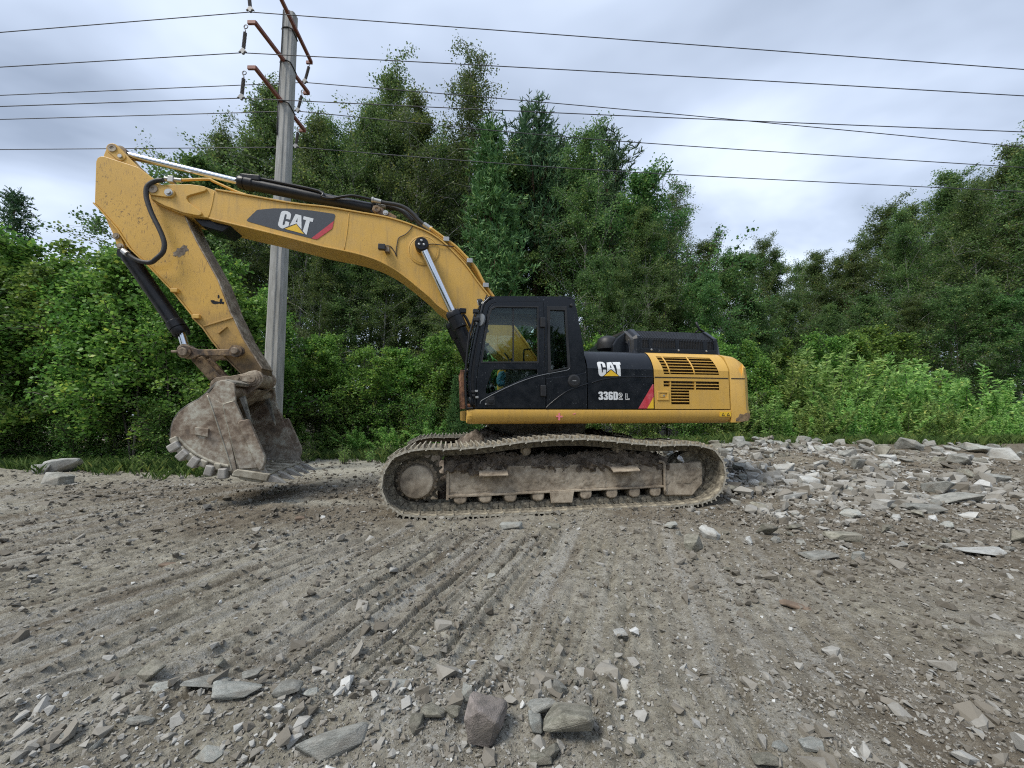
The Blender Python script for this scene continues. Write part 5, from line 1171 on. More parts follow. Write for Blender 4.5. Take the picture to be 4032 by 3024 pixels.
# ---- upper frame
dx0, dx1 = T['deck'][0][0], T['deck'][3][0]
zt, zb = T['deck'][1][1], T['deck'][2][1]
def extrude_x(name, prof, x0, x1, mat, parent, bevel=0, taper=None, smooth=False):
    n = len(prof); V = [(x0, y, z) for y, z in prof] + [(x1, y, z) for y, z in prof]
    Fs = [tuple(range(n)), tuple(range(2 * n - 1, n - 1, -1))] + [(i, (i + 1) % n, n + (i + 1) % n, n + i) for i in range(n)]
    o = mobj(name, V, Fs, mat, parent, bevel=bevel)
    if smooth:
        o.data.polygons.foreach_set("use_smooth", [len(p.vertices) == 4 for p in o.data.polygons]); o.data.set_sharp_from_angle(angle=rad(40))
    return o
deck = empty('upper_frame', parent=EX)
for s in (-1, 1):
    Y = s * 1.45
    prof = [(Y - s * .35, zt), (Y, zt), (Y + s * .004, zt - .03), (Y, zt - .09), (Y - s * .02, zt - .14), (Y - s * .06, zb + .025), (Y - s * .13, zb), (Y - s * .35, zb)]
    extrude_x('side_rail', prof, dx0 + .07, dx1, MAT['yellow_clean'], deck, .004, smooth=True)
    # rounded front end of the rail
    Vn = []; Fn = []; n = len(prof)
    for k in range(6):
        a = k / 5 * math.pi / 2; xx = dx0 + .068 - .068 * math.sin(a); sc = .80 + .20 * math.cos(a)
        for (yy, zz) in prof: Vn.append((xx, Y - s * .18 + (yy - Y + s * .18) * sc, zt - .10 + (zz - zt + .10) * sc))
    for k in range(5):
        for i in range(n):
            Fn.append((k * n + i, k * n + (i + 1) % n, (k + 1) * n + (i + 1) % n, (k + 1) * n + i))
    Fn.append(tuple(range(5 * n, 6 * n)))
    mobj('rail_nose', Vn, Fn, MAT['yellow'], deck)
box('floor_plate', dx0 + .1, 3.0, -1.12, 1.12, zb + .02, zt - .02, MAT['black_trim'], deck, .01)
decal('spray_cross', [(-.045, 1.335), (-.045, 1.355), (-.012, 1.355), (-.012, 1.395), (.014, 1.395), (.014, 1.352), (.05, 1.352), (.05, 1.33), (.014, 1.33), (.010, 1.285), (-.014, 1.29), (-.012, 1.335)], -1.4535, MAT['pink'], deck, proud=.002)
decal('spray_mark', [(.20, 1.372), (.25, 1.376), (.25, 1.39), (.22, 1.386)], -1.4535, MAT['pink'], deck, proud=.002)
w0, w1 = T['warn']
plate('warning_label', [(w0[0], w0[1]), (w1[0], w0[1]), (w1[0], w1[1] + .005), (w0[0], w1[1] + .005)], -1.458, -1.44, MAT['decal_yellow'], deck)
for k in range(2):
    cx_ = w0[0] + .055 + k * .09; zz = (w0[1] + w1[1]) / 2
    plate('warning_mark', [(cx_ - .028, zz - .022), (cx_ + .028, zz - .022), (cx_, zz + .026)], -1.4605, -1.456, MAT['ink'], deck, holes=[[(cx_ - .016, zz - .014), (cx_ + .016, zz - .014), (cx_, zz + .014)]])
# boom foot brackets and floor between
for y in (-.36, .36):
    plate('boom_bracket', [(-.75, zt - .03), (-.45, 2.0), (-.2, 2.30), (.0, 2.30), (.25, 2.05), (.45, zt - .03)], y - .04, y + .04, MAT['yellow'], deck, bevel=.01)
# toolbox and tank on the far side
box('tank', -.55, .45, .58, 1.44, zt + .01, 2.33, MAT['yellow_clean'], deck, .05)
box('toolbox', -1.25, -.58, .62, 1.40, zt + .01, 1.85, MAT['black_trim'], deck, .03)

# ---- engine housing
yd = -1.45
px = [p[0] for p in T['panel_x']]
z_bot, z_cr, z_top = T['panel_z'][0][1] + .004, T['panel_z'][1][1], T['panel_z'][3][1]
def side_y(z):
    """housing side: vertical up to the crease, then rolling inwards"""
    if z <= z_cr: return yd
    t = min(1, (z - z_cr) / (z_top - z_cr)); return yd + .10 * t + .23 * (1 - math.sqrt(max(0, 1 - t ** 2.2)))
def side_panel(name, x0, x1, zs, mat, parent, hole=None, proud=0.):
    """band mesh of the curved housing side; hole(z) -> list of (xa,xb) openings"""
    V = []; Fs = []
    def quad(a, b, c, d):
        s = len(V); V.extend([a, b, c, d]); Fs.append((s, s + 1, s + 2, s + 3))
    for z0, z1 in zip(zs[:-1], zs[1:]):
        zm0, zm1 = z0 + 1e-4, z1 - 1e-4
        H0 = hole(zm0, (z0 + z1) / 2) if hole else []; H1 = hole(zm1, (z0 + z1) / 2) if hole else []
        e0 = [x0] + [v for h in H0 for v in h] + [x1]; e1 = [x0] + [v for h in H1 for v in h] + [x1]
        for i in range(0, len(e0), 2):
            quad((e0[i], side_y(z0) - proud, z0), (e0[i + 1], side_y(z0) - proud, z0), (e1[i + 1], side_y(z1) - proud, z1), (e1[i], side_y(z1) - proud, z1))
    o = mobj(name, V, Fs, mat, parent)
    bm = bmesh.new(); bm.from_mesh(o.data); bmesh.ops.remove_doubles(bm, verts=bm.verts, dist=1e-4); bm.to_mesh(o.data); bm.free()
    # solidify must go inwards (+y)
    if o.data.polygons[0].normal.y > 0: o.data.flip_normals()
    return o
eng = empty('engine_housing', parent=EX)
zs_b = [z_bot, 1.55, 1.65, 1.75, 1.85, 1.95, z_cr] + list(np.linspace(z_cr, z_top, 26)[1:])
blackp = side_panel('service_door', px[0] + .008, px[1] - .008, zs_b, MAT['black'], eng)
g1, g2 = T['grill1'], T['grill2']
zg1a, zg1b = (g1[2][1] + g1[3][1]) / 2, min((g1[0][1] + g1[1][1]) / 2, z_top - .06)
ga, gb, gc, gd = 1.891, 1.748, 1.80, 1.528
def yhole(z, zm):
    if zg1a < zm < zg1b:
        f = (z - zg1a) / (zg1b - zg1a); return [(g1[3][0] + (g1[0][0] - g1[3][0]) * f, g1[2][0] + (g1[1][0] - g1[2][0]) * f)]
    if gb < zm < ga: return [(1.80 if zm < gc else 1.68, 2.635)]
    if gd < zm < gb: return [(1.80, 2.11)]
    return []
zs_y = sorted(set([z_bot, gd, gb, gc, ga, 1.947, zg1a, zg1b] + list(np.linspace(z_cr, z_top, 26)) + [1.62, 1.68]))
zs_y = [z for i, z in enumerate(zs_y) if i == 0 or z - zs_y[i - 1] > .004]
yelp = side_panel('grille_door', px[1] + .008, px[2] - .010, zs_y, MAT['yellow_clean'], eng, yhole)
plate('grille_backing', [(1.6, 1.50), (2.70, 1.50), (2.70, 2.20), (1.6, 2.20)], -1.33, -1.31, MAT['mesh_dark'], yelp)
plate('upper_grille_backing', [(1.6, 2.0), (2.70, 2.0), (2.70, 2.33), (1.6, 2.33)], -1.20, -1.18, MAT['mesh_dark'], yelp)
def slat(xa, xb, z, parent, depth=.075):
    y = side_y(z) + .006
    V = [(x, yy, zz) for x in (xa, xb) for yy, zz in ((y, z + .005), (y, z - .006), (y + depth, z + .020), (y + depth, z + .010))]
    mobj('slat', V, [(0, 1, 3, 2), (4, 6, 7, 5), (0, 4, 5, 1), (2, 3, 7, 6), (0, 2, 6, 4), (1, 5, 7, 3)], MAT['yellow_clean'], parent)
for k in range(6):
    z = zg1a + (k + .5 + .12) * (zg1b - zg1a) / 6
    f = (z - zg1a) / (zg1b - zg1a)
    slat(g1[3][0] + (g1[0][0] - g1[3][0]) * f - .01, g1[2][0] + (g1[1][0] - g1[2][0]) * f + .01, z, yelp)
for z in (1.845, 1.797): slat(1.67, 2.645, z, yelp)
for z in (1.752, 1.707, 1.66, 1.615, 1.57): slat(1.79, 2.12 if z < 1.75 else 2.645, z, yelp)
for xb_, xt_ in ((1.80, 1.745), (2.222, 2.175)):
    pts = [(xb_ + (xt_ - xb_) * (z - zg1a) / (zg1b - zg1a), side_y(z) + .012, z) for z in np.linspace(zg1a - .01, zg1b + .01, 8)]
    tube('grille_bar', pts, .012, MAT['yellow_clean'], yelp, 6)
for xx, z0, z1 in ((1.80, gc, ga), (2.222, gb, ga)):
    box('grille_bar', xx - .01, xx + .01, -1.445, -1.40, z0 - .01, z1 + .01, MAT['yellow_clean'], yelp)
l0, l1, l2, l3 = T['latch']
plate('latch_frame', [(l0[0], l0[1]), (l1[0], l0[1]), (l1[0], l1[1]), (l0[0], l1[1])], -1.462, -1.44, MAT['yellow_clean'], yelp, holes=[[(l2[0], l2[1]), (l3[0], l2[1]), (l3[0], l3[1]), (l2[0], l3[1])]], bevel=.004)
plate('latch_paddle', [(l2[0] + .015, l2[1] - .012), (l3[0] - .045, l2[1] - .012), (l3[0] - .045, l3[1] + .012), (l2[0] + .015, l3[1] + .012)], -1.458, -1.44, MAT['yellow_clean'], yelp, bevel=.004)
lathe('latch_lock', (l2[0] + .07, -1.455, (l2[1] + l3[1]) / 2), (0, -1, 0), [(0, .014), (.008, .014)], MAT['zinc'], yelp, 10)
extrude_x('waist_dark_strip', [(-1.4535, 1.938), (-1.4535, 1.953), (-1.43, 1.953), (-1.43, 1.938)], px[1] + .02, px[2] - .02, MAT['black_trim'], yelp)  # raised black strip along the waist, no recess cut
# raised curve across the black door
arc = [(a, c) for a, c in T['arc'][:8]]
tube('door_crease', [(x, -1.449, z) for x, z in arc], .010, MAT['black'], blackp, 6, 4)
# core behind the panels
box('housing_core', px[0] + .03, px[2] - .03, -1.16, 1.40, z_bot, z_top - .06, MAT['black_trim'], eng)
box('housing_top_black', px[0] + .008, px[1] - .008, -1.125, 1.44, z_top - .05, z_top - .003, MAT['black'], eng, .01)
box('housing_top_yellow', px[1] + .008, px[2] - .01, -1.125, 1.44, z_top - .05, z_top - .003, MAT['yellow_clean'], eng, .01)
box('far_side_panel', px[0] + .01, px[2] - .02, 1.38, 1.45, z_bot, z_top - .04, MAT['yellow_clean'], eng, .02)
# decals on the black door; the upper halves follow the rolled side
def draped(name, pts, mat, parent, holes=(), proud=.0035):
    """flat print laid on the housing side"""
    loops = [list(pts)] + [list(h) for h in holes]
    P = [p for l in loops for p in l]
    tris = tessellate_polygon([[Vector((p[0], p[1], 0)) for p in l] for l in loops])
    bm = bmesh.new(); vs_ = [bm.verts.new((p[0], 0, p[1])) for p in P]
    for t_ in tris:
        try: bm.faces.new([vs_[i] for i in t_])
        except ValueError: pass
    for z in np.arange(1.46, 2.3, .02):
        g_ = bm.verts[:] + bm.edges[:] + bm.faces[:]
        bmesh.ops.bisect_plane(bm, geom=g_, plane_co=(0, 0, z), plane_no=(0, 0, 1))
    for v in bm.verts: v.co.y = side_y(v.co.z) - proud
    bmesh.ops.recalc_face_normals(bm, faces=bm.faces)
    me = bpy.data.meshes.new(name); bm.to_mesh(me); bm.free(); me.materials.append(mat)
    o = link(bpy.data.objects.new(name, me), parent)
    return o
draped('letter_c', T['C2'], MAT['decal_white'], blackp)
draped('letter_a', T['A2'], MAT['decal_white'], blackp, holes=[T['A2h']])
draped('letter_t', T['T2'], MAT['decal_white'], blackp)
draped('decal_triangle', T['tri2'], MAT['decal_yellow'], blackp)
draped('decal_red_stripe', [(x - (.008 if x > 1.5 else 0), z + .003) for x, z in T['red2']], MAT['decal_red'], blackp)
draped('decal_yellow_corner', [(x - (.008 if x > 1.5 else 0), z + .003) for x, z in T['yel2']], MAT['decal_yellow'], blackp)
# model number, built from strokes
def digit_shapes():
    S = {}
    S['3'] = [[(0, .82), (.02, .92), (.12, 1), (.42, 1), (.56, .9), (.56, .62), (.47, .53), (.58, .43), (.58, .1), (.44, 0), (.12, 0), (.0, .1), (.0, .3), (.24, .3), (.24, .2), (.34, .2), (.34, .42), (.16, .44), (.16, .62), (.32, .62), (.32, .8), (.23, .8), (.23, .72), (0, .72)], []]
    S['6'] = [[(.12, 0), (.0, .1), (.0, .9), (.14, 1), (.44, 1), (.57, .9), (.57, .7), (.34, .7), (.34, .8), (.24, .8), (.24, .60), (.44, .60), (.57, .5), (.57, .1), (.44, 0)], [[(.24, .19), (.34, .19), (.34, .42), (.24, .42)]]]
    S['D'] = [[(0, 0), (.42, 0), (.6, .12), (.6, .88), (.42, 1), (0, 1)], [[(.25, .2), (.35, .2), (.35, .8), (.25, .8)]]]
    return S
S_ = digit_shapes()
nx0, nz0 = T['num'][0]; nx1, nz1 = T['num'][1]
cw_ = (nx1 - nx0) / 4
for k, ch in enumerate('336D'):
    out_, hol_ = S_[ch]
    tr_ = lambda q: (nx0 + cw_ * (k + q[0] * 1.53), nz0 + (nz1 - nz0) * q[1])
    draped('digit', [tr_(q) for q in out_], MAT['decal_white'], blackp, holes=[[tr_(q) for q in h] for h in hol_])
def outline_glyph(pts, x0, z0, w, h):
    P = [Vector((x0 + a * w, -1.4535, z0 + b * h)) for a, b in pts]
    V, Fs = tube_geo(P + [P[0]], .0042, 5)
    mobj('outlined_character', V, Fs, MAT['decal_white'], blackp)
a0, a1 = T['num'][2], T['num'][3]
outline_glyph([(0, 0), (1, 0), (1, .18), (.45, .18), (.95, .62), (.95, .88), (.7, 1), (.25, 1), (0, .85), (0, .66), (.28, .66), (.35, .82), (.62, .82), (.65, .66), (0, .15)], a0[0], a0[1], a1[0] - a0[0], a1[1] - a0[1])
a0, a1 = T['num'][4], T['num'][5]
outline_glyph([(0, 0), (1, 0), (1, .2), (.42, .2), (.42, 1), (0, 1)], a0[0], a0[1], a1[0] - a0[0], a1[1] - a0[1])
# body section under the cab rear, with lock cap and seam
plate('rear_cab_panel', [(-.19, z_bot), (.43, z_bot), (.43, 2.08), (.41, 2.0), (.30, 1.97), (-.19, 1.90)], -1.452, -1.40, MAT['black'], eng, bevel=.006)
lc = T['lockcap'][0]
lathe('lock_cap', (lc[0], -1.45, lc[1]), (0, -1, 0), [(0, .097), (.012, .094), (.02, .07)], MAT['plastic'], eng, 28)
box('cap_slot', lc[0] - .028, lc[0] + .028, -1.4735, -1.46, lc[1] - .006, lc[1] + .006, MAT['zinc'], eng)
box('cap_slot', lc[0] - .006, lc[0] + .006, -1.4730, -1.46, lc[1] - .035, lc[1] + .035, MAT['ink'], eng)
tube('panel_crease', [(x, -1.452, z) for x, z in T['seam']], .009, MAT['black'], eng, 6, 4)
# counterweight
cw = T['cw_prof']
def cw_plan(y):
    t = min(1, abs(y) / 1.45); return -.30 * (1 - t ** 2) if False else .32 * (1 - t ** 2.4)
Vc = []; Fc_ = []
prof_c = [(px[2] + .01, 2.375)] + [(x, z) for x, z in cw] + [(px[2] + .01, 1.245)]
NS = 24; n = len(prof_c)
ysc = [-1.455 + 2.91 * i / NS for i in range(NS + 1)]
xmax = max(p[0] for p in prof_c)
for y in ysc:
    rnd_ = 1.0
    e_ = (1.455 - abs(y)); rr_ = .10
    inset = 0 if e_ > rr_ else rr_ - math.sqrt(max(0, rr_ ** 2 - (rr_ - e_) ** 2))
    for (x, z) in prof_c:
        back = (x - prof_c[0][0]) / (xmax - prof_c[0][0])
        ztop = z
        if z > 2.25 and e_ < .33: ztop = z - .33 * (1 - math.sqrt(max(0, 1 - ((.33 - e_) / .33) ** 2))) * .9
        Vc.append((x + back * (cw_plan(y) - inset), y, ztop))
for i in range(NS):
    for j in range(n):
        a = i * n + j; b = i * n + (j + 1) % n; Fc_.append((a, b, b + n, a + n))
Fc_.append(tuple(range(n))); Fc_.append(tuple(range(NS * n, NS * n + n))[::-1])
cwo = mobj('counterweight', Vc, Fc_, MAT['yellow_clean'], EX, smooth=True)
cwo.data.set_sharp_from_angle(angle=rad(38))
plate('scraped_corner', [(2.90, 1.262), (3.02, 1.256), (3.13, 1.274), (3.165, 1.33), (3.16, 1.385), (3.09, 1.40), (3.05, 1.37), (2.98, 1.385), (2.95, 1.33), (2.91, 1.31)], -1.4575, -1.44, MAT['rusty_link'], cwo, bevel=.002)
box('waist_dark_strip', px[2] + .03, 3.10, -1.4585, -1.44, 1.938, 1.952, MAT['black_trim'], cwo)  # same raised black strip carried onto the counterweight
# raised engine cover
hx = [p[0] for p in T['hood_x']]; hz0, hz1 = T['hood_z'][0][1], T['hood_z'][1][1]; hz2 = T['hood_z'][2][1]
hood = empty('engine_cover', parent=EX)
def hood_prof(in_=0.):
    return [(-1.0 + in_, hz0 - .06), (-1.0 + in_, hz1 - .02 - in_), (-.985 + in_, hz1 + .015 - in_), (-.74 + in_, hz2 - in_), (-.70 + in_, hz2 + .008 - in_), (.62 - in_, hz2 + .008 - in_), (.92 - in_, hz1 - in_), (.92 - in_, hz0 - .06)]
extrude_x('cover_body', hood_prof(.03), hx[1] - .0, hx[3] + .02, MAT['hoodmesh'], hood)
# end caps
for xa, xb, fl in ((hx[1] - .02, hx[2], 1), (hx[3], hx[4] + .02, -1)):
    pr = hood_prof(0); n = len(pr); V = []; Fs = []
    rings = [(0., 0.), (.45, 0.), (1., .16)] if fl < 0 else [(1., 0.), (.55, 0.), (0., .16)]
    for f, ins in rings:
        xx = xa + (xb - xa) * f
        for (y, z) in pr:
            ic = ins * (1 if z > hz1 - .05 else .35)
            V.append((xx, y + (ic if y < 0 else -ic) * .6, z - (ic * .9 if z > hz1 else ic * .1)))
    for k in range(2):
        for j in range(n):
            a = k * n + j; b = k * n + (j + 1) % n; Fs.append((a, b, b + n, a + n))
    Fs.append(tuple(range(n))); Fs.append(tuple(range(2 * n, 3 * n))[::-1])
    mobj('cover_end_cap', V, Fs, MAT['black'], hood, bevel=.012)
plate('cover_front', [(hx[0], hz0 - .06), (hx[0], hz0 + .12), (hx[0] + .08, hz0 + .24), (hx[1] - .01, hz1 + .12), (hx[1], hz0 - .06)], -.80, .7, MAT['black'], hood, bevel=.02)
for k in range(44):
    xx = hx[2] + .02 + k * (hx[3] - hx[2] - .04) / 43
    V = []; pr = [hood_prof(.03)[i] for i in (1, 2, 3, 4)]; w_ = .0085
    for (y, z), (oy, oz) in zip(pr, ((-.016, 0), (-.014, .008), (-.008, .014), (0, .016))):
        for sx in (-w_, w_):
            V += [(xx + sx, y, z), (xx + sx, y + oy, z + oz)]
    Fs = []
    for q in range(3):
        b_ = q * 4
        Fs += [(b_ + 1, b_ + 3, b_ + 7, b_ + 5), (b_, b_ + 1, b_ + 5, b_ + 4), (b_ + 2, b_ + 6, b_ + 7, b_ + 3)]
    mobj('louvre_rib', V, Fs, MAT['black_trim'], hood)
    mobj('louvre_bar', [(xx + sx, -.968 + sy, z) for sx in (-.006, .006) for sy in (0, -.012) for z in (hz0 + .03, hz1 - .05)], [(0, 1, 3, 2), (4, 6, 7, 5), (0, 4, 5, 1), (2, 3, 7, 6)], MAT['black_trim'], hood)
for f in (.12, .49, .88):
    xx = hx[2] + (hx[3] - hx[2]) * f
    box('cover_post', xx - .035, xx + .035, -.988, -.95, hz0, hz1 - .03, MAT['black'], hood, .006)
    lathe('cover_bolt', (xx, -1.01, hz0 + .022), (0, -1, 0), [(0, .017), (.012, .017), (.016, .01)], MAT['zinc'], hood, 8)
box('cover_sill', hx[2] - .02, hx[3] + .04, -1.012, -.96, hz0 - .06, hz0 + .045, MAT['black'], hood, .006)
an = T['antenna']
tube('bent_strip', [(an[0][0], -.6, an[0][1]), (an[1][0], -.6, an[1][1]), (an[2][0], -.6, an[2][1])], .022, MAT['black_trim'], hood, 5)
tube('bent_strip', [(an[3][0], -.6, an[3][1] - .03), (an[1][0], -.6, an[1][1] - .02)], .015, MAT['black_trim'], hood, 5)
# pre-cleaner mushroom
mf = T['muff']; mr = (mf[1][0] - mf[0][0]) / 2; mc = (mf[1][0] + mf[0][0]) / 2
zt_ = mf[2][1]; zb_ = mf[3][1]
lathe('air_precleaner', (mc, -.55, zb_ - .14), (0, 0, 1), [(0, mr * .5), (.07, mr * .5), (.09, mr * .8), (.12, mr * .98), (zt_ - zb_ - .05 + .02, mr * 1.0), (zt_ - zb_ + .045, mr * .93), (zt_ - zb_ + .085, mr * .75), (zt_ - zb_ + .115, mr * .45), (zt_ - zb_ + .125, mr * .2)], MAT['plastic'], EX, 32)

# ---- cab
yc = -1.43; yf = -.52
cab = empty('cab', parent=EX)
cs = T['cab_side']
fl = (cs[0][0], zt + .01), (cs[-1][0], zt + .01)
cs2 = [fl[0]] + cs[1:-1] + [fl[1]]
door_open = [(x * .985 - .012, z + (.012 if z < 2 else -.012)) for x, z in T['door']]
plate('side_frame', cs2, yc, yc + .05, MAT['black'], cab, holes=[T['door'], T['win3']], bevel=.014, seg=3)
far_win = [(-1.06, 1.62), (-1.12, 1.9), (-1.0, 2.85), (-.92, 2.93), (.05, 2.93), (.12, 2.1), (-.1, 1.95), (-.4, 1.7)]
plate('far_side_frame', cs2, yf - .05, yf, MAT['black_trim'], cab, holes=[far_win], bevel=.006)
plate('far_window', far_win, yf - .03, yf - .024, MAT['glass'], cab)
# roof, rear wall and floor as strips along the outline
roof_line = [p for p in cs2 if p[1] > 2.94]
ribbon('roof', smooth2(roof_line, 3), .035, yc + .051, yf - .051, MAT['black'], cab, side=-1, bevel=.004)
rl2 = [(x, z) for x, z in roof_line]
ribbon('roof_cap', smooth2(roof_line[1:-1], 3), .03, yc + .01, yf, MAT['black'], cab, side=1, bevel=.012)
rear_line = [p for p in cs2 if p[0] > .2 and p[1] < 3.1]
ribbon('rear_lower_wall', [rear_line[-1], (rear_line[-2][0], rear_line[-2][1])], .03, yc + .051, yf - .051, MAT['black_trim'], cab, side=1)
rw = [(rear_line[0][0], rear_line[0][1]), (rear_line[1][0], rear_line[1][1])]
for a, b in zip(rear_line[:-3], rear_line[1:-2]):
    pass
rp = [p for p in rear_line if p[1] > 2.0]
ribbon('rear_glass', rp[1:-1], .008, yc + .12, yf - .12, MAT['glass'], cab, side=-1)
for y0, y1 in ((yc + .051, yc + .13), (yf - .13, yf - .051)):
    ribbon('rear_pillar', rp, .045, y0, y1, MAT['black'], cab, side=-1, bevel=.006)
box('cab_floor', cs2[0][0] + .02, .40, yc + .055, yf - .055, zt + .01, zt + .06, MAT['liner'], cab)
# bowed front: lower panel, windscreen, pillars
cf = T['cab_front']; front_pts = [(-1.03, 3.11), (-1.10, 3.035)] + [(x, z) for x, z in cf[::-1][2:]]
fz = [p[1] for p in front_pts]
def front_surface(name, pts, y0, y1, bow, mat, parent, thick=.012, ny=8):
    V = []; Fs = []; n = len(pts)
    for i in range(ny + 1):
        f = i / ny; y = y0 + (y1 - y0) * f; full = (y - yc) / (yf - yc)
        b = -bow * (1 - (2 * full - 1) ** 2)
        for x, z in pts: V.append((x + b, y, z))
    for i in range(ny):
        for j in range(n - 1):
            a = i * n + j; Fs.append((a, a + 1, a + n + 1, a + n))
    o = mobj(name, V, Fs, mat, parent, smooth=True)
    m = o.modifiers.new('solid', 'SOLIDIFY'); m.thickness = thick
    return o
fp_top = [p for p in front_pts if p[1] > 1.99]; fp_low = [(-1.325, 2.0)] + [p for p in front_pts if p[1] < 1.99]
front_surface('windscreen', smooth2(fp_top, 3), yc + .06, yf - .06, .05, MAT['glass'], cab, .006)
front_surface('lower_front_glass', smooth2([p for p in fp_low if p[1] > 1.6], 3), yc + .06, yf - .06, .05, MAT['glass'], cab, .006)
front_surface('lower_front_panel', [(-1.305, 1.62), (-1.27, zt + .01)], yc + .02, yf - .02, .05, MAT['black'], cab, .02)
front_surface('screen_divider', [(-1.337, 2.03), (-1.34, 1.98)], yc + .04, yf - .04, .05, MAT['black_trim'], cab, .02)
for y0, y1 in ((yc + .004, yc + .07), (yf - .07, yf - .004)):
    front_surface('front_pillar', smooth2([(a[0] + .012, a[1]) for a in front_pts], 2), y0, y1, .05, MAT['black'], cab, .035, 3)
# pillar that joins front surface and side frame
pil = [(x, z) for x, z in cs2[:9]]
plate('side_pillar', pil + [(p[0] + .02, p[1]) for p in front_pts], yc + .012, yc + .045, MAT['black_trim'], cab)
plate('far_pillar', pil + [(p[0] + .02, p[1]) for p in front_pts], yf - .045, yf - .012, MAT['black_trim'], cab)
# door
dr = plate('door', [(x + (.006 if x < -.6 else -.006), z + (.006 if z < 2 else -.006)) for x, z in T['door']], yc - .016, yc + .03, MAT['black'], cab, holes=[T['win1'], T['win2']], bevel=.006)
plate('door_window', T['win1'], yc + .004, yc + .010, MAT['glass'], dr)
plate('door_lower_window', T['win2'], yc + .004, yc + .010, MAT['glass'], dr)
def frame_of(poly, w):
    c = (sum(p[0] for p in poly) / len(poly), sum(p[1] for p in poly) / len(poly))
    return [(p[0] + (w if p[0] > c[0] else -w), p[1] + (w if p[1] > c[1] else -w)) for p in poly]
plate('window_seal', frame_of(T['win1'], .022), yc - .022, yc - .01, MAT['plastic'], dr, holes=[T['win1']], bevel=.003)
box('sash_bar', -.69, -.67, yc + .0, yc + .02, 2.15, 2.93, MAT['plastic'], dr)
plate('rear_side_window', T['win3'], yc + .02, yc + .026, MAT['glass'], cab)
plate('rear_window_seal', T['win3f'], yc - .012, yc + .0, MAT['plastic'], cab, holes=[T['win3']], bevel=.004)
tube('trim_line', [(x, yc - .018, z) for x, z in T['trim'][:8]], .0055, MAT['mirror_grey'], dr, 6, 4)
tube('trim_line', [(x, yc - .006, z) for x, z in T['trim'][7:]], .0055, MAT['mirror_grey'], cab, 6, 4)
plate('handle_recess', T['door_handle'], yc - .024, yc - .012, MAT['plastic'], dr, bevel=.004)
hh = T['door_handle']
box('door_handle', hh[0][0] + .055, hh[0][0] + .12, yc - .045, yc - .02, hh[0][1] + .03, hh[0][1] + .085, MAT['black_trim'], dr, .008)
lathe('door_lock', (hh[0][0] + .012, yc - .022, hh[0][1] + .018), (0, -1, 0), [(0, .011), (.008, .011)], MAT['zinc'], dr, 10)
h0, h1, h2, h3 = T['hinges']
for a, b in ((h0, h1), (h2, h3)):
    box('hinge', a[0], b[0], yc - .05, yc - .005, b[1], a[1], MAT['plastic'], dr, .012)
for c0 in T['clips']:
    box('bracket_clip', c0[0] - .02, c0[0] + .022, yc - .035, yc - .0, c0[1] - .014, c0[1] + .016, MAT['zinc'] if c0[0] > -1.23 else MAT['plastic'], cab, .003)
rk = T['cab_rear_knob'][0]
lathe('rear_light', (rk[0] - .03, yc - .005, rk[1] - .01), (0, -1, 0), [(0, .022), (.03, .022), (.034, .015)], MAT['plastic'], cab, 14)
tube('hand_rail', [(x, -1.45, z) for x, z in T['rail']], .014, MAT['black_trim'], cab, 8, 4)
tube('wiper_arm', [(x, -1.2, z) for x, z in T['rail2']], .012, MAT['black_trim'], cab, 6, 4)
lathe('rear_view_mirror', (-1.165, -1.42, 2.74), Vector((-.75, -.6, 0)), [(-.03, .03), (-.028, .08), (-.01, .095), (.01, .09), (.012, .04)], MAT['mirror_grey'], cab, 20)
o = bpy.data.objects[cab.children[-1].name]
for v in o.data.vertices: v.co.z = 2.74 + (v.co.z - 2.74) * 1.65 ; v.co.x += (v.co.z - 2.74) * .22
for p in T['mirror2']:
    box('mirror_clamp', p[0] - .035, p[0] + .04, -1.47, -1.39, p[1] - .03, p[1] + .03, MAT['plastic'], cab, .01)
wl = T['worklight'][0]
lathe('work_light', (wl[0] + .02, -1.2, wl[1] - .01), (-1, 0, -.35), [(-.02, .02), (0, .05), (.05, .06), (.06, .052)], MAT['plastic'], cab, 18)
lathe('lamp_lens', (wl[0] - .035, -1.2, wl[1] - .03), (-1, 0, -.35), [(0, .046), (.006, .04)], MAT['lamp_glass'], cab, 18)
box('lamp_bracket', wl[0] + .01, wl[0] + .10, -1.22, -1.18, wl[1] - .08, wl[1] - .0, MAT['black_trim'], cab, .006)
rl = T['roof_lamp'][0]
box('roof_marker', rl[0] - .02, rl[0] + .03, -.93, -.86, rl[1] - .13, rl[1] - .02, MAT['plastic'], cab, .006)
# rusty guard in front of the lower screen
gd_ = T['guard']
gx0, gz1 = gd_[0][0], gd_[0][1]; gz0 = gd_[2][1]
guard = empty('screen_guard', parent=EX)
for y in (-1.36, -.60):
    plate('guard_post', [gd_[0], gd_[1], gd_[2], gd_[3]], y, y + .045, MAT['rust'], guard, bevel=.004)
for k in range(6):
    z = gz0 + .02 + (gz1 - gz0 - .04) * k / 5; x = gd_[3][0] + .012 - .03 * (z - gz0) / (gz1 - gz0)
    cyl('guard_bar', (x, -1.35, z), (x, -.56, z), .011, MAT['rust'], guard, 8)
for k in range(1, 6):
    y = -1.34 + k * .125
    cyl('guard_bar', (gd_[3][0] + .012, y, gz0 + .02), (gd_[0][0] + .012, y, gz1 - .02), .009, MAT['rust'], guard, 8)
ga_ = T['guard_arm']
for z in (ga_[0][1], ga_[2][1]):
    for y in (-1.33, -.60):
        cyl('guard_arm', (gd_[1][0] + (0 if z > 1.7 else .02), y, z), (-1.27 if z > 1.7 else -1.25, y, z), .026, MAT['rust'], guard, 12)
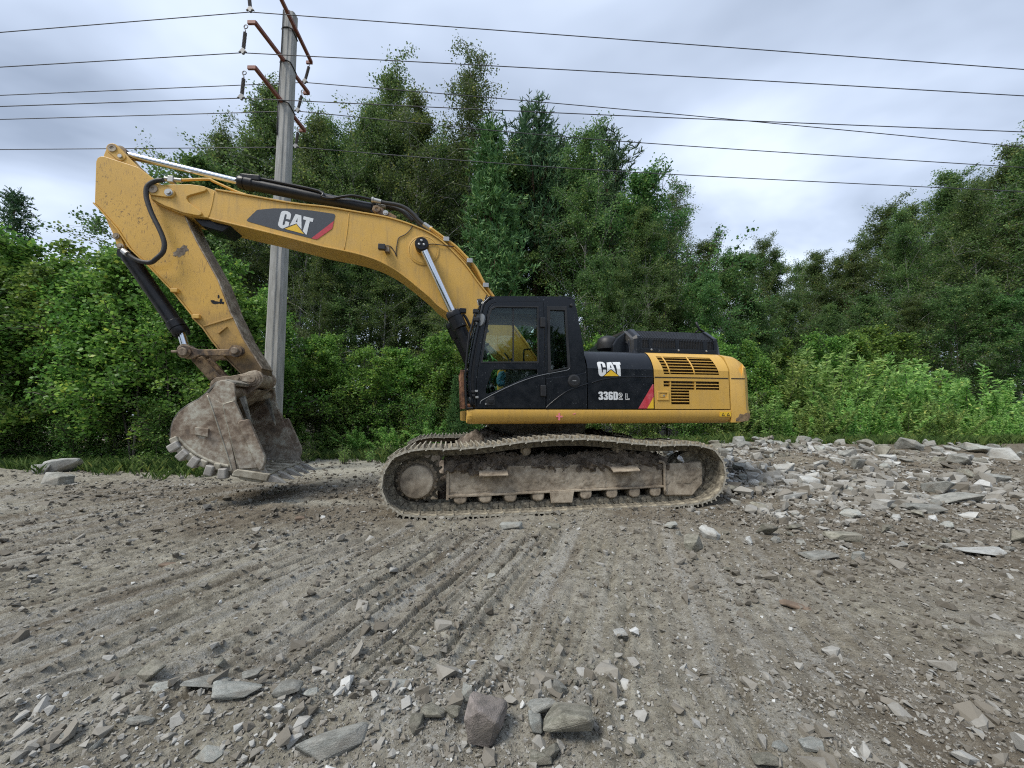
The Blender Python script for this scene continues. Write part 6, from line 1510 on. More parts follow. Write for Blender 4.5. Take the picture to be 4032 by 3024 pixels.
# cab interior
box('seat_cushion', -.62, -.12, -1.22, -.76, 1.83, 1.97, MAT['seat'], cab, .04, 3)
V_, F_ = plate_geo([(-.24, 1.95), (-.14, 2.10), (-.10, 2.45), (-.06, 2.62), (.02, 2.62), (.03, 2.45), (-.01, 2.1), (-.10, 1.92)], -1.21, -.77)
mobj('seat_back', V_, F_, MAT['seat'], cab, bevel=.03)
box('seat_base', -.50, -.18, -1.15, -.83, zt + .06, 1.84, MAT['liner'], cab, .02)
for y in (-1.30, -.74):
    box('console', -.72, -.15, y - .07, y + .07, zt + .06, 2.06, MAT['liner'], cab, .03)
    tube('joystick', [(-.66, y, 2.05), (-.68, y, 2.17), (-.70, y, 2.2)], [.02, .016, .024], MAT['plastic'], cab, 8)
lv = T['lever']
tube('travel_lever', [(-.62, -.85, 1.5), (-.66, -.85, 2.1), (lv[1][0], -.85, lv[1][1]), (lv[0][0], -.85, lv[0][1])], .013, MAT['plastic'], cab, 8, 4)
tube('travel_lever', [(-.95, -1.05, 1.5), (-.97, -1.05, 1.95), (-1.0, -1.05, 2.2)], .013, MAT['plastic'], cab, 8, 4)
tube('grab_handle', [(-.36, -.62, 2.2), (-.36, -.62, 2.42), (-.33, -.62, 2.46), (-.24, -.62, 2.47)], .014, MAT['plastic'], cab, 8, 4)
box('monitor', -1.06, -.98, -.68, -.56, 2.28, 2.45, MAT['plastic'], cab, .01)
plate('roof_liner', [(-1.0, 2.87), (-1.0, 2.95), (.18, 2.97), (.20, 2.88)], yc + .06, yf - .06, MAT['liner'], cab)
for z, l_ in ((2.68, .10), (2.36, .08)):
    tube('phone_holder', [(-1.12, -1.36, z), (-1.08, -1.34, z + .02), (-1.03, -1.33, z + .05)], [.03, .022, .014], MAT['plastic'], cab, 8)
    tube('holder_arm', [(-1.10, -1.36, z), (-1.06, -1.34, z - .06), (-1.04, -1.33, z - l_)], [.03, .02, .018], MAT['plastic'], cab, 8)

# ---- undercarriage
box('car_body', -1.1, 1.1, -.95, .95, .42, .86, MAT['mud'], EX, .06)
for sx in (-1, 1):
    for sy in (-1, 1):
        V = [(sx * .35, sy * .7, .45), (sx * .95, sy * .7, .45), (sx * 1.35, sy * 1.2, .40), (sx * .9, sy * 1.2, .40),
             (sx * .35, sy * .7, .88), (sx * .95, sy * .7, .80), (sx * 1.35, sy * 1.2, .68), (sx * .9, sy * 1.2, .72)]
        mobj('frame_leg', V, [(0, 1, 2, 3), (4, 7, 6, 5), (0, 4, 5, 1), (1, 5, 6, 2), (2, 6, 7, 3), (3, 7, 4, 0)], MAT['mud'], EX, bevel=.03)
lathe('swing_bearing', (0, 0, .84), (0, 0, 1), [(0, .86), (.14, .86), (.14, .82), (.20, .82), (.20, .88), (zb - .84 + .03, .88)], MAT['track_dark'], EX, 48)

loop = [(-1.75, .030), (-.9, .022), (.2, .028), (1.2, .034), (1.75, .04), (2.05, .06), (2.25, .105), (2.43, .23), (2.515, .45), (2.475, .69), (2.36, .835), (2.20, .905), (1.92, .938), (1.477, .931), (1.246, .947), (.836, .991), (.394, 1.033), (.0, 1.036), (-.245, 1.029), (-.706, .995), (-1.119, .945), (-1.544, .925), (-1.90, .930), (-2.22, .88), (-2.395, .73), (-2.463, .47), (-2.40, .25), (-2.20, .085), (-1.98, .04)]
lp_ = catmull([(x, 0, z) for x, z in loop], 10, closed=True)
cum = [0]
for i in range(len(lp_)): cum.append(cum[-1] + (lp_[(i + 1) % len(lp_)] - lp_[i]).length)
Ltot = cum[-1]; NSH = 49
def at_s(s):
    s = s % Ltot; i = np.searchsorted(cum, s, side='right') - 1; i = min(i, len(lp_) - 1)
    f = (s - cum[i]) / (cum[i + 1] - cum[i]); return lp_[i].lerp(lp_[(i + 1) % len(lp_)], f)
pitch = Ltot / NSH
def shoe_mesh():
    hl = pitch * .5; W_ = .40
    # profile along travel (u) and outward (w): plate with lapped edges and three grousers
    pr = [(-hl * .98, -.022), (-hl * .98, .004), (-hl * .80, .006), (-hl * .76, .046), (-hl * .60, .046), (-hl * .54, .004), (-hl * .10, .004), (-hl * .04, .034), (hl * .08, .034), (hl * .14, .004), (hl * .56, .004), (hl * .64, .040), (hl * .78, .040), (hl * .84, .004), (hl * 1.02, -.010), (hl * 1.10, -.034), (hl * 1.0, -.038), (hl * .80, -.022)]
    n = len(pr); V = []; Fs = []
    for y in (-W_, W_):
        for u, w in pr: V.append((u, y, w))
    Fs = [tuple(range(n)), tuple(range(2 * n - 1, n - 1, -1))] + [(i, (i + 1) % n, n + (i + 1) % n, n + i) for i in range(n)]
    me = mesh_data('shoe', V, Fs, MAT['track']); me.materials.append(MAT['track_edge']); fix_normals(me)
    for p in me.polygons:
        c_ = p.center
        if c_.z > .030 or len(p.vertices) > 4: p.material_index = 1
    return me
def link_mesh():
    parts = []
    hl = pitch * .5
    for s in (-1, 1):
        out = [(-hl * 1.15, -.10), (-hl * .95, -.125), (hl * .95, -.125), (hl * 1.15, -.10), (hl * 1.15, -.05), (hl * .75, -.015), (-hl * .75, -.015), (-hl * 1.15, -.05)]
        parts.append(plate_geo(out, s * .105 - .022, s * .105 + .022))
        for u in (-hl, hl * .35):
            parts.append(lathe_geo((u, s * .12, -.07), (0, s, 0), [(0, .046), (.028, .046), (.028, .032), (.034, .03)], 12))
    parts.append(lathe_geo((-hl, -.1, -.07), (0, 1, 0), [(0, .033), (.2, .033)], 10))
    V, Fs = join_geo(parts)
    me = mesh_data('link', V, Fs, MAT['track']); fix_normals(me); return me
SHOE, LINK = shoe_mesh(), link_mesh()
def sprocket_geo():
    nT = 21; V = []; Fs = []
    prof = []
    for i in range(nT):
        for f, r in ((0, .315), (.25, .315), (.42, .375), (.58, .375), (.75, .315)):
            a = 2 * math.pi * (i + f) / nT; prof.append((math.cos(a) * r, math.sin(a) * r))
    return plate_geo(prof, -.035, .035)
V, Fs = sprocket_geo(); SPR = mesh_data('sprocket', V, Fs, MAT['track_dark']); fix_normals(SPR)
def mud_sheet(name, x0, x1, path, amp, seed, parent, mat, nx=110, ns=26, sc=7., top=None):
    """lumpy mud following a (y,z) path, extruded along x"""
    P = catmull([(0, a, b) for a, b in path], 10); S = len(P)
    idx = np.linspace(0, S - 1, ns)
    py = np.interp(idx, range(S), [p.y for p in P]); pz = np.interp(idx, range(S), [p.z for p in P])
    xs = np.linspace(x0, x1, nx); X, Sx = np.meshgrid(xs, np.arange(ns), indexing='ij')
    ty = np.gradient(py); tz = np.gradient(pz); ln = np.hypot(ty, tz) + 1e-9
    ny_, nz_ = tz / ln, -ty / ln
    ar = np.concatenate([[0], np.cumsum(np.hypot(np.diff(py), np.diff(pz)))])[None, :] + 0 * X
    d = amp * (fbm(X * sc, ar * sc, seed, 4) + 1.3 * np.maximum(0, fbm(X * sc * 2.4, ar * sc * 2.4, seed + 5, 4)) - 1.1 * np.maximum(0, .10 - np.abs(fbm(X * sc * 1.3, ar * sc * 1.3, seed + 31, 3))) * 5)
    lum = .10 * fbm(X * 2.2, ar * 2, seed + 9, 3) if top is None else top(X)
    fade = np.minimum(1, np.minimum(X - x0, x1 - X) / .25)
    Y = py[None, :] + d * ny_[None, :]; Z = pz[None, :] * 1 + d * nz_[None, :] + lum * sst(.1, .5, Sx / ns) * fade
    V = np.stack([X, Y, Z], -1).reshape(-1, 3)
    i, j = np.meshgrid(np.arange(nx - 1), np.arange(ns - 1), indexing='ij'); a = i * ns + j
    Fc = np.stack([a, a + ns, a + ns + 1, a + 1], -1).reshape(-1, 4)
    me = big_mesh(name, V, Fc, mat, smooth=True)
    return link(bpy.data.objects.new(name, me), parent)
for s in (-1, 1):
    trk = empty('crawler_track', parent=EX)
    yc_t = s * 1.295
    for k in range(NSH):
        for off, me, nm in ((.5, SHOE, 'shoe'), (.5, LINK, 'link')):
            a = at_s((k + off - .5) * pitch); b = at_s((k + off + .5) * pitch)
            t_ = (b - a).normalized(); c0 = (a + b) / 2
            if nm == 'shoe': jr = random.Random(k * 7 + s).uniform(-.045, .045); t_ = Vector((t_.x * math.cos(jr) - t_.z * math.sin(jr), 0, t_.x * math.sin(jr) + t_.z * math.cos(jr)))
            nrm = Vector((t_.z, 0, -t_.x))      # outward: path runs anticlockwise in x,z
            M_ = Matrix(((t_.x, 0, nrm.x, c0.x), (0, 1, 0, yc_t), (t_.z, 0, nrm.z, c0.z), (0, 0, 0, 1)))
            o = bpy.data.objects.new(nm, me); COL.objects.link(o); o.parent = trk
            o.matrix_local = M_
    sx_, sz_ = -2.02, .466
    o = bpy.data.objects.new('sprocket', SPR); link(o, trk); o.location = (sx_, yc_t, sz_)
    lathe('final_drive', (sx_, yc_t + s * .0, sz_), (0, s, 0), [(-.05, .28), (.03, .28), (.05, .262), (.06, .262), (.06, .23), (.20, .222), (.225, .214), (.235, .19), (.236, .0)], MAT['mudframe'], trk, 40)
    for k in range(16):
        a = 2 * math.pi * k / 16
        cyl('sprocket_bolt', (sx_ + .268 * math.cos(a), yc_t + s * .03, sz_ + .268 * math.sin(a)), (sx_ + .268 * math.cos(a), yc_t + s * .075, sz_ + .268 * math.sin(a)), .02, MAT['mudframe'], trk, 8)
    ix, iz = 2.115, .455
    lathe('idler', (ix, yc_t - s * .09, iz), (0, s, 0), [(0, .29), (.0, .335), (.05, .335), (.05, .31), (.13, .31), (.13, .335), (.18, .335), (.185, .30), (.165, .27), (.165, .10), (.21, .10)], MAT['track'], trk, 40)
    # roller frame
    out = [(-1.60, .245), (-1.60, .60), (-1.45, .64), (1.62, .64), (1.62, .30)]
    plate('roller_frame', out, yc_t + s * -.17 if s > 0 else yc_t - .155, yc_t + s * .155 if s > 0 else yc_t + .17, MAT['mudframe'], trk, bevel=.01)
    yo = yc_t + s * .155
    y0, y1 = sorted((yo, yo + s * .045))
    plate('frame_flange', [(-1.60, .235), (-1.60, .265), (1.62, .305), (1.62, .278)], y0, y1, MAT['mudframe'], trk, bevel=.006)
    y0, y1 = sorted((yo - s * .02, yo + s * .03))
    plate('end_plate', [(-1.62, .20), (-1.62, .60), (-1.585, .60), (-1.585, .20)], y0, y1, MAT['mudframe'], trk, bevel=.005)
    plate('idler_yoke', T['frame_r'], yo - s * .14 if s > 0 else yo - .035, yo + s * .035 if s > 0 else yo + .14, MAT['mudframe'], trk, bevel=.02)
    tube('yoke_strap', [(1.55, yo + s * .02, .66), (1.62, yo + s * .04, .64), (1.625, yo + s * .045, .5), (1.625, yo + s * .045, .20)], .022, MAT['mudframe'], trk, 6, 4)
    rx = [p[0] for p in T['roll']]; rx = sorted(set(rx[:4] + rx[5:]))
    for x in rx:
        lathe('track_roller', (x, yc_t - s * .15, .205), (0, s, 0), [(0, .07), (.03, .07), (.03, .10), (.1, .105), (.1, .085), (.2, .085), (.2, .105), (.27, .10), (.27, .072), (.285, .06), (.31, .058)], MAT['track_dark'], trk, 20)
        V, Fs = plate_geo([(x - .085, .275), (x - .09, .21), (x - .075, .165), (x - .03, .145), (x + .04, .147), (x + .08, .17), (x + .088, .22), (x + .085, .275)], *sorted((yo - s * .02, yo + s * .035)))
        mobj('roller_collar', V, Fs, MAT['mudframe'], trk, bevel=.02)
    g0 = T['guide']
    y0, y1 = sorted((yo + s * .03, yo + s * .05))
    plate('track_guide', g0, y0, y1, MAT['mudframe'], trk, bevel=.006)
    for key in ('step1', 'step2'):
        st = T[key]; V = []
        for (x, z) in (st[0], st[1]):
            V += [(x, yo + s * .16, z), (x, yo + s * .16, z - .012), (x, yo - s * .02, z + .08), (x, yo - s * .02, z + .062)]
        mobj('frame_step', V, [(0, 1, 3, 2), (4, 6, 7, 5), (0, 4, 5, 1), (2, 3, 7, 6), (0, 2, 6, 4), (1, 5, 7, 3)], MAT['mudframe'], trk)
        for x in (st[0][0] + .01, st[1][0] - .01):
            plate_v = [(x - .006, yo - s * .01, st[0][1] + .07), (x + .006, yo - s * .01, st[0][1] + .07), (x, yo + s * .15, st[0][1] + .0), (x, yo - s * .01, st[0][1] - .05)]
    h0_ = T['hole']
    decal('dark_hole_patch', h0_, yo if s < 0 else yo - .0, MAT['ink'], trk, proud=.003 if s < 0 else .003)  # black patch paints the shade inside the frame hole; nothing is cut
    for x in (-.48, .95):
        lathe('carrier_roller', (x, yc_t - s * .05, .845 if x < 0 else .83), (0, s, 0), [(0, .06), (.02, .075), (.11, .075), (.12, .055), (.16, .05)], MAT['mudframe'], trk, 18)
    tp = lambda X: .04 + .09 * fbm(X * 1.6, X * 0 + s * 3, 77, 3) + .05 * np.exp(-((X + .9) / .35) ** 2) + .03 * np.exp(-((X - .9) / .6) ** 2)
    mud_sheet('packed_mud', -1.66, 1.70, [(yo + s * .012, .54), (yo + s * .03, .62), (yo - s * .02, .69), (yo - s * .12, .76), (yo - s * .24, .74), (yo - s * .34, .60)], .085, 120 + s, trk, MAT['mud'], nx=320, ns=64, sc=4.5, top=tp)
    mud_sheet('caked_mud', -1.58, 1.60, [(yo + s * .004, .30), (yo + s * .012, .40), (yo + s * .012, .52), (yo + s * .002, .60)], .016, 160 + s, trk, MAT['mudframe'], nx=200, ns=24, sc=5., top=lambda X: X * 0)
    mud_sheet('caked_mud', 1.64, 2.24, [(yo + s * .038, .33), (yo + s * .048, .45), (yo + s * .048, .55), (yo + s * .036, .63)], .016, 170 + s, trk, MAT['mudframe'], nx=50, ns=24, sc=5., top=lambda X: X * 0)
# mud on the centre frame by the bearing
nx_, ny_ = 150, 100
gx, gy = np.meshgrid(np.linspace(-1.75, 1.6, nx_), np.linspace(-1.0, 1.0, ny_), indexing='ij')
hm = .86 + .28 * np.exp(-(((gx + .95) / .42) ** 2 + ((gy + .35) / .5) ** 2)) + .17 * np.exp(-(((gx - 1.0) / .5) ** 2 + ((gy + .1) / .6) ** 2)) + .16 * fbm(gx * 4, gy * 4, 140, 5) + .06 * fbm(gx * 14, gy * 14, 150, 3) - .5 * sst(1.25, 1.75, np.abs(gx)) - .35 * sst(.75, 1., np.abs(gy))
a = (np.arange(nx_ - 1)[:, None] * ny_ + np.arange(ny_ - 1)[None, :])
me = big_mesh('centre_mud', np.stack([gx, gy, hm], -1).reshape(-1, 3), np.stack([a, a + ny_, a + ny_ + 1, a + 1], -1).reshape(-1, 4), MAT['mud'], smooth=True)
link(bpy.data.objects.new('centre_mud', me), EX)

# ---- loose things on the machine
def to_world(p): return EX.matrix_basis @ Vector(p)
EXM = Matrix.Translation((.45, 7.15, 0)) @ Matrix.Rotation(rad(9.6), 4, 'Z')
def crumple(name, pts, y, depth, mat, seed, label, cat):
    R = random.Random(seed); cx_ = sum(p[0] for p in pts) / len(pts); cz_ = sum(p[1] for p in pts) / len(pts)
    bm = bmesh.new()
    ring = smooth2(pts, 3, True); n = len(ring); V = []; Fs = []
    L_ = []
    for f, dd in ((1., 0), (.75, -.6), (.45, -1.), (.15, -.8)):
        L_.append([bm.verts.new((cx_ + (x - cx_) * f + R.uniform(-.008, .008), y + dd * depth + R.uniform(-.35, .35) * depth, cz_ + (z - cz_) * f + R.uniform(-.008, .008))) for x, z in ring])
    L_.append([bm.verts.new((cx_ + (x - cx_) * .6, y + depth * .9 + R.uniform(-.2, .2) * depth, cz_ + (z - cz_) * .6)) for x, z in ring])
    for A_, B_ in ((L_[0], L_[1]), (L_[1], L_[2]), (L_[2], L_[3]), (L_[4], L_[0])):
        for i in range(n): bm.faces.new((A_[i], A_[(i + 1) % n], B_[(i + 1) % n], B_[i]))
    bm.faces.new(L_[3]); bm.faces.new(L_[4][::-1])
    bmesh.ops.recalc_face_normals(bm, faces=bm.faces)
    me = bpy.data.meshes.new(name); bm.to_mesh(me); bm.free(); me.materials.append(mat)
    me.transform(EXM)
    o = link(bpy.data.objects.new(name, me)); tag(o, label, cat)
    return o
crumple('plastic_bag', [(x * 1.0, z) for x, z in T['bag']], -1.46, .035, MAT['white_plastic'], 4, 'crumpled white plastic scrap stuck on the mud by the rear idler', 'plastic bag')
crumple('blue_rag', T['rag'], -1.12, .04, MAT['blue_cloth'], 6, 'light blue cloth lying inside the cab behind the lower door window', 'cloth')

# ------------------------------------------------------------------ concrete pole with crossarms
pc = T['pole_c']; PX = (pc[0][0] + pc[1][0]) / 2; PY = 9.3
pole_root = empty('utility_pole', (0, 0, 0))
tag(pole_root, 'tall grey concrete power pole with three rust red crossarms, standing behind the bucket', 'pole')
def pole_geo():
    ptop = T['pole'][2][1]; w0 = .205; w1 = .141; V = []; Fs = []
    rows = [(-.6, w0 + .004), (1.4, .188), (ptop, w1)]
    sec = lambda w: [(-w, -w * .55), (-w * .62, -w), (w * .20, -w), (w * .36, -w * .86), (w * .80, -w * .80), (w, -w * .45), (w, w * .6), (w * .6, w), (-w * .6, w), (-w, w * .6)]
    for z, w in rows:
        for x, y in sec(w): V.append((PX + x, PY + y, z))
    n = len(sec(1))
    for k in range(len(rows) - 1):
        for j in range(n):
            a = k * n + j; b = k * n + (j + 1) % n; Fs.append((a, b, b + n, a + n))
    Fs.append(tuple(range((len(rows) - 1) * n, len(rows) * n)))
    return V, Fs, ptop
V, Fs, ptop = pole_geo()
shaft = mobj('pole_shaft', V, Fs, MAT['concrete'], pole_root, bevel=.008)
tz = T['txt12'][0][1]
def glyph_obj(strokes, x0, z0, w, h, y):
    parts = []
    for st in strokes:
        line = [(x0 + a * w, z0 + b * h) for a, b in st]
        n = len(line); off = []; base = []
        for i in range(n):
            t_ = (Vector(line[min(i + 1, n - 1)]) - Vector(line[max(i - 1, 0)])).normalized(); nn = Vector((-t_.y, t_.x)) * .010
            base.append((line[i][0] - nn.x, line[i][1] - nn.y)); off.append((line[i][0] + nn.x, line[i][1] + nn.y))
        parts.append(plate_geo(base + off[::-1], y - .003, y + .004))
    V, Fs = join_geo(parts); return mobj('painted_digit', V, Fs, MAT['ink'], pole_root)
glyph_obj([[(0, .78), (.5, 1), (.42, 0)]], PX - .055, tz - .075, .06, .17, PY - .1885)
glyph_obj([[(0, .72), (.12, .95), (.5, 1), (.9, .88), (.92, .66), (.6, .4), (.1, .05), (0, 0), (1, .03)]], PX + .0, tz - .075, .07, .17, PY - .1870)
for k, (n_, f_) in enumerate(ARMS):
    n_ = Vector(n_); f_ = Vector(f_)
    zc_ = (n_.z + f_.z) / 2; n_.z = f_.z = zc_
    d = (f_ - n_).normalized(); sd2 = Vector((d.y, -d.x, 0)); w_ = .038
    V = [p + sd2 * a + Vector((0, 0, b)) for p in (n_, f_) for a, b in ((-w_, -w_), (w_, -w_), (w_, w_), (-w_, w_))]
    arm = mobj('crossarm', V, [(0, 1, 2, 3), (4, 7, 6, 5), (0, 4, 5, 1), (1, 5, 6, 2), (2, 6, 7, 3), (3, 7, 4, 0)], MAT['arm_red'], pole_root, bevel=.005)
    # shift so the arm touches the pole flank
    for e_, s_ in ((n_, -1), (f_, 1)):
        box('arm_bracket', e_.x - (.16 if s_ < 0 else .14), e_.x + .03, e_.y - .025, e_.y + .025, e_.z - .05, e_.z + .035, MAT['arm_red'], arm, .006)
    # wrap clamp
    zz = zc_ - .03
    wv = .153 + (ptop - zz) * .0046
    ring = [(PX - wv, PY - wv * .6, zz + .02), (PX - wv * .6, PY - wv, zz + .02), (PX + wv * .3, PY - wv, zz + .02), (PX + wv * .85, PY - wv * .85, zz - .02), (PX + wv, PY - wv * .4, zz - .08), (PX + wv, PY + wv * .6, zz - .12)]
    tube('clamp_band', ring, .016, MAT['ink'], arm, 6)
gw = [(PX - .10, PY - .155, ptop - .02), (PX - .10, PY - .158, ptop - 1.0), (PX - .115, PY - .165, ptop - 2.2), (PX - .10, PY - .168, ptop - 3.4)]
tube('earth_wire', gw, .013, MAT['ink'], pole_root, 6, 4)
for k, (a, b) in enumerate(INSUL):
    a = Vector(a); b = Vector(b); ax = (b - a); L_ = ax.length; ax.normalize()
    root = empty('insulator_string', parent=pole_root)
    prof = []; n_d = 11; u0, u1 = .24 * L_, .86 * L_
    prof.append((u0 - .03, .014))
    for i in range(n_d):
        u = u0 + (u1 - u0) * i / n_d
        prof += [(u, .016), (u + .008, .040), (u + .020, .034), (u + .026, .016)]
    prof.append((u1 + .03, .014))
    lathe('insulator', a, ax, prof, MAT['insul'], root, 12)
    tube('shackle', [a + Vector((-.03, 0, .02)), a + Vector((-.035, 0, -.03)), a + ax * .09, a + ax * .25 * L_], .011, MAT['clamp'], root, 6, 3)
    ring = [a + Vector((math.cos(t_) * .045, 0, math.sin(t_) * .045 + .0)) for t_ in np.linspace(0, 2 * math.pi, 14)]
    tube('shackle_ring', ring, .010, MAT['clamp'], root, 6)
    V, Fs = plate_geo([(b.x - .095, b.z - .012), (b.x - .05, b.z + .05), (b.x, b.z + .105), (b.x + .05, b.z + .05), (b.x + .095, b.z - .012), (b.x + .04, b.z - .0), (b.x + .02, b.z - .05), (b.x - .02, b.z - .05), (b.x - .04, b.z)], b.y - .022, b.y + .022)
    mobj('wire_clamp', V, Fs, MAT['clamp'], root, bevel=.004)
WL = ['highest power wire, near circuit, crossing the top of the sky', 'second power wire of the near circuit, below the highest one', 'lowest power wire of the near circuit, held by the bottom left insulator',
      'highest power wire of the far circuit, from the right hand side of the pole', 'middle power wire of the far circuit behind the pole', 'lowest power wire of all, passing behind the raised arm elbow']
for k, w in enumerate(WIRES):
    p0, p1, p2, p3 = [Vector(q) for q in w]
    le = p0 + (p0 - p1).normalized() * 30; le.z -= .8
    re = p3 + (p3 - p2).normalized() * 30; re.z += .5
    pts = [le] + catmull([p0, p1], 8)[:-1] + catmull([p1, p2, p3], 10) + [re]
    V, Fs = tube_geo(pts, .0095 if k < 3 else .0105, 6)
    o = mobj('power_wire', V, Fs, MAT['wire'], None, smooth=True)
    tag(o, WL[k], 'power line', 'overhead wires')

# ------------------------------------------------------------------ trees and bushes
def tubes_np(segs, sides=5):
    """segs: list of (points (n,3), radii (n,)) -> one V,F"""
    Vs = []; Fs = []; s = 0
    an = np.arange(sides) * 2 * math.pi / sides
    for P, r in segs:
        P = np.asarray(P, float); r = np.asarray(r, float); n = len(P)
        t = np.gradient(P, axis=0); t /= np.linalg.norm(t, axis=1)[:, None] + 1e-9
        ref = np.where(np.abs(t[:, 2:3]) < .9, np.array([[0, 0, 1.]]), np.array([[1., 0, 0]]))
        u = np.cross(t, ref); u /= np.linalg.norm(u, axis=1)[:, None] + 1e-9; w = np.cross(t, u)
        V = P[:, None, :] + (u[:, None, :] * np.cos(an)[None, :, None] + w[:, None, :] * np.sin(an)[None, :, None]) * r[:, None, None]
        Vs.append(V.reshape(-1, 3))
        i, j = np.meshgrid(np.arange(n - 1), np.arange(sides), indexing='ij')
        a = s + i * sides + j; b = s + i * sides + (j + 1) % sides
        Fs.append(np.stack([a, b, b + sides, a + sides], -1).reshape(-1, 4)); s += n * sides
    return np.concatenate(Vs), np.concatenate(Fs)

def leaves_np(P, size, rng, aspect=.62, droop=.0, jitter=.35, dirs=None, updown=.55):
    """diamond leaves, folded a little along the midrib; returns V,F,rnd"""
    n = len(P)
    d = rng.normal(size=(n, 3)); d[:, 2] = d[:, 2] * updown - droop
    if dirs is not None: d = d * .6 + dirs
    d /= np.linalg.norm(d, axis=1)[:, None] + 1e-9
    q = rng.normal(size=(n, 3)); q[:, 2] = np.abs(q[:, 2]) * 1.3
    w = np.cross(d, q); w /= np.linalg.norm(w, axis=1)[:, None] + 1e-9
    nn = np.cross(w, d)
    s = size * (1 + jitter * rng.uniform(-1, 1, n))[:, None]
    base = P - d * s * .5; tip = P + d * s * .5
    mid = P - d * s * .06 - nn * s * .07
    l = mid + w * s * aspect * .5 + nn * s * .10; r = mid - w * s * aspect * .5 + nn * s * .10
    V = np.stack([base, l, tip, r], 1).reshape(-1, 3)
    F = np.arange(4 * n).reshape(-1, 4)
    return V, F, rng.uniform(0, 1, n)

def needle_np(P, D, length, width, rng):
    n = len(P); D = D / (np.linalg.norm(D, axis=1)[:, None] + 1e-9)
    q = rng.normal(size=(n, 3)); w = np.cross(D, q); w /= np.linalg.norm(w, axis=1)[:, None] + 1e-9
    L = length * rng.uniform(.7, 1.2, n)[:, None]
    a = P - w * width * .5; b = P + w * width * .5; c = P + D * L + w * width * .25; d = P + D * L - w * width * .25
    V = np.stack([a, b, c, d], 1).reshape(-1, 3)
    return V, np.arange(4 * n).reshape(-1, 4), rng.uniform(0, 1, n)

def bent(p0, d, L, n, rng, sag=0., wob=.12):
    P = [np.array(p0, float)]; d = np.array(d, float)
    for i in range(n):
        d = d + rng.normal(size=3) * wob * np.array([1, 1, .6]) + np.array([0, 0, -sag * (i + 1) / n]); d /= np.linalg.norm(d)
        P.append(P[-1] + d * L / n)
    return np.array(P)

def make_broadleaf(name, h, rng, n_leaf, leaf, leaf_key, bark_key, width=.20, z0=.18, trunk_r=.09, shape='birch', droop=0., stems=1, nb=46, aspect=.62, clump=.16, twigs=7):
    segs = []; tips = []; wts = []
    for st in range(stems):
        lean = rng.normal(size=2) * (.010 if stems == 1 else .16)
        hh = h * (1 if st == 0 else rng.uniform(.65, .95))
        k = 10; zz = np.linspace(0, 1, k)
        base = rng.normal(size=2) * (0 if stems == 1 else .12)
        sw = np.cumsum(rng.normal(size=(k, 2)) * hh * .004, axis=0)
        TP = np.stack([base[0] + lean[0] * hh * zz + sw[:, 0], base[1] + lean[1] * hh * zz + sw[:, 1], hh * zz], 1); TP[0, 2] = -.3
        segs.append((TP, trunk_r * (1 - zz * .92) * (1 if st == 0 else .75)))
        nbs = max(6, nb // stems)
        for b in range(nbs):
            f = z0 + (1 - z0) * ((b + rng.uniform(0, 1)) / nbs) ** .9
            f = min(f, .985)
            p = np.array([np.interp(f, zz, TP[:, i]) for i in range(3)])
            az = b * 2.4 + rng.normal() * .5
            g = (f - z0) / (1 - z0)
            if shape == 'birch': prof = (math.sin(min(1, g * 1.25 + .12) * math.pi * .92) ** .7) * (1 - .55 * g) + .10
            elif shape == 'round': prof = math.sin((g * .86 + .10) * math.pi) ** .6
            else: prof = (1 - g) ** .7 * .9 + .15
            L = hh * width * prof * rng.choice([.55, .8, 1., 1.25], p=[.25, .35, .25, .15]) * rng.uniform(.85, 1.15)
            el = rng.uniform(.35, .9) + .45 * g
            d = np.array([math.cos(az) * math.cos(el), math.sin(az) * math.cos(el), math.sin(el)])
            B = bent(p, d, L, 5, rng, sag=droop * .5 + .10)
            segs.append((B, np.linspace(trunk_r * .32 * (1 - f * .7), .006, len(B))))
            ns = twigs
            for q in range(ns):
                fi = rng.uniform(.2, 1.0); pi_ = np.array([np.interp(fi * 5, range(6), B[:, i]) for i in range(3)])
                dd = d * .55 + rng.normal(size=3) * .6; dd[2] += .15 - droop; dd /= np.linalg.norm(dd)
                tw = bent(pi_, dd, (L * .30 + h * .018) * rng.uniform(.6, 1.3) * (1 + droop), 5, rng, sag=droop * 1.2 + .12, wob=.18)
                segs.append((tw[::2], np.linspace(.011, .004, 3)))
                wt = rng.uniform(.3, 1.5)
                for c0, c1 in zip(tw[:-1], tw[1:]): tips.append((c0, c1)); wts.append(wt)
            for c0, c1 in zip(B[2:-1], B[3:]): tips.append((c0, c1)); wts.append(.5)
    tips = np.array(tips); wts = np.array(wts); wts /= wts.sum()
    idx = rng.choice(len(tips), n_leaf, p=wts)
    sc = leaf * .55 + clump * h * .03
    f_ = rng.uniform(0, 1, (n_leaf, 1))
    off = rng.normal(size=(n_leaf, 3)) * np.array([1, 1, .8]) * sc
    if droop > .3: off[:, 2] -= np.abs(rng.normal(size=n_leaf)) * .28
    P = tips[idx, 0] * (1 - f_) + tips[idx, 1] * f_ + off; P[:, 2] = np.maximum(P[:, 2], .05)
    V, F, r = leaves_np(P, leaf, rng, aspect, droop=.35 + droop * .8)
    cr = np.repeat(rng.uniform(-.25, .25, len(tips) // 5 + 1), 5)[:len(tips)][idx]
    r = np.clip(r * .75 + .12 + cr, 0, 1)
    crown = big_mesh(name + '_crown', V, F, MAT[leaf_key], attrs={'rnd': np.repeat(r, 4)})
    TV, TF = tubes_np(segs); trunk = big_mesh(name + '_trunk', TV, TF, MAT[bark_key], smooth=True)
    return trunk, crown, float(np.percentile(V[:, 2], 99.6))

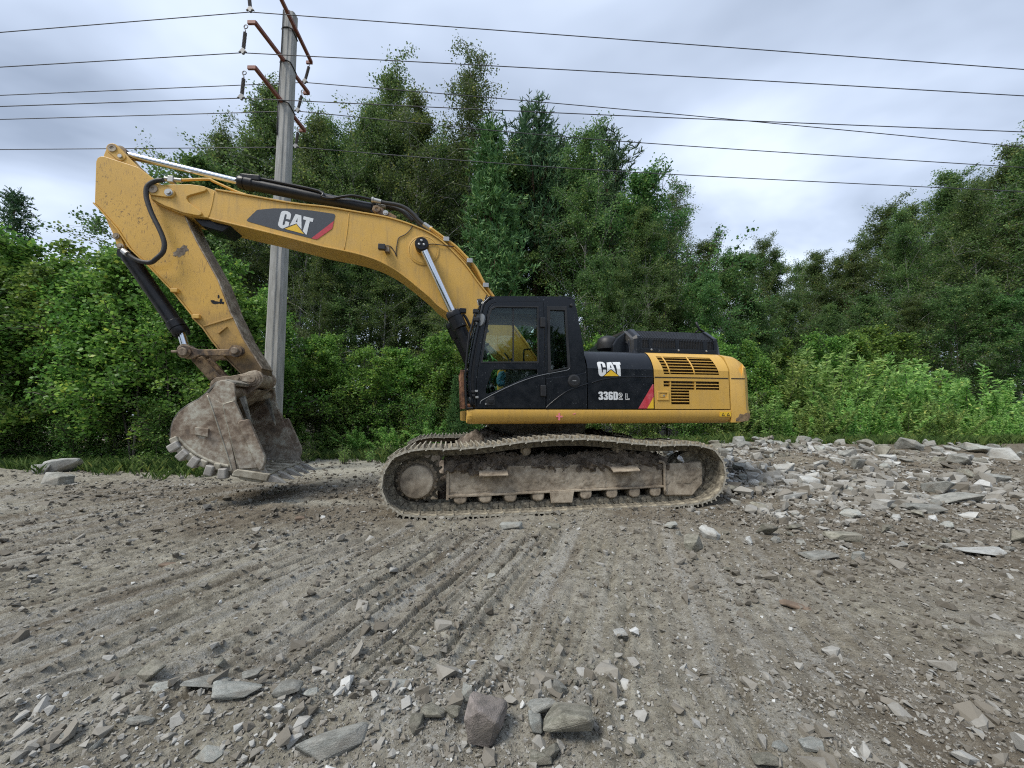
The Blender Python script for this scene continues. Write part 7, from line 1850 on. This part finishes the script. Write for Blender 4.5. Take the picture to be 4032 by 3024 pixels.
def make_conifer(name, h, rng, kind='pine', key='needle'):
    segs = []; NP = []; ND = []
    zz = np.linspace(0, 1, 10); sw = np.cumsum(rng.normal(size=(10, 2)) * h * .003, axis=0)
    TP = np.stack([sw[:, 0], sw[:, 1], h * zz], 1); TP[0, 2] = -.3
    segs.append((TP, (.011 * h + .02) * (1 - zz * .93)))
    if kind == 'pine': z0, nb, wid = .42, 46, .20
    elif kind == 'spruce': z0, nb, wid = .10, 110, .17
    else: z0, nb, wid = .04, 105, .20
    for b in range(nb):
        f = z0 + (1 - z0) * (b + rng.uniform(0, 1)) / nb; f = min(f, .985)
        p = np.array([np.interp(f, zz, TP[:, i]) for i in range(3)]); g = (f - z0) / (1 - z0)
        az = b * 2.4 + rng.normal() * .4
        if kind == 'pine': prof = .45 + .75 * math.sin(min(1, g * .9 + .25) * math.pi) ** .8; prof *= 1 - .35 * g; el = rng.uniform(.1, .7) + g * .5
        elif kind == 'spruce': prof = (1 - g) ** .85 + .06; el = -.18 + .7 * g + rng.normal() * .08
        else: prof = (1 - g) ** .75 * .95 + .09; el = .35 + .75 * g + rng.normal() * .12
        L = h * wid * prof * rng.uniform(.75, 1.2)
        d = np.array([math.cos(az) * math.cos(el), math.sin(az) * math.cos(el), math.sin(el)])
        B = bent(p, d, L, 5, rng, sag=-.25 if kind != 'spruce' else -.1, wob=.08)
        segs.append((B, np.linspace(.03 * (1 - g * .6) * h / 14, .006, len(B))))
        nt_ = int((20 if kind == 'pine' else 19) * (.35 + L / (h * wid)))
        for q in range(nt_):
            fi = rng.uniform(.28, 1.0); c0 = np.array([np.interp(fi * 5, range(6), B[:, i]) for i in range(3)])
            dd = d * .5 + rng.normal(size=3) * .6 + np.array([0, 0, .35 if kind != 'spruce' else -.15]); dd /= np.linalg.norm(dd)
            LT = h * (.030 if kind != 'spruce' else .028) * rng.uniform(.7, 1.5) + .10
            ft = rng.uniform(0, 1, 15)
            pts = c0 + dd * LT * ft[:, None] + rng.normal(size=3) * L * .10
            nd = rng.normal(size=(15, 3)) * .75 + dd * 1.0 + np.array([0, 0, .25])
            NP.append(pts); ND.append(nd)
    NP = np.concatenate(NP); ND = np.concatenate(ND)
    ln = {'pine': .24, 'spruce': .17, 'young': .20}[kind] * (h / 14 * .5 + .5)
    V, F, r = needle_np(NP, ND, ln, .050 * (h / 14 * .5 + .5), rng)
    crown = big_mesh(name + '_crown', V, F, MAT[key], attrs={'rnd': np.repeat(r, 4)})
    TV, TF = tubes_np(segs); trunk = big_mesh(name + '_trunk', TV, TF, MAT['bark_pine'], smooth=True)
    return trunk, crown, h

def make_willow(name, h, rng, n_leaf):
    segs = []; P = []; D = []
    ns = 26
    for k in range(ns):
        az = rng.uniform(0, 2 * math.pi); sp = abs(rng.normal()) * .38
        d = np.array([math.cos(az) * sp, math.sin(az) * sp, 1.]); d /= np.linalg.norm(d)
        S = bent((rng.normal() * .28 * h * .35, rng.normal() * .28 * h * .35, -.05), d, h * rng.uniform(.45, 1.0), 7, rng, sag=.03, wob=.06)
        segs.append((S, np.linspace(.014, .003, len(S))))
        m = n_leaf // ns
        f = rng.uniform(.12, 1, m) ** .8
        pts = np.stack([np.interp(f * 7, range(8), S[:, i]) for i in range(3)], 1)
        out = rng.normal(size=(m, 3)); out[:, 2] = .55 + .3 * rng.normal(size=m); out /= np.linalg.norm(out, axis=1)[:, None]
        P.append(pts + out * rng.uniform(.01, .14, m)[:, None] * (1 - f * .45)[:, None] * h * .5); D.append(out)
    P = np.concatenate(P); D = np.concatenate(D); P[:, 2] = np.maximum(P[:, 2], .03)
    V, F, r = leaves_np(P, .105, rng, .30, dirs=D * 1.2)
    crown = big_mesh(name + '_crown', V, F, MAT['leaf_willow'], attrs={'rnd': np.repeat(r, 4)})
    TV, TF = tubes_np(segs, 4); trunk = big_mesh(name + '_stems', TV, TF, MAT['bark'], smooth=True)
    return trunk, crown, h

VR = np.random.default_rng(11)
KINDS = {
    'birch': [make_broadleaf('birch%d' % i, 16, VR, 38000, .100, 'leaf_birch', 'bark_birch', width=.30, z0=.14 + .06 * i, trunk_r=.12, nb=48, twigs=9, clump=.20) for i in range(4)],
    'weep': [make_broadleaf('weep%d' % i, 16, VR, 30000, .092, 'leaf_birch', 'bark_birch', width=.22, z0=.2, droop=.5, nb=46, twigs=8, aspect=.5, clump=.14) for i in range(2)],
    'aspen': [make_broadleaf('aspen%d' % i, 10, VR, 26000, .095, 'leaf_aspen', 'bark', width=.30, z0=.10, shape='round', trunk_r=.07, nb=44, twigs=8, clump=.22, aspect=.8) for i in range(3)],
    'alder': [make_broadleaf('alder%d' % i, 5, VR, 12000, .085, 'leaf_alder', 'bark', width=.32, z0=.16, shape='cone', trunk_r=.032, stems=3, nb=54, twigs=5, clump=.40, aspect=.78) for i in range(4)],
    'bush': [make_broadleaf('bush%d' % i, 2.2, VR, 5200, .068, 'leaf_bush', 'bark', width=.46, z0=.04, shape='round', trunk_r=.018, stems=5, nb=60, twigs=4, clump=.9, aspect=.66) for i in range(3)],
    'willow': [make_willow('willow%d' % i, 2.2, VR, 6000) for i in range(3)],
    'pine': [make_conifer('pine%d' % i, 16, VR, 'pine') for i in range(2)],
    'spruce': [make_conifer('spruce0', 13, VR, 'spruce')],
    'youngpine': [make_conifer('youngpine0', 12, VR, 'young', 'needle_young')],
}
NAMES = {'birch': 'birch_tree', 'weep': 'weeping_birch', 'aspen': 'aspen_tree', 'alder': 'alder_bush', 'bush': 'leafy_bush', 'willow': 'willow_bush', 'pine': 'pine_tree', 'spruce': 'spruce_tree', 'youngpine': 'pine_tree'}
CATS = {'birch': 'birch', 'weep': 'birch', 'aspen': 'aspen', 'alder': 'bush', 'bush': 'bush', 'willow': 'bush', 'pine': 'pine', 'spruce': 'spruce', 'youngpine': 'pine'}
VRn = random.Random(77)
def plant(kind, x, y, topz, label, group):
    var = KINDS[kind][VRn.randrange(len(KINDS[kind]))]
    trunk, crown, h = var
    z = float(ground_h(np.array([x]), np.array([y]))[0]) if y < 14 else 0.0
    s = max(.2, (topz - z) / h)
    r = empty(NAMES[kind], (x, y, z - .02), VRn.uniform(0, 6.28))
    tag(r, label, CATS[kind], group)
    wd = s
    if kind in ('birch', 'aspen', 'weep', 'pine', 'spruce'): wd = s * VRn.uniform(.86, 1.1) if s > .6 else s * VRn.uniform(1.0, 1.3)
    if kind in ('alder', 'bush', 'willow'): wd = max(s, .75) * VRn.uniform(.95, 1.2)
    r.scale = (wd, wd, s)
    link(bpy.data.objects.new('trunk' if kind != 'willow' else 'stems', trunk), r)
    link(bpy.data.objects.new('crown', crown), r)
GRP = {'birch': 'birches of the wood', 'weep': 'drooping birches', 'aspen': 'aspens of the wood', 'pine': 'pines of the wood', 'spruce': 'spruces of the wood', 'youngpine': 'young pines'}
for k, x, y, tz_, lab in TREES: plant(k, x, y, tz_, lab, GRP[k])
for k, x, y, tz_, lab, g in SHRUBS: plant(k, x, y, tz_, lab, g)

# far wood behind the tree rows: one mass
rw_ = np.random.default_rng(5)
n = 46000
xw = rw_.uniform(-46, 46, n); yw = rw_.uniform(33, 42, n)
hw_ = 7.5 + 3.2 * fbm(xw * .16, xw * 0 + 3, 201, 4) + .6 * fbm(xw * .8, yw * .8, 205, 2)
hw_ = np.where((xw > 20) & (xw < 34), hw_ + 2.5, hw_)
zw = hw_ * rw_.uniform(0, 1, n) ** .75
V, F, r = leaves_np(np.stack([xw, yw, zw], 1), .42, rw_, .8)
me = big_mesh('far_woods', V, F, MAT['leaf_aspen'], attrs={'rnd': np.repeat(r * .6, 4)})
tag(link(bpy.data.objects.new('far_woods', me)), 'dark mass of distant woodland behind the tree rows', 'woodland', kind='stuff')

# woodland on the other side of the clearing, behind the camera (it shows in the paint and the glass)
n = 9000
th = rw_.uniform(1.9, 4.4, n); rr2 = rw_.uniform(26, 36, n); hb = 9 + 4 * fbm(th * 6, th * 0, 231, 3)
V, F, r = leaves_np(np.stack([rr2 * np.sin(th), rr2 * np.cos(th), hb * rw_.uniform(0, 1, n) ** .8], 1), 1.1, rw_, .8)
me = big_mesh('far_woods', V, F, MAT['leaf_aspen'], attrs={'rnd': np.repeat(r * .6, 4)})
tag(link(bpy.data.objects.new('far_woods', me)), 'woodland across the clearing, behind the viewer', 'woodland', kind='stuff')
# undergrowth: low leafy ground cover and grass along the edge of the clearing
def edge_y(x): return np.where(x < -6.5, 10.05, np.where(x < 2, 13.05, 13.2))
n = 52000
xu = rw_.uniform(-17, 22, n); du = np.abs(rw_.normal(size=n)) * 1.6
yu = edge_y(xu) + du + .7 * fbm(xu * 1.1, xu * 0, 211, 4) - .2
hu = (.15 + .75 * np.clip(du / 1.4, 0, 1)) * (.7 + .6 * fbm(xu * .9, yu * .9, 213, 3))
zu = ground_h(xu, yu) + np.maximum(.03, hu * rw_.uniform(.1, 1, n))
V, F, r = leaves_np(np.stack([xu, yu, zu], 1), .085, rw_, .55)
me = big_mesh('undergrowth', V, F, MAT['leaf_bush'], attrs={'rnd': np.repeat(r, 4)})
tag(link(bpy.data.objects.new('undergrowth', me)), 'low green ground cover along the edge of the wood', 'undergrowth', kind='stuff')
def grass_mesh(xg, yg, hgt, rng, per=7):
    n = len(xg); P = np.repeat(np.stack([xg, yg, ground_h(xg, yg) - .01], 1), per, 0); m = len(P)
    P[:, :2] += rng.normal(size=(m, 2)) * .035
    az = rng.uniform(0, 6.28, m); h = np.repeat(hgt, per) * rng.uniform(.5, 1.1, m); le = rng.uniform(.1, .6, m)
    d = np.stack([np.cos(az) * le, np.sin(az) * le, np.ones(m)], 1); w = np.stack([-np.sin(az), np.cos(az), np.zeros(m)], 1) * .006
    mid = P + d * (h * .55)[:, None]; tip = P + d * h[:, None] + np.stack([np.cos(az), np.sin(az), -np.ones(m) * .3], 1) * (h * .25)[:, None]
    V = np.stack([P - w, P + w, mid + w * .8, tip, mid - w * .8], 1).reshape(-1, 3)
    F = np.arange(5 * m).reshape(-1, 5)
    return V, F, np.repeat(rng.uniform(0, 1, m), 5)
n = 3600
xg = rw_.uniform(-15, 20, n); yg = edge_y(xg) - .55 + rw_.normal(size=n) * .45 + .5 * fbm(xg * 1.1, xg * 0, 211, 4)
V, F, r = grass_mesh(xg, yg, rw_.uniform(.12, .38, n), rw_, 8)
me = big_mesh('grass', V, F, MAT['grass'], attrs={'rnd': r})
tag(link(bpy.data.objects.new('grass', me)), 'thin grass along the edge of the clearing', 'grass', kind='stuff')
# single weeds on the pale strip
weeds = [(-5.9, 11.2, .55), (-5.1, 11.9, .6), (-4.6, 10.8, .5), (-3.9, 12.2, .7), (-4.1, 11.3, .45), (-8.7, 9.2, .5), (-6.3, 12.2, .7), (-3.3, 12.5, .6)]
WD = make_willow('weed', 1.0, np.random.default_rng(3), 420)
for k, (x, y, h) in enumerate(weeds):
    z = float(ground_h(np.array([x]), np.array([y]))[0])
    r = empty('weed', (x, y, z), k * 1.3); r.scale = (h, h, h)
    tag(r, ['small weed nearest the bucket teeth on the pale strip', 'second small weed from the bucket on the pale strip', 'weed in the middle of the pale strip', 'tall weed at the back of the pale strip near the track', 'low weed before the tall one on the pale strip', 'weed left of the bucket heel beside the pale lump', 'weed at the foot of the bushes right of the pole', 'weed at the foot of the bushes close to the front of the track'][k], 'weed', 'weeds on the pale strip')
    link(bpy.data.objects.new('stems', WD[0]), r); link(bpy.data.objects.new('leaves', WD[1]), r)

# ------------------------------------------------------------------ stones
def rock_bm(rng, n=14, flat=1.0, detail=0):
    bm = bmesh.new()
    P = rng.uniform(-1, 1, (n, 3)); P /= np.maximum(np.abs(P).max(axis=1)[:, None], .55) * 1.0
    P *= rng.uniform(.72, 1.0, (n, 1)); P *= .5
    for p in P: bm.verts.new((p[0], p[1], p[2] * flat))
    bmesh.ops.convex_hull(bm, input=bm.verts)
    for v in [v for v in bm.verts if not v.link_faces]: bm.verts.remove(v)
    bmesh.ops.dissolve_limit(bm, angle_limit=rad(12), verts=bm.verts, edges=bm.edges)
    if detail:
        bmesh.ops.bevel(bm, geom=bm.edges[:], offset=.03, segments=1, affect='EDGES', profile=.5)
        bmesh.ops.triangulate(bm, faces=bm.faces)
        bmesh.ops.subdivide_edges(bm, edges=bm.edges, cuts=2, use_grid_fill=True)
        co = np.array([v.co for v in bm.verts])
        s = rng.integers(0, 1000)
        dx_ = fbm(co[:, 0] * 7 + co[:, 2] * 5, co[:, 1] * 7 + co[:, 2] * 3, int(s), 4) * .022
        for v, k in zip(bm.verts, dx_): v.co += v.co.normalized() * float(k)
    bmesh.ops.triangulate(bm, faces=bm.faces)
    bmesh.ops.recalc_face_normals(bm, faces=bm.faces)
    return bm
SR = np.random.default_rng(21)
def rock_mesh(name, mat, rng, n=14, flat=1., detail=0):
    bm = rock_bm(rng, n, flat, detail); me = bpy.data.meshes.new(name); bm.to_mesh(me); bm.free(); me.materials.append(mat)
    return me
def set_rock(name, me, x, y, w, d, h, rz, sink, label, group, tilt=(0, 0)):
    z = float(ground_h(np.array([x]), np.array([y]))[0])
    o = link(bpy.data.objects.new(name, me)); o.location = (x, y, z + h * (.5 - sink)); o.scale = (w, d, h); o.rotation_euler = (tilt[0], tilt[1], rz)
    tag(o, label, 'stone', group); return o
# the stones one can point at
for c, x, y, w, h, fl_, lab in STONES:
    n_ = 18 if w < .3 else 22
    me = rock_mesh('stone', MAT[c], SR, n_, 1., 1)
    # h is the height seen from above; part of it is the top face
    look = math.atan2(1.38, math.hypot(x, y))
    hh = max(.35 * h, h * fl_ * .75); dd = min(w * 1.1, max(.5 * w, h * .9))
    rz = SR.uniform(-.35, .35)
    if 'long pale slab' in lab: rz = .55; dd = w * .45
    if 'long pale boulder' in lab: rz = .25; dd = w * .5
    set_rock('stone', me, x, y + dd * .2, w, dd, hh, rz, .14, lab, None, (SR.uniform(-.12, .12), SR.uniform(-.15, .15)))
# rubble bank: countable blocks sharing meshes
RUB = {c: [rock_mesh('rubble_' + c, MAT[c], SR, 13 + i, 1., 1) for i in range(5)] for c in ('grey', 'pale', 'white', 'olive')}
cnt = 0; placed = [(s[1], s[2], s[3]) for s in STONES]
zones = [('blocks on the rubble bank', 105, lambda: (SR.uniform(2.9, 6.5), SR.uniform(5.6, 11.8)), (.14, .46)),
         ('blocks on the rubble bank', 100, lambda: (SR.uniform(6.0, 14.0), SR.uniform(6.5, 12.4)), (.16, .58)),
         ('stones at the foot of the rubble bank', 40, lambda: (SR.uniform(1.6, 6.0), SR.uniform(3.6, 6.0)), (.08, .26)),
         ('small stones by the bottom stone row', 16, lambda: (SR.uniform(-2.2, 1.4), SR.uniform(1.62, 2.25)), (.035, .095))]
COLW = {'grey': 'grey', 'pale': 'pale grey', 'white': 'whitish', 'olive': 'dark brownish'}
def stone_label(grp, c, x, y, w):
    size = 'big' if w > .42 else 'middle sized' if w > .26 else 'small'
    if grp.startswith('blocks'):
        row = 'on the rubble crest' if y > 10.2 else 'half way up the rubble' if y > 8 else 'low on the rubble'
        a = x / y
        col = 'just behind the track end' if a < .5 else 'below the pale willows' if a < .75 else 'well right of the willow centre' if a < 1.0 else 'near the right edge'
        return '%s %s block %s %s' % (size, COLW[c], row, col)
    if grp.startswith('stones'):
        row = 'in front of the track' if x / y < .55 else 'before the rubble slope' if x / y < .85 else 'near the right edge'
        return '%s %s loose stone %s on bare soil' % ('broad' if w > .15 else 'small', COLW[c], row)
    col = 'left of the pinkish rock' if x < -.2 else 'right of the pinkish rock'
    return 'fist sized %s stone in the bottom row %s' % (COLW[c], col)
for grp, num, pick, (s0, s1) in zones:
    k = 0; tries = 0
    while k < num and tries < 4000:
        tries += 1
        x, y = pick(); w = s0 + (s1 - s0) * SR.uniform(0, 1) ** 2.4
        if any((x - a) ** 2 + (y - b) ** 2 < (.42 * (w + c)) ** 2 for a, b, c in placed): continue
        if y > 5.2 and x < 3.3 + (y - 5.5) * .05 and y < 8.4: continue
        placed.append((x, y, w)); k += 1
        c = ['grey', 'grey', 'pale', 'white', 'olive', 'olive'][SR.integers(0, 6)]
        set_rock('stone', RUB[c][SR.integers(0, 5)], x, y, w * SR.uniform(.9, 1.25), w * SR.uniform(.6, 1.0), w * SR.uniform(.45, .8), SR.uniform(0, 6.28), SR.uniform(.10, .28), stone_label(grp, c, x, y, w), grp, (SR.uniform(-.3, .3), SR.uniform(-.3, .3)))
# litter
def small_thing(name, pts, y0, y1, mat, loc, rot, label, cat, bevel=.01):
    V, Fs = plate_geo(pts, y0, y1); o = mobj(name, V, Fs, mat, None, bevel=bevel)
    z = float(ground_h(np.array([loc[0]]), np.array([loc[1]]))[0]); o.location = (loc[0], loc[1], z + loc[2]); o.rotation_euler = rot
    tag(o, label, cat); return o
V, Fs = lathe_geo((-.13, 0, .045), (1, 0, .05), [(0, .02), (.01, .04), (.15, .045), (.2, .04), (.24, .018), (.28, .018)], 14)
o = mobj('bottle', V, Fs, MAT['orange_plastic'], None, smooth=True); zz = float(ground_h(np.array([-9.9]), np.array([9.55]))[0]); o.location = (-9.9, 9.55, zz + .02); o.rotation_euler = (0, 0, .3)
tag(o, 'orange plastic bottle lying at the foot of the left thicket', 'bottle')
bx = [(-.055, -.025), (.045, -.03), (.06, .02), (.01, .03), (-.05, .02)]
small_thing('brick_piece', bx, -.035, .035, MAT['brick'], (-2.75, 5.15, .03), (.2, .1, .4), 'broken orange brick piece on the soil in front of the track', 'brick')
small_thing('brick_piece', bx, -.03, .03, MAT['brick'], (-3.05, 5.05, .02), (.1, .4, 1.1), 'smaller brown brick piece left of the orange one', 'brick')
small_thing('brick_piece', [(-.09, -.015), (.08, -.018), (.09, .008), (-.07, .018)], -.03, .03, MAT['brick'], (-3.2, 3.72, .015), (.1, .0, .25), 'long brick piece lying in the ruts on the left', 'brick')
small_thing('rusty_scrap', [(-.1, 0), (.08, -.02), (.1, .008), (-.06, .02)], -.03, .03, MAT['brick'], (2.05, 2.93, .012), (.2, .1, -.4), 'rusty flat scrap lying on the soil in the right foreground', 'scrap')

# gravel and clods: nobody could count them
def scatter_mesh(name, X, Y, size, rndv, rng, nshape=16, npts=9, flatten=(.45, .85), sink=.25):
    shapes = []
    for i in range(nshape):
        bm = rock_bm(rng, npts, 1., 0); bm.verts.index_update()
        shapes.append((np.array([v.co for v in bm.verts]), np.array([[v.index for v in f.verts] for f in bm.faces]))); bm.free()
    Z = ground_h(X, Y); which = rng.integers(0, nshape, len(X)); Vs = []; Fs = []; Rs = []; s = 0
    for i, (v, f) in enumerate(shapes):
        m = np.where(which == i)[0]; k = len(m)
        if k == 0: continue
        a = rng.uniform(0, 6.28, k); sx = size[m] * rng.uniform(.8, 1.35, k); sy = size[m] * rng.uniform(.6, 1.0, k); sz = size[m] * rng.uniform(*flatten, k)
        tx = rng.normal(size=k) * .25
        P = v[None] * np.stack([sx, sy, sz], 1)[:, None, :]
        z2 = P[..., 2] * np.cos(tx)[:, None] + P[..., 0] * np.sin(tx)[:, None]; x2 = P[..., 0] * np.cos(tx)[:, None] - P[..., 2] * np.sin(tx)[:, None]
        xr = x2 * np.cos(a)[:, None] - P[..., 1] * np.sin(a)[:, None]; yr = x2 * np.sin(a)[:, None] + P[..., 1] * np.cos(a)[:, None]
        V = np.stack([xr + X[m][:, None], yr + Y[m][:, None], z2 + (Z[m] + sz * (.5 - sink))[:, None]], -1).reshape(-1, 3)
        nv = len(v); F = (f[None] + (np.arange(k) * nv)[:, None, None]).reshape(-1, 3) + s
        Vs.append(V); Fs.append(F); Rs.append(np.repeat(rndv[m], nv)); s += len(V)
    me = big_mesh(name, np.concatenate(Vs), np.concatenate(Fs), MAT['gravel'], attrs={'rnd': np.concatenate(Rs)})
    return link(bpy.data.objects.new(name, me))
GR = np.random.default_rng(31)
def pick_pts(n, fn):
    X = []; Y = []
    while sum(map(len, X)) < n:
        th = GR.uniform(-1.0, 1.0, 40000); r = 1.45 * np.exp(GR.uniform(0, math.log(13.0 / 1.45), 40000))
        x = r * np.sin(th) * 1.1; y = r * np.cos(th)
        keep = GR.uniform(0, 1, 40000) < fn(x, y); X.append(x[keep]); Y.append(y[keep])
    return np.concatenate(X)[:n], np.concatenate(Y)[:n]
def dens(x, y):
    d = .30 + .70 * sst(-.15, .4, fbm(x * 1.3, y * 1.3, 301, 4))
    d = d * (.40 + .9 * sst(2.5, 1.7, y) + .9 * sst(2.0, 4.0, x) * sst(3.0, 5.0, y) + .5 * sst(.1, 1.2, x))
    d = d * (1 - .8 * sst(8.4, 9.4, y) * (1 - sst(0, 2, x)))
    lx = (x - .45) * math.cos(rad(9.6)) + (y - 7.15) * math.sin(rad(9.6)); ly = -(x - .45) * math.sin(rad(9.6)) + (y - 7.15) * math.cos(rad(9.6))
    return np.clip(d, 0, 1) * np.where((np.abs(lx) < 2.6) & (np.abs(ly) < 1.7), .1, 1)
# coarse
X, Y = pick_pts(2200, dens); dist = np.hypot(X, Y)
size = np.minimum(.008 * dist * GR.pareto(2.4, len(X)) + .009 * dist ** .8, .12 + .10 * sst(2, 4, X) * sst(4, 6, Y))
o = scatter_mesh('gravel', X, Y, size, np.clip(GR.normal(.50, .23, len(X)), 0, 1), GR, 16, 13)
tag(o, 'loose grey gravel strewn over the clearing', 'gravel', kind='stuff')
# rubble too dense to tell apart between the blocks
X, Y = pick_pts(4600, lambda x, y: np.clip(sst(2.4, 4.2, x) * sst(4.6, 6.2, y) * (1 - sst(12.3, 12.8, y)) * sst(-.35, .35, fbm(x * .8, y * .8, 321, 3)), 0, 1) * np.where((x < 3.25) & (y < 8.6), 0, 1))
size = np.minimum(.05 + .05 * GR.pareto(2.3, len(X)), .25)
o = scatter_mesh('rubble', X, Y, size, np.clip(GR.normal(.58, .22, len(X)), 0, 1), GR, 20, 14, (.5, .85), .22)
tag(o, 'broken stone filling the rubble bank between the larger blocks', 'rubble', kind='stuff')
# fist sized broken stone in the foreground
X = GR.normal(-.75, 1.0, 950); Y = 1.86 + GR.normal(size=950) * .22 + .05 * X; kk = (Y > 1.5) & (Y < 2.5); X, Y = X[kk], Y[kk]
o = scatter_mesh('gravel', X, Y, .016 + .016 * GR.pareto(2.3, len(X)).clip(0, 3.2), np.clip(GR.normal(.58, .22, len(X)), 0, 1), GR, 20, 12, (.45, .8), .22)
tag(o, 'broken stone scattered around the stone row at the bottom edge', 'gravel', kind='stuff')
# fine
X, Y = pick_pts(40000, dens); dist = np.hypot(X, Y)
size = .0036 * dist ** .95 * (1 + GR.pareto(3.2, len(X)))
size = np.minimum(size, .05)
o = scatter_mesh('gravel', X, Y, size, np.clip(GR.normal(.46, .22, len(X)), 0, 1), GR, 12, 7, sink=.2)
tag(o, 'fine stone chips and crumbs pressed into the soil', 'gravel', kind='stuff')
# earth clods, soil coloured
def dclod(x, y): return np.clip(.2 + .9 * sst(-.05, .4, fbm(x * .9, y * .9, 311, 4)), 0, 1) * (.5 + .5 * sst(1.0, 3.0, y))
X, Y = pick_pts(7000, dclod); dist = np.hypot(X, Y)
size = np.minimum(.0065 * dist ** .95 * (1 + GR.pareto(3.0, len(X))), .09)
o = scatter_mesh('clods', X, Y, size, np.clip(GR.normal(.12, .12, len(X)), 0, .4), GR, 12, 12, (.5, .8), .3)
tag(o, 'crumbled earth clods lying over the ruts', 'clods', kind='stuff')
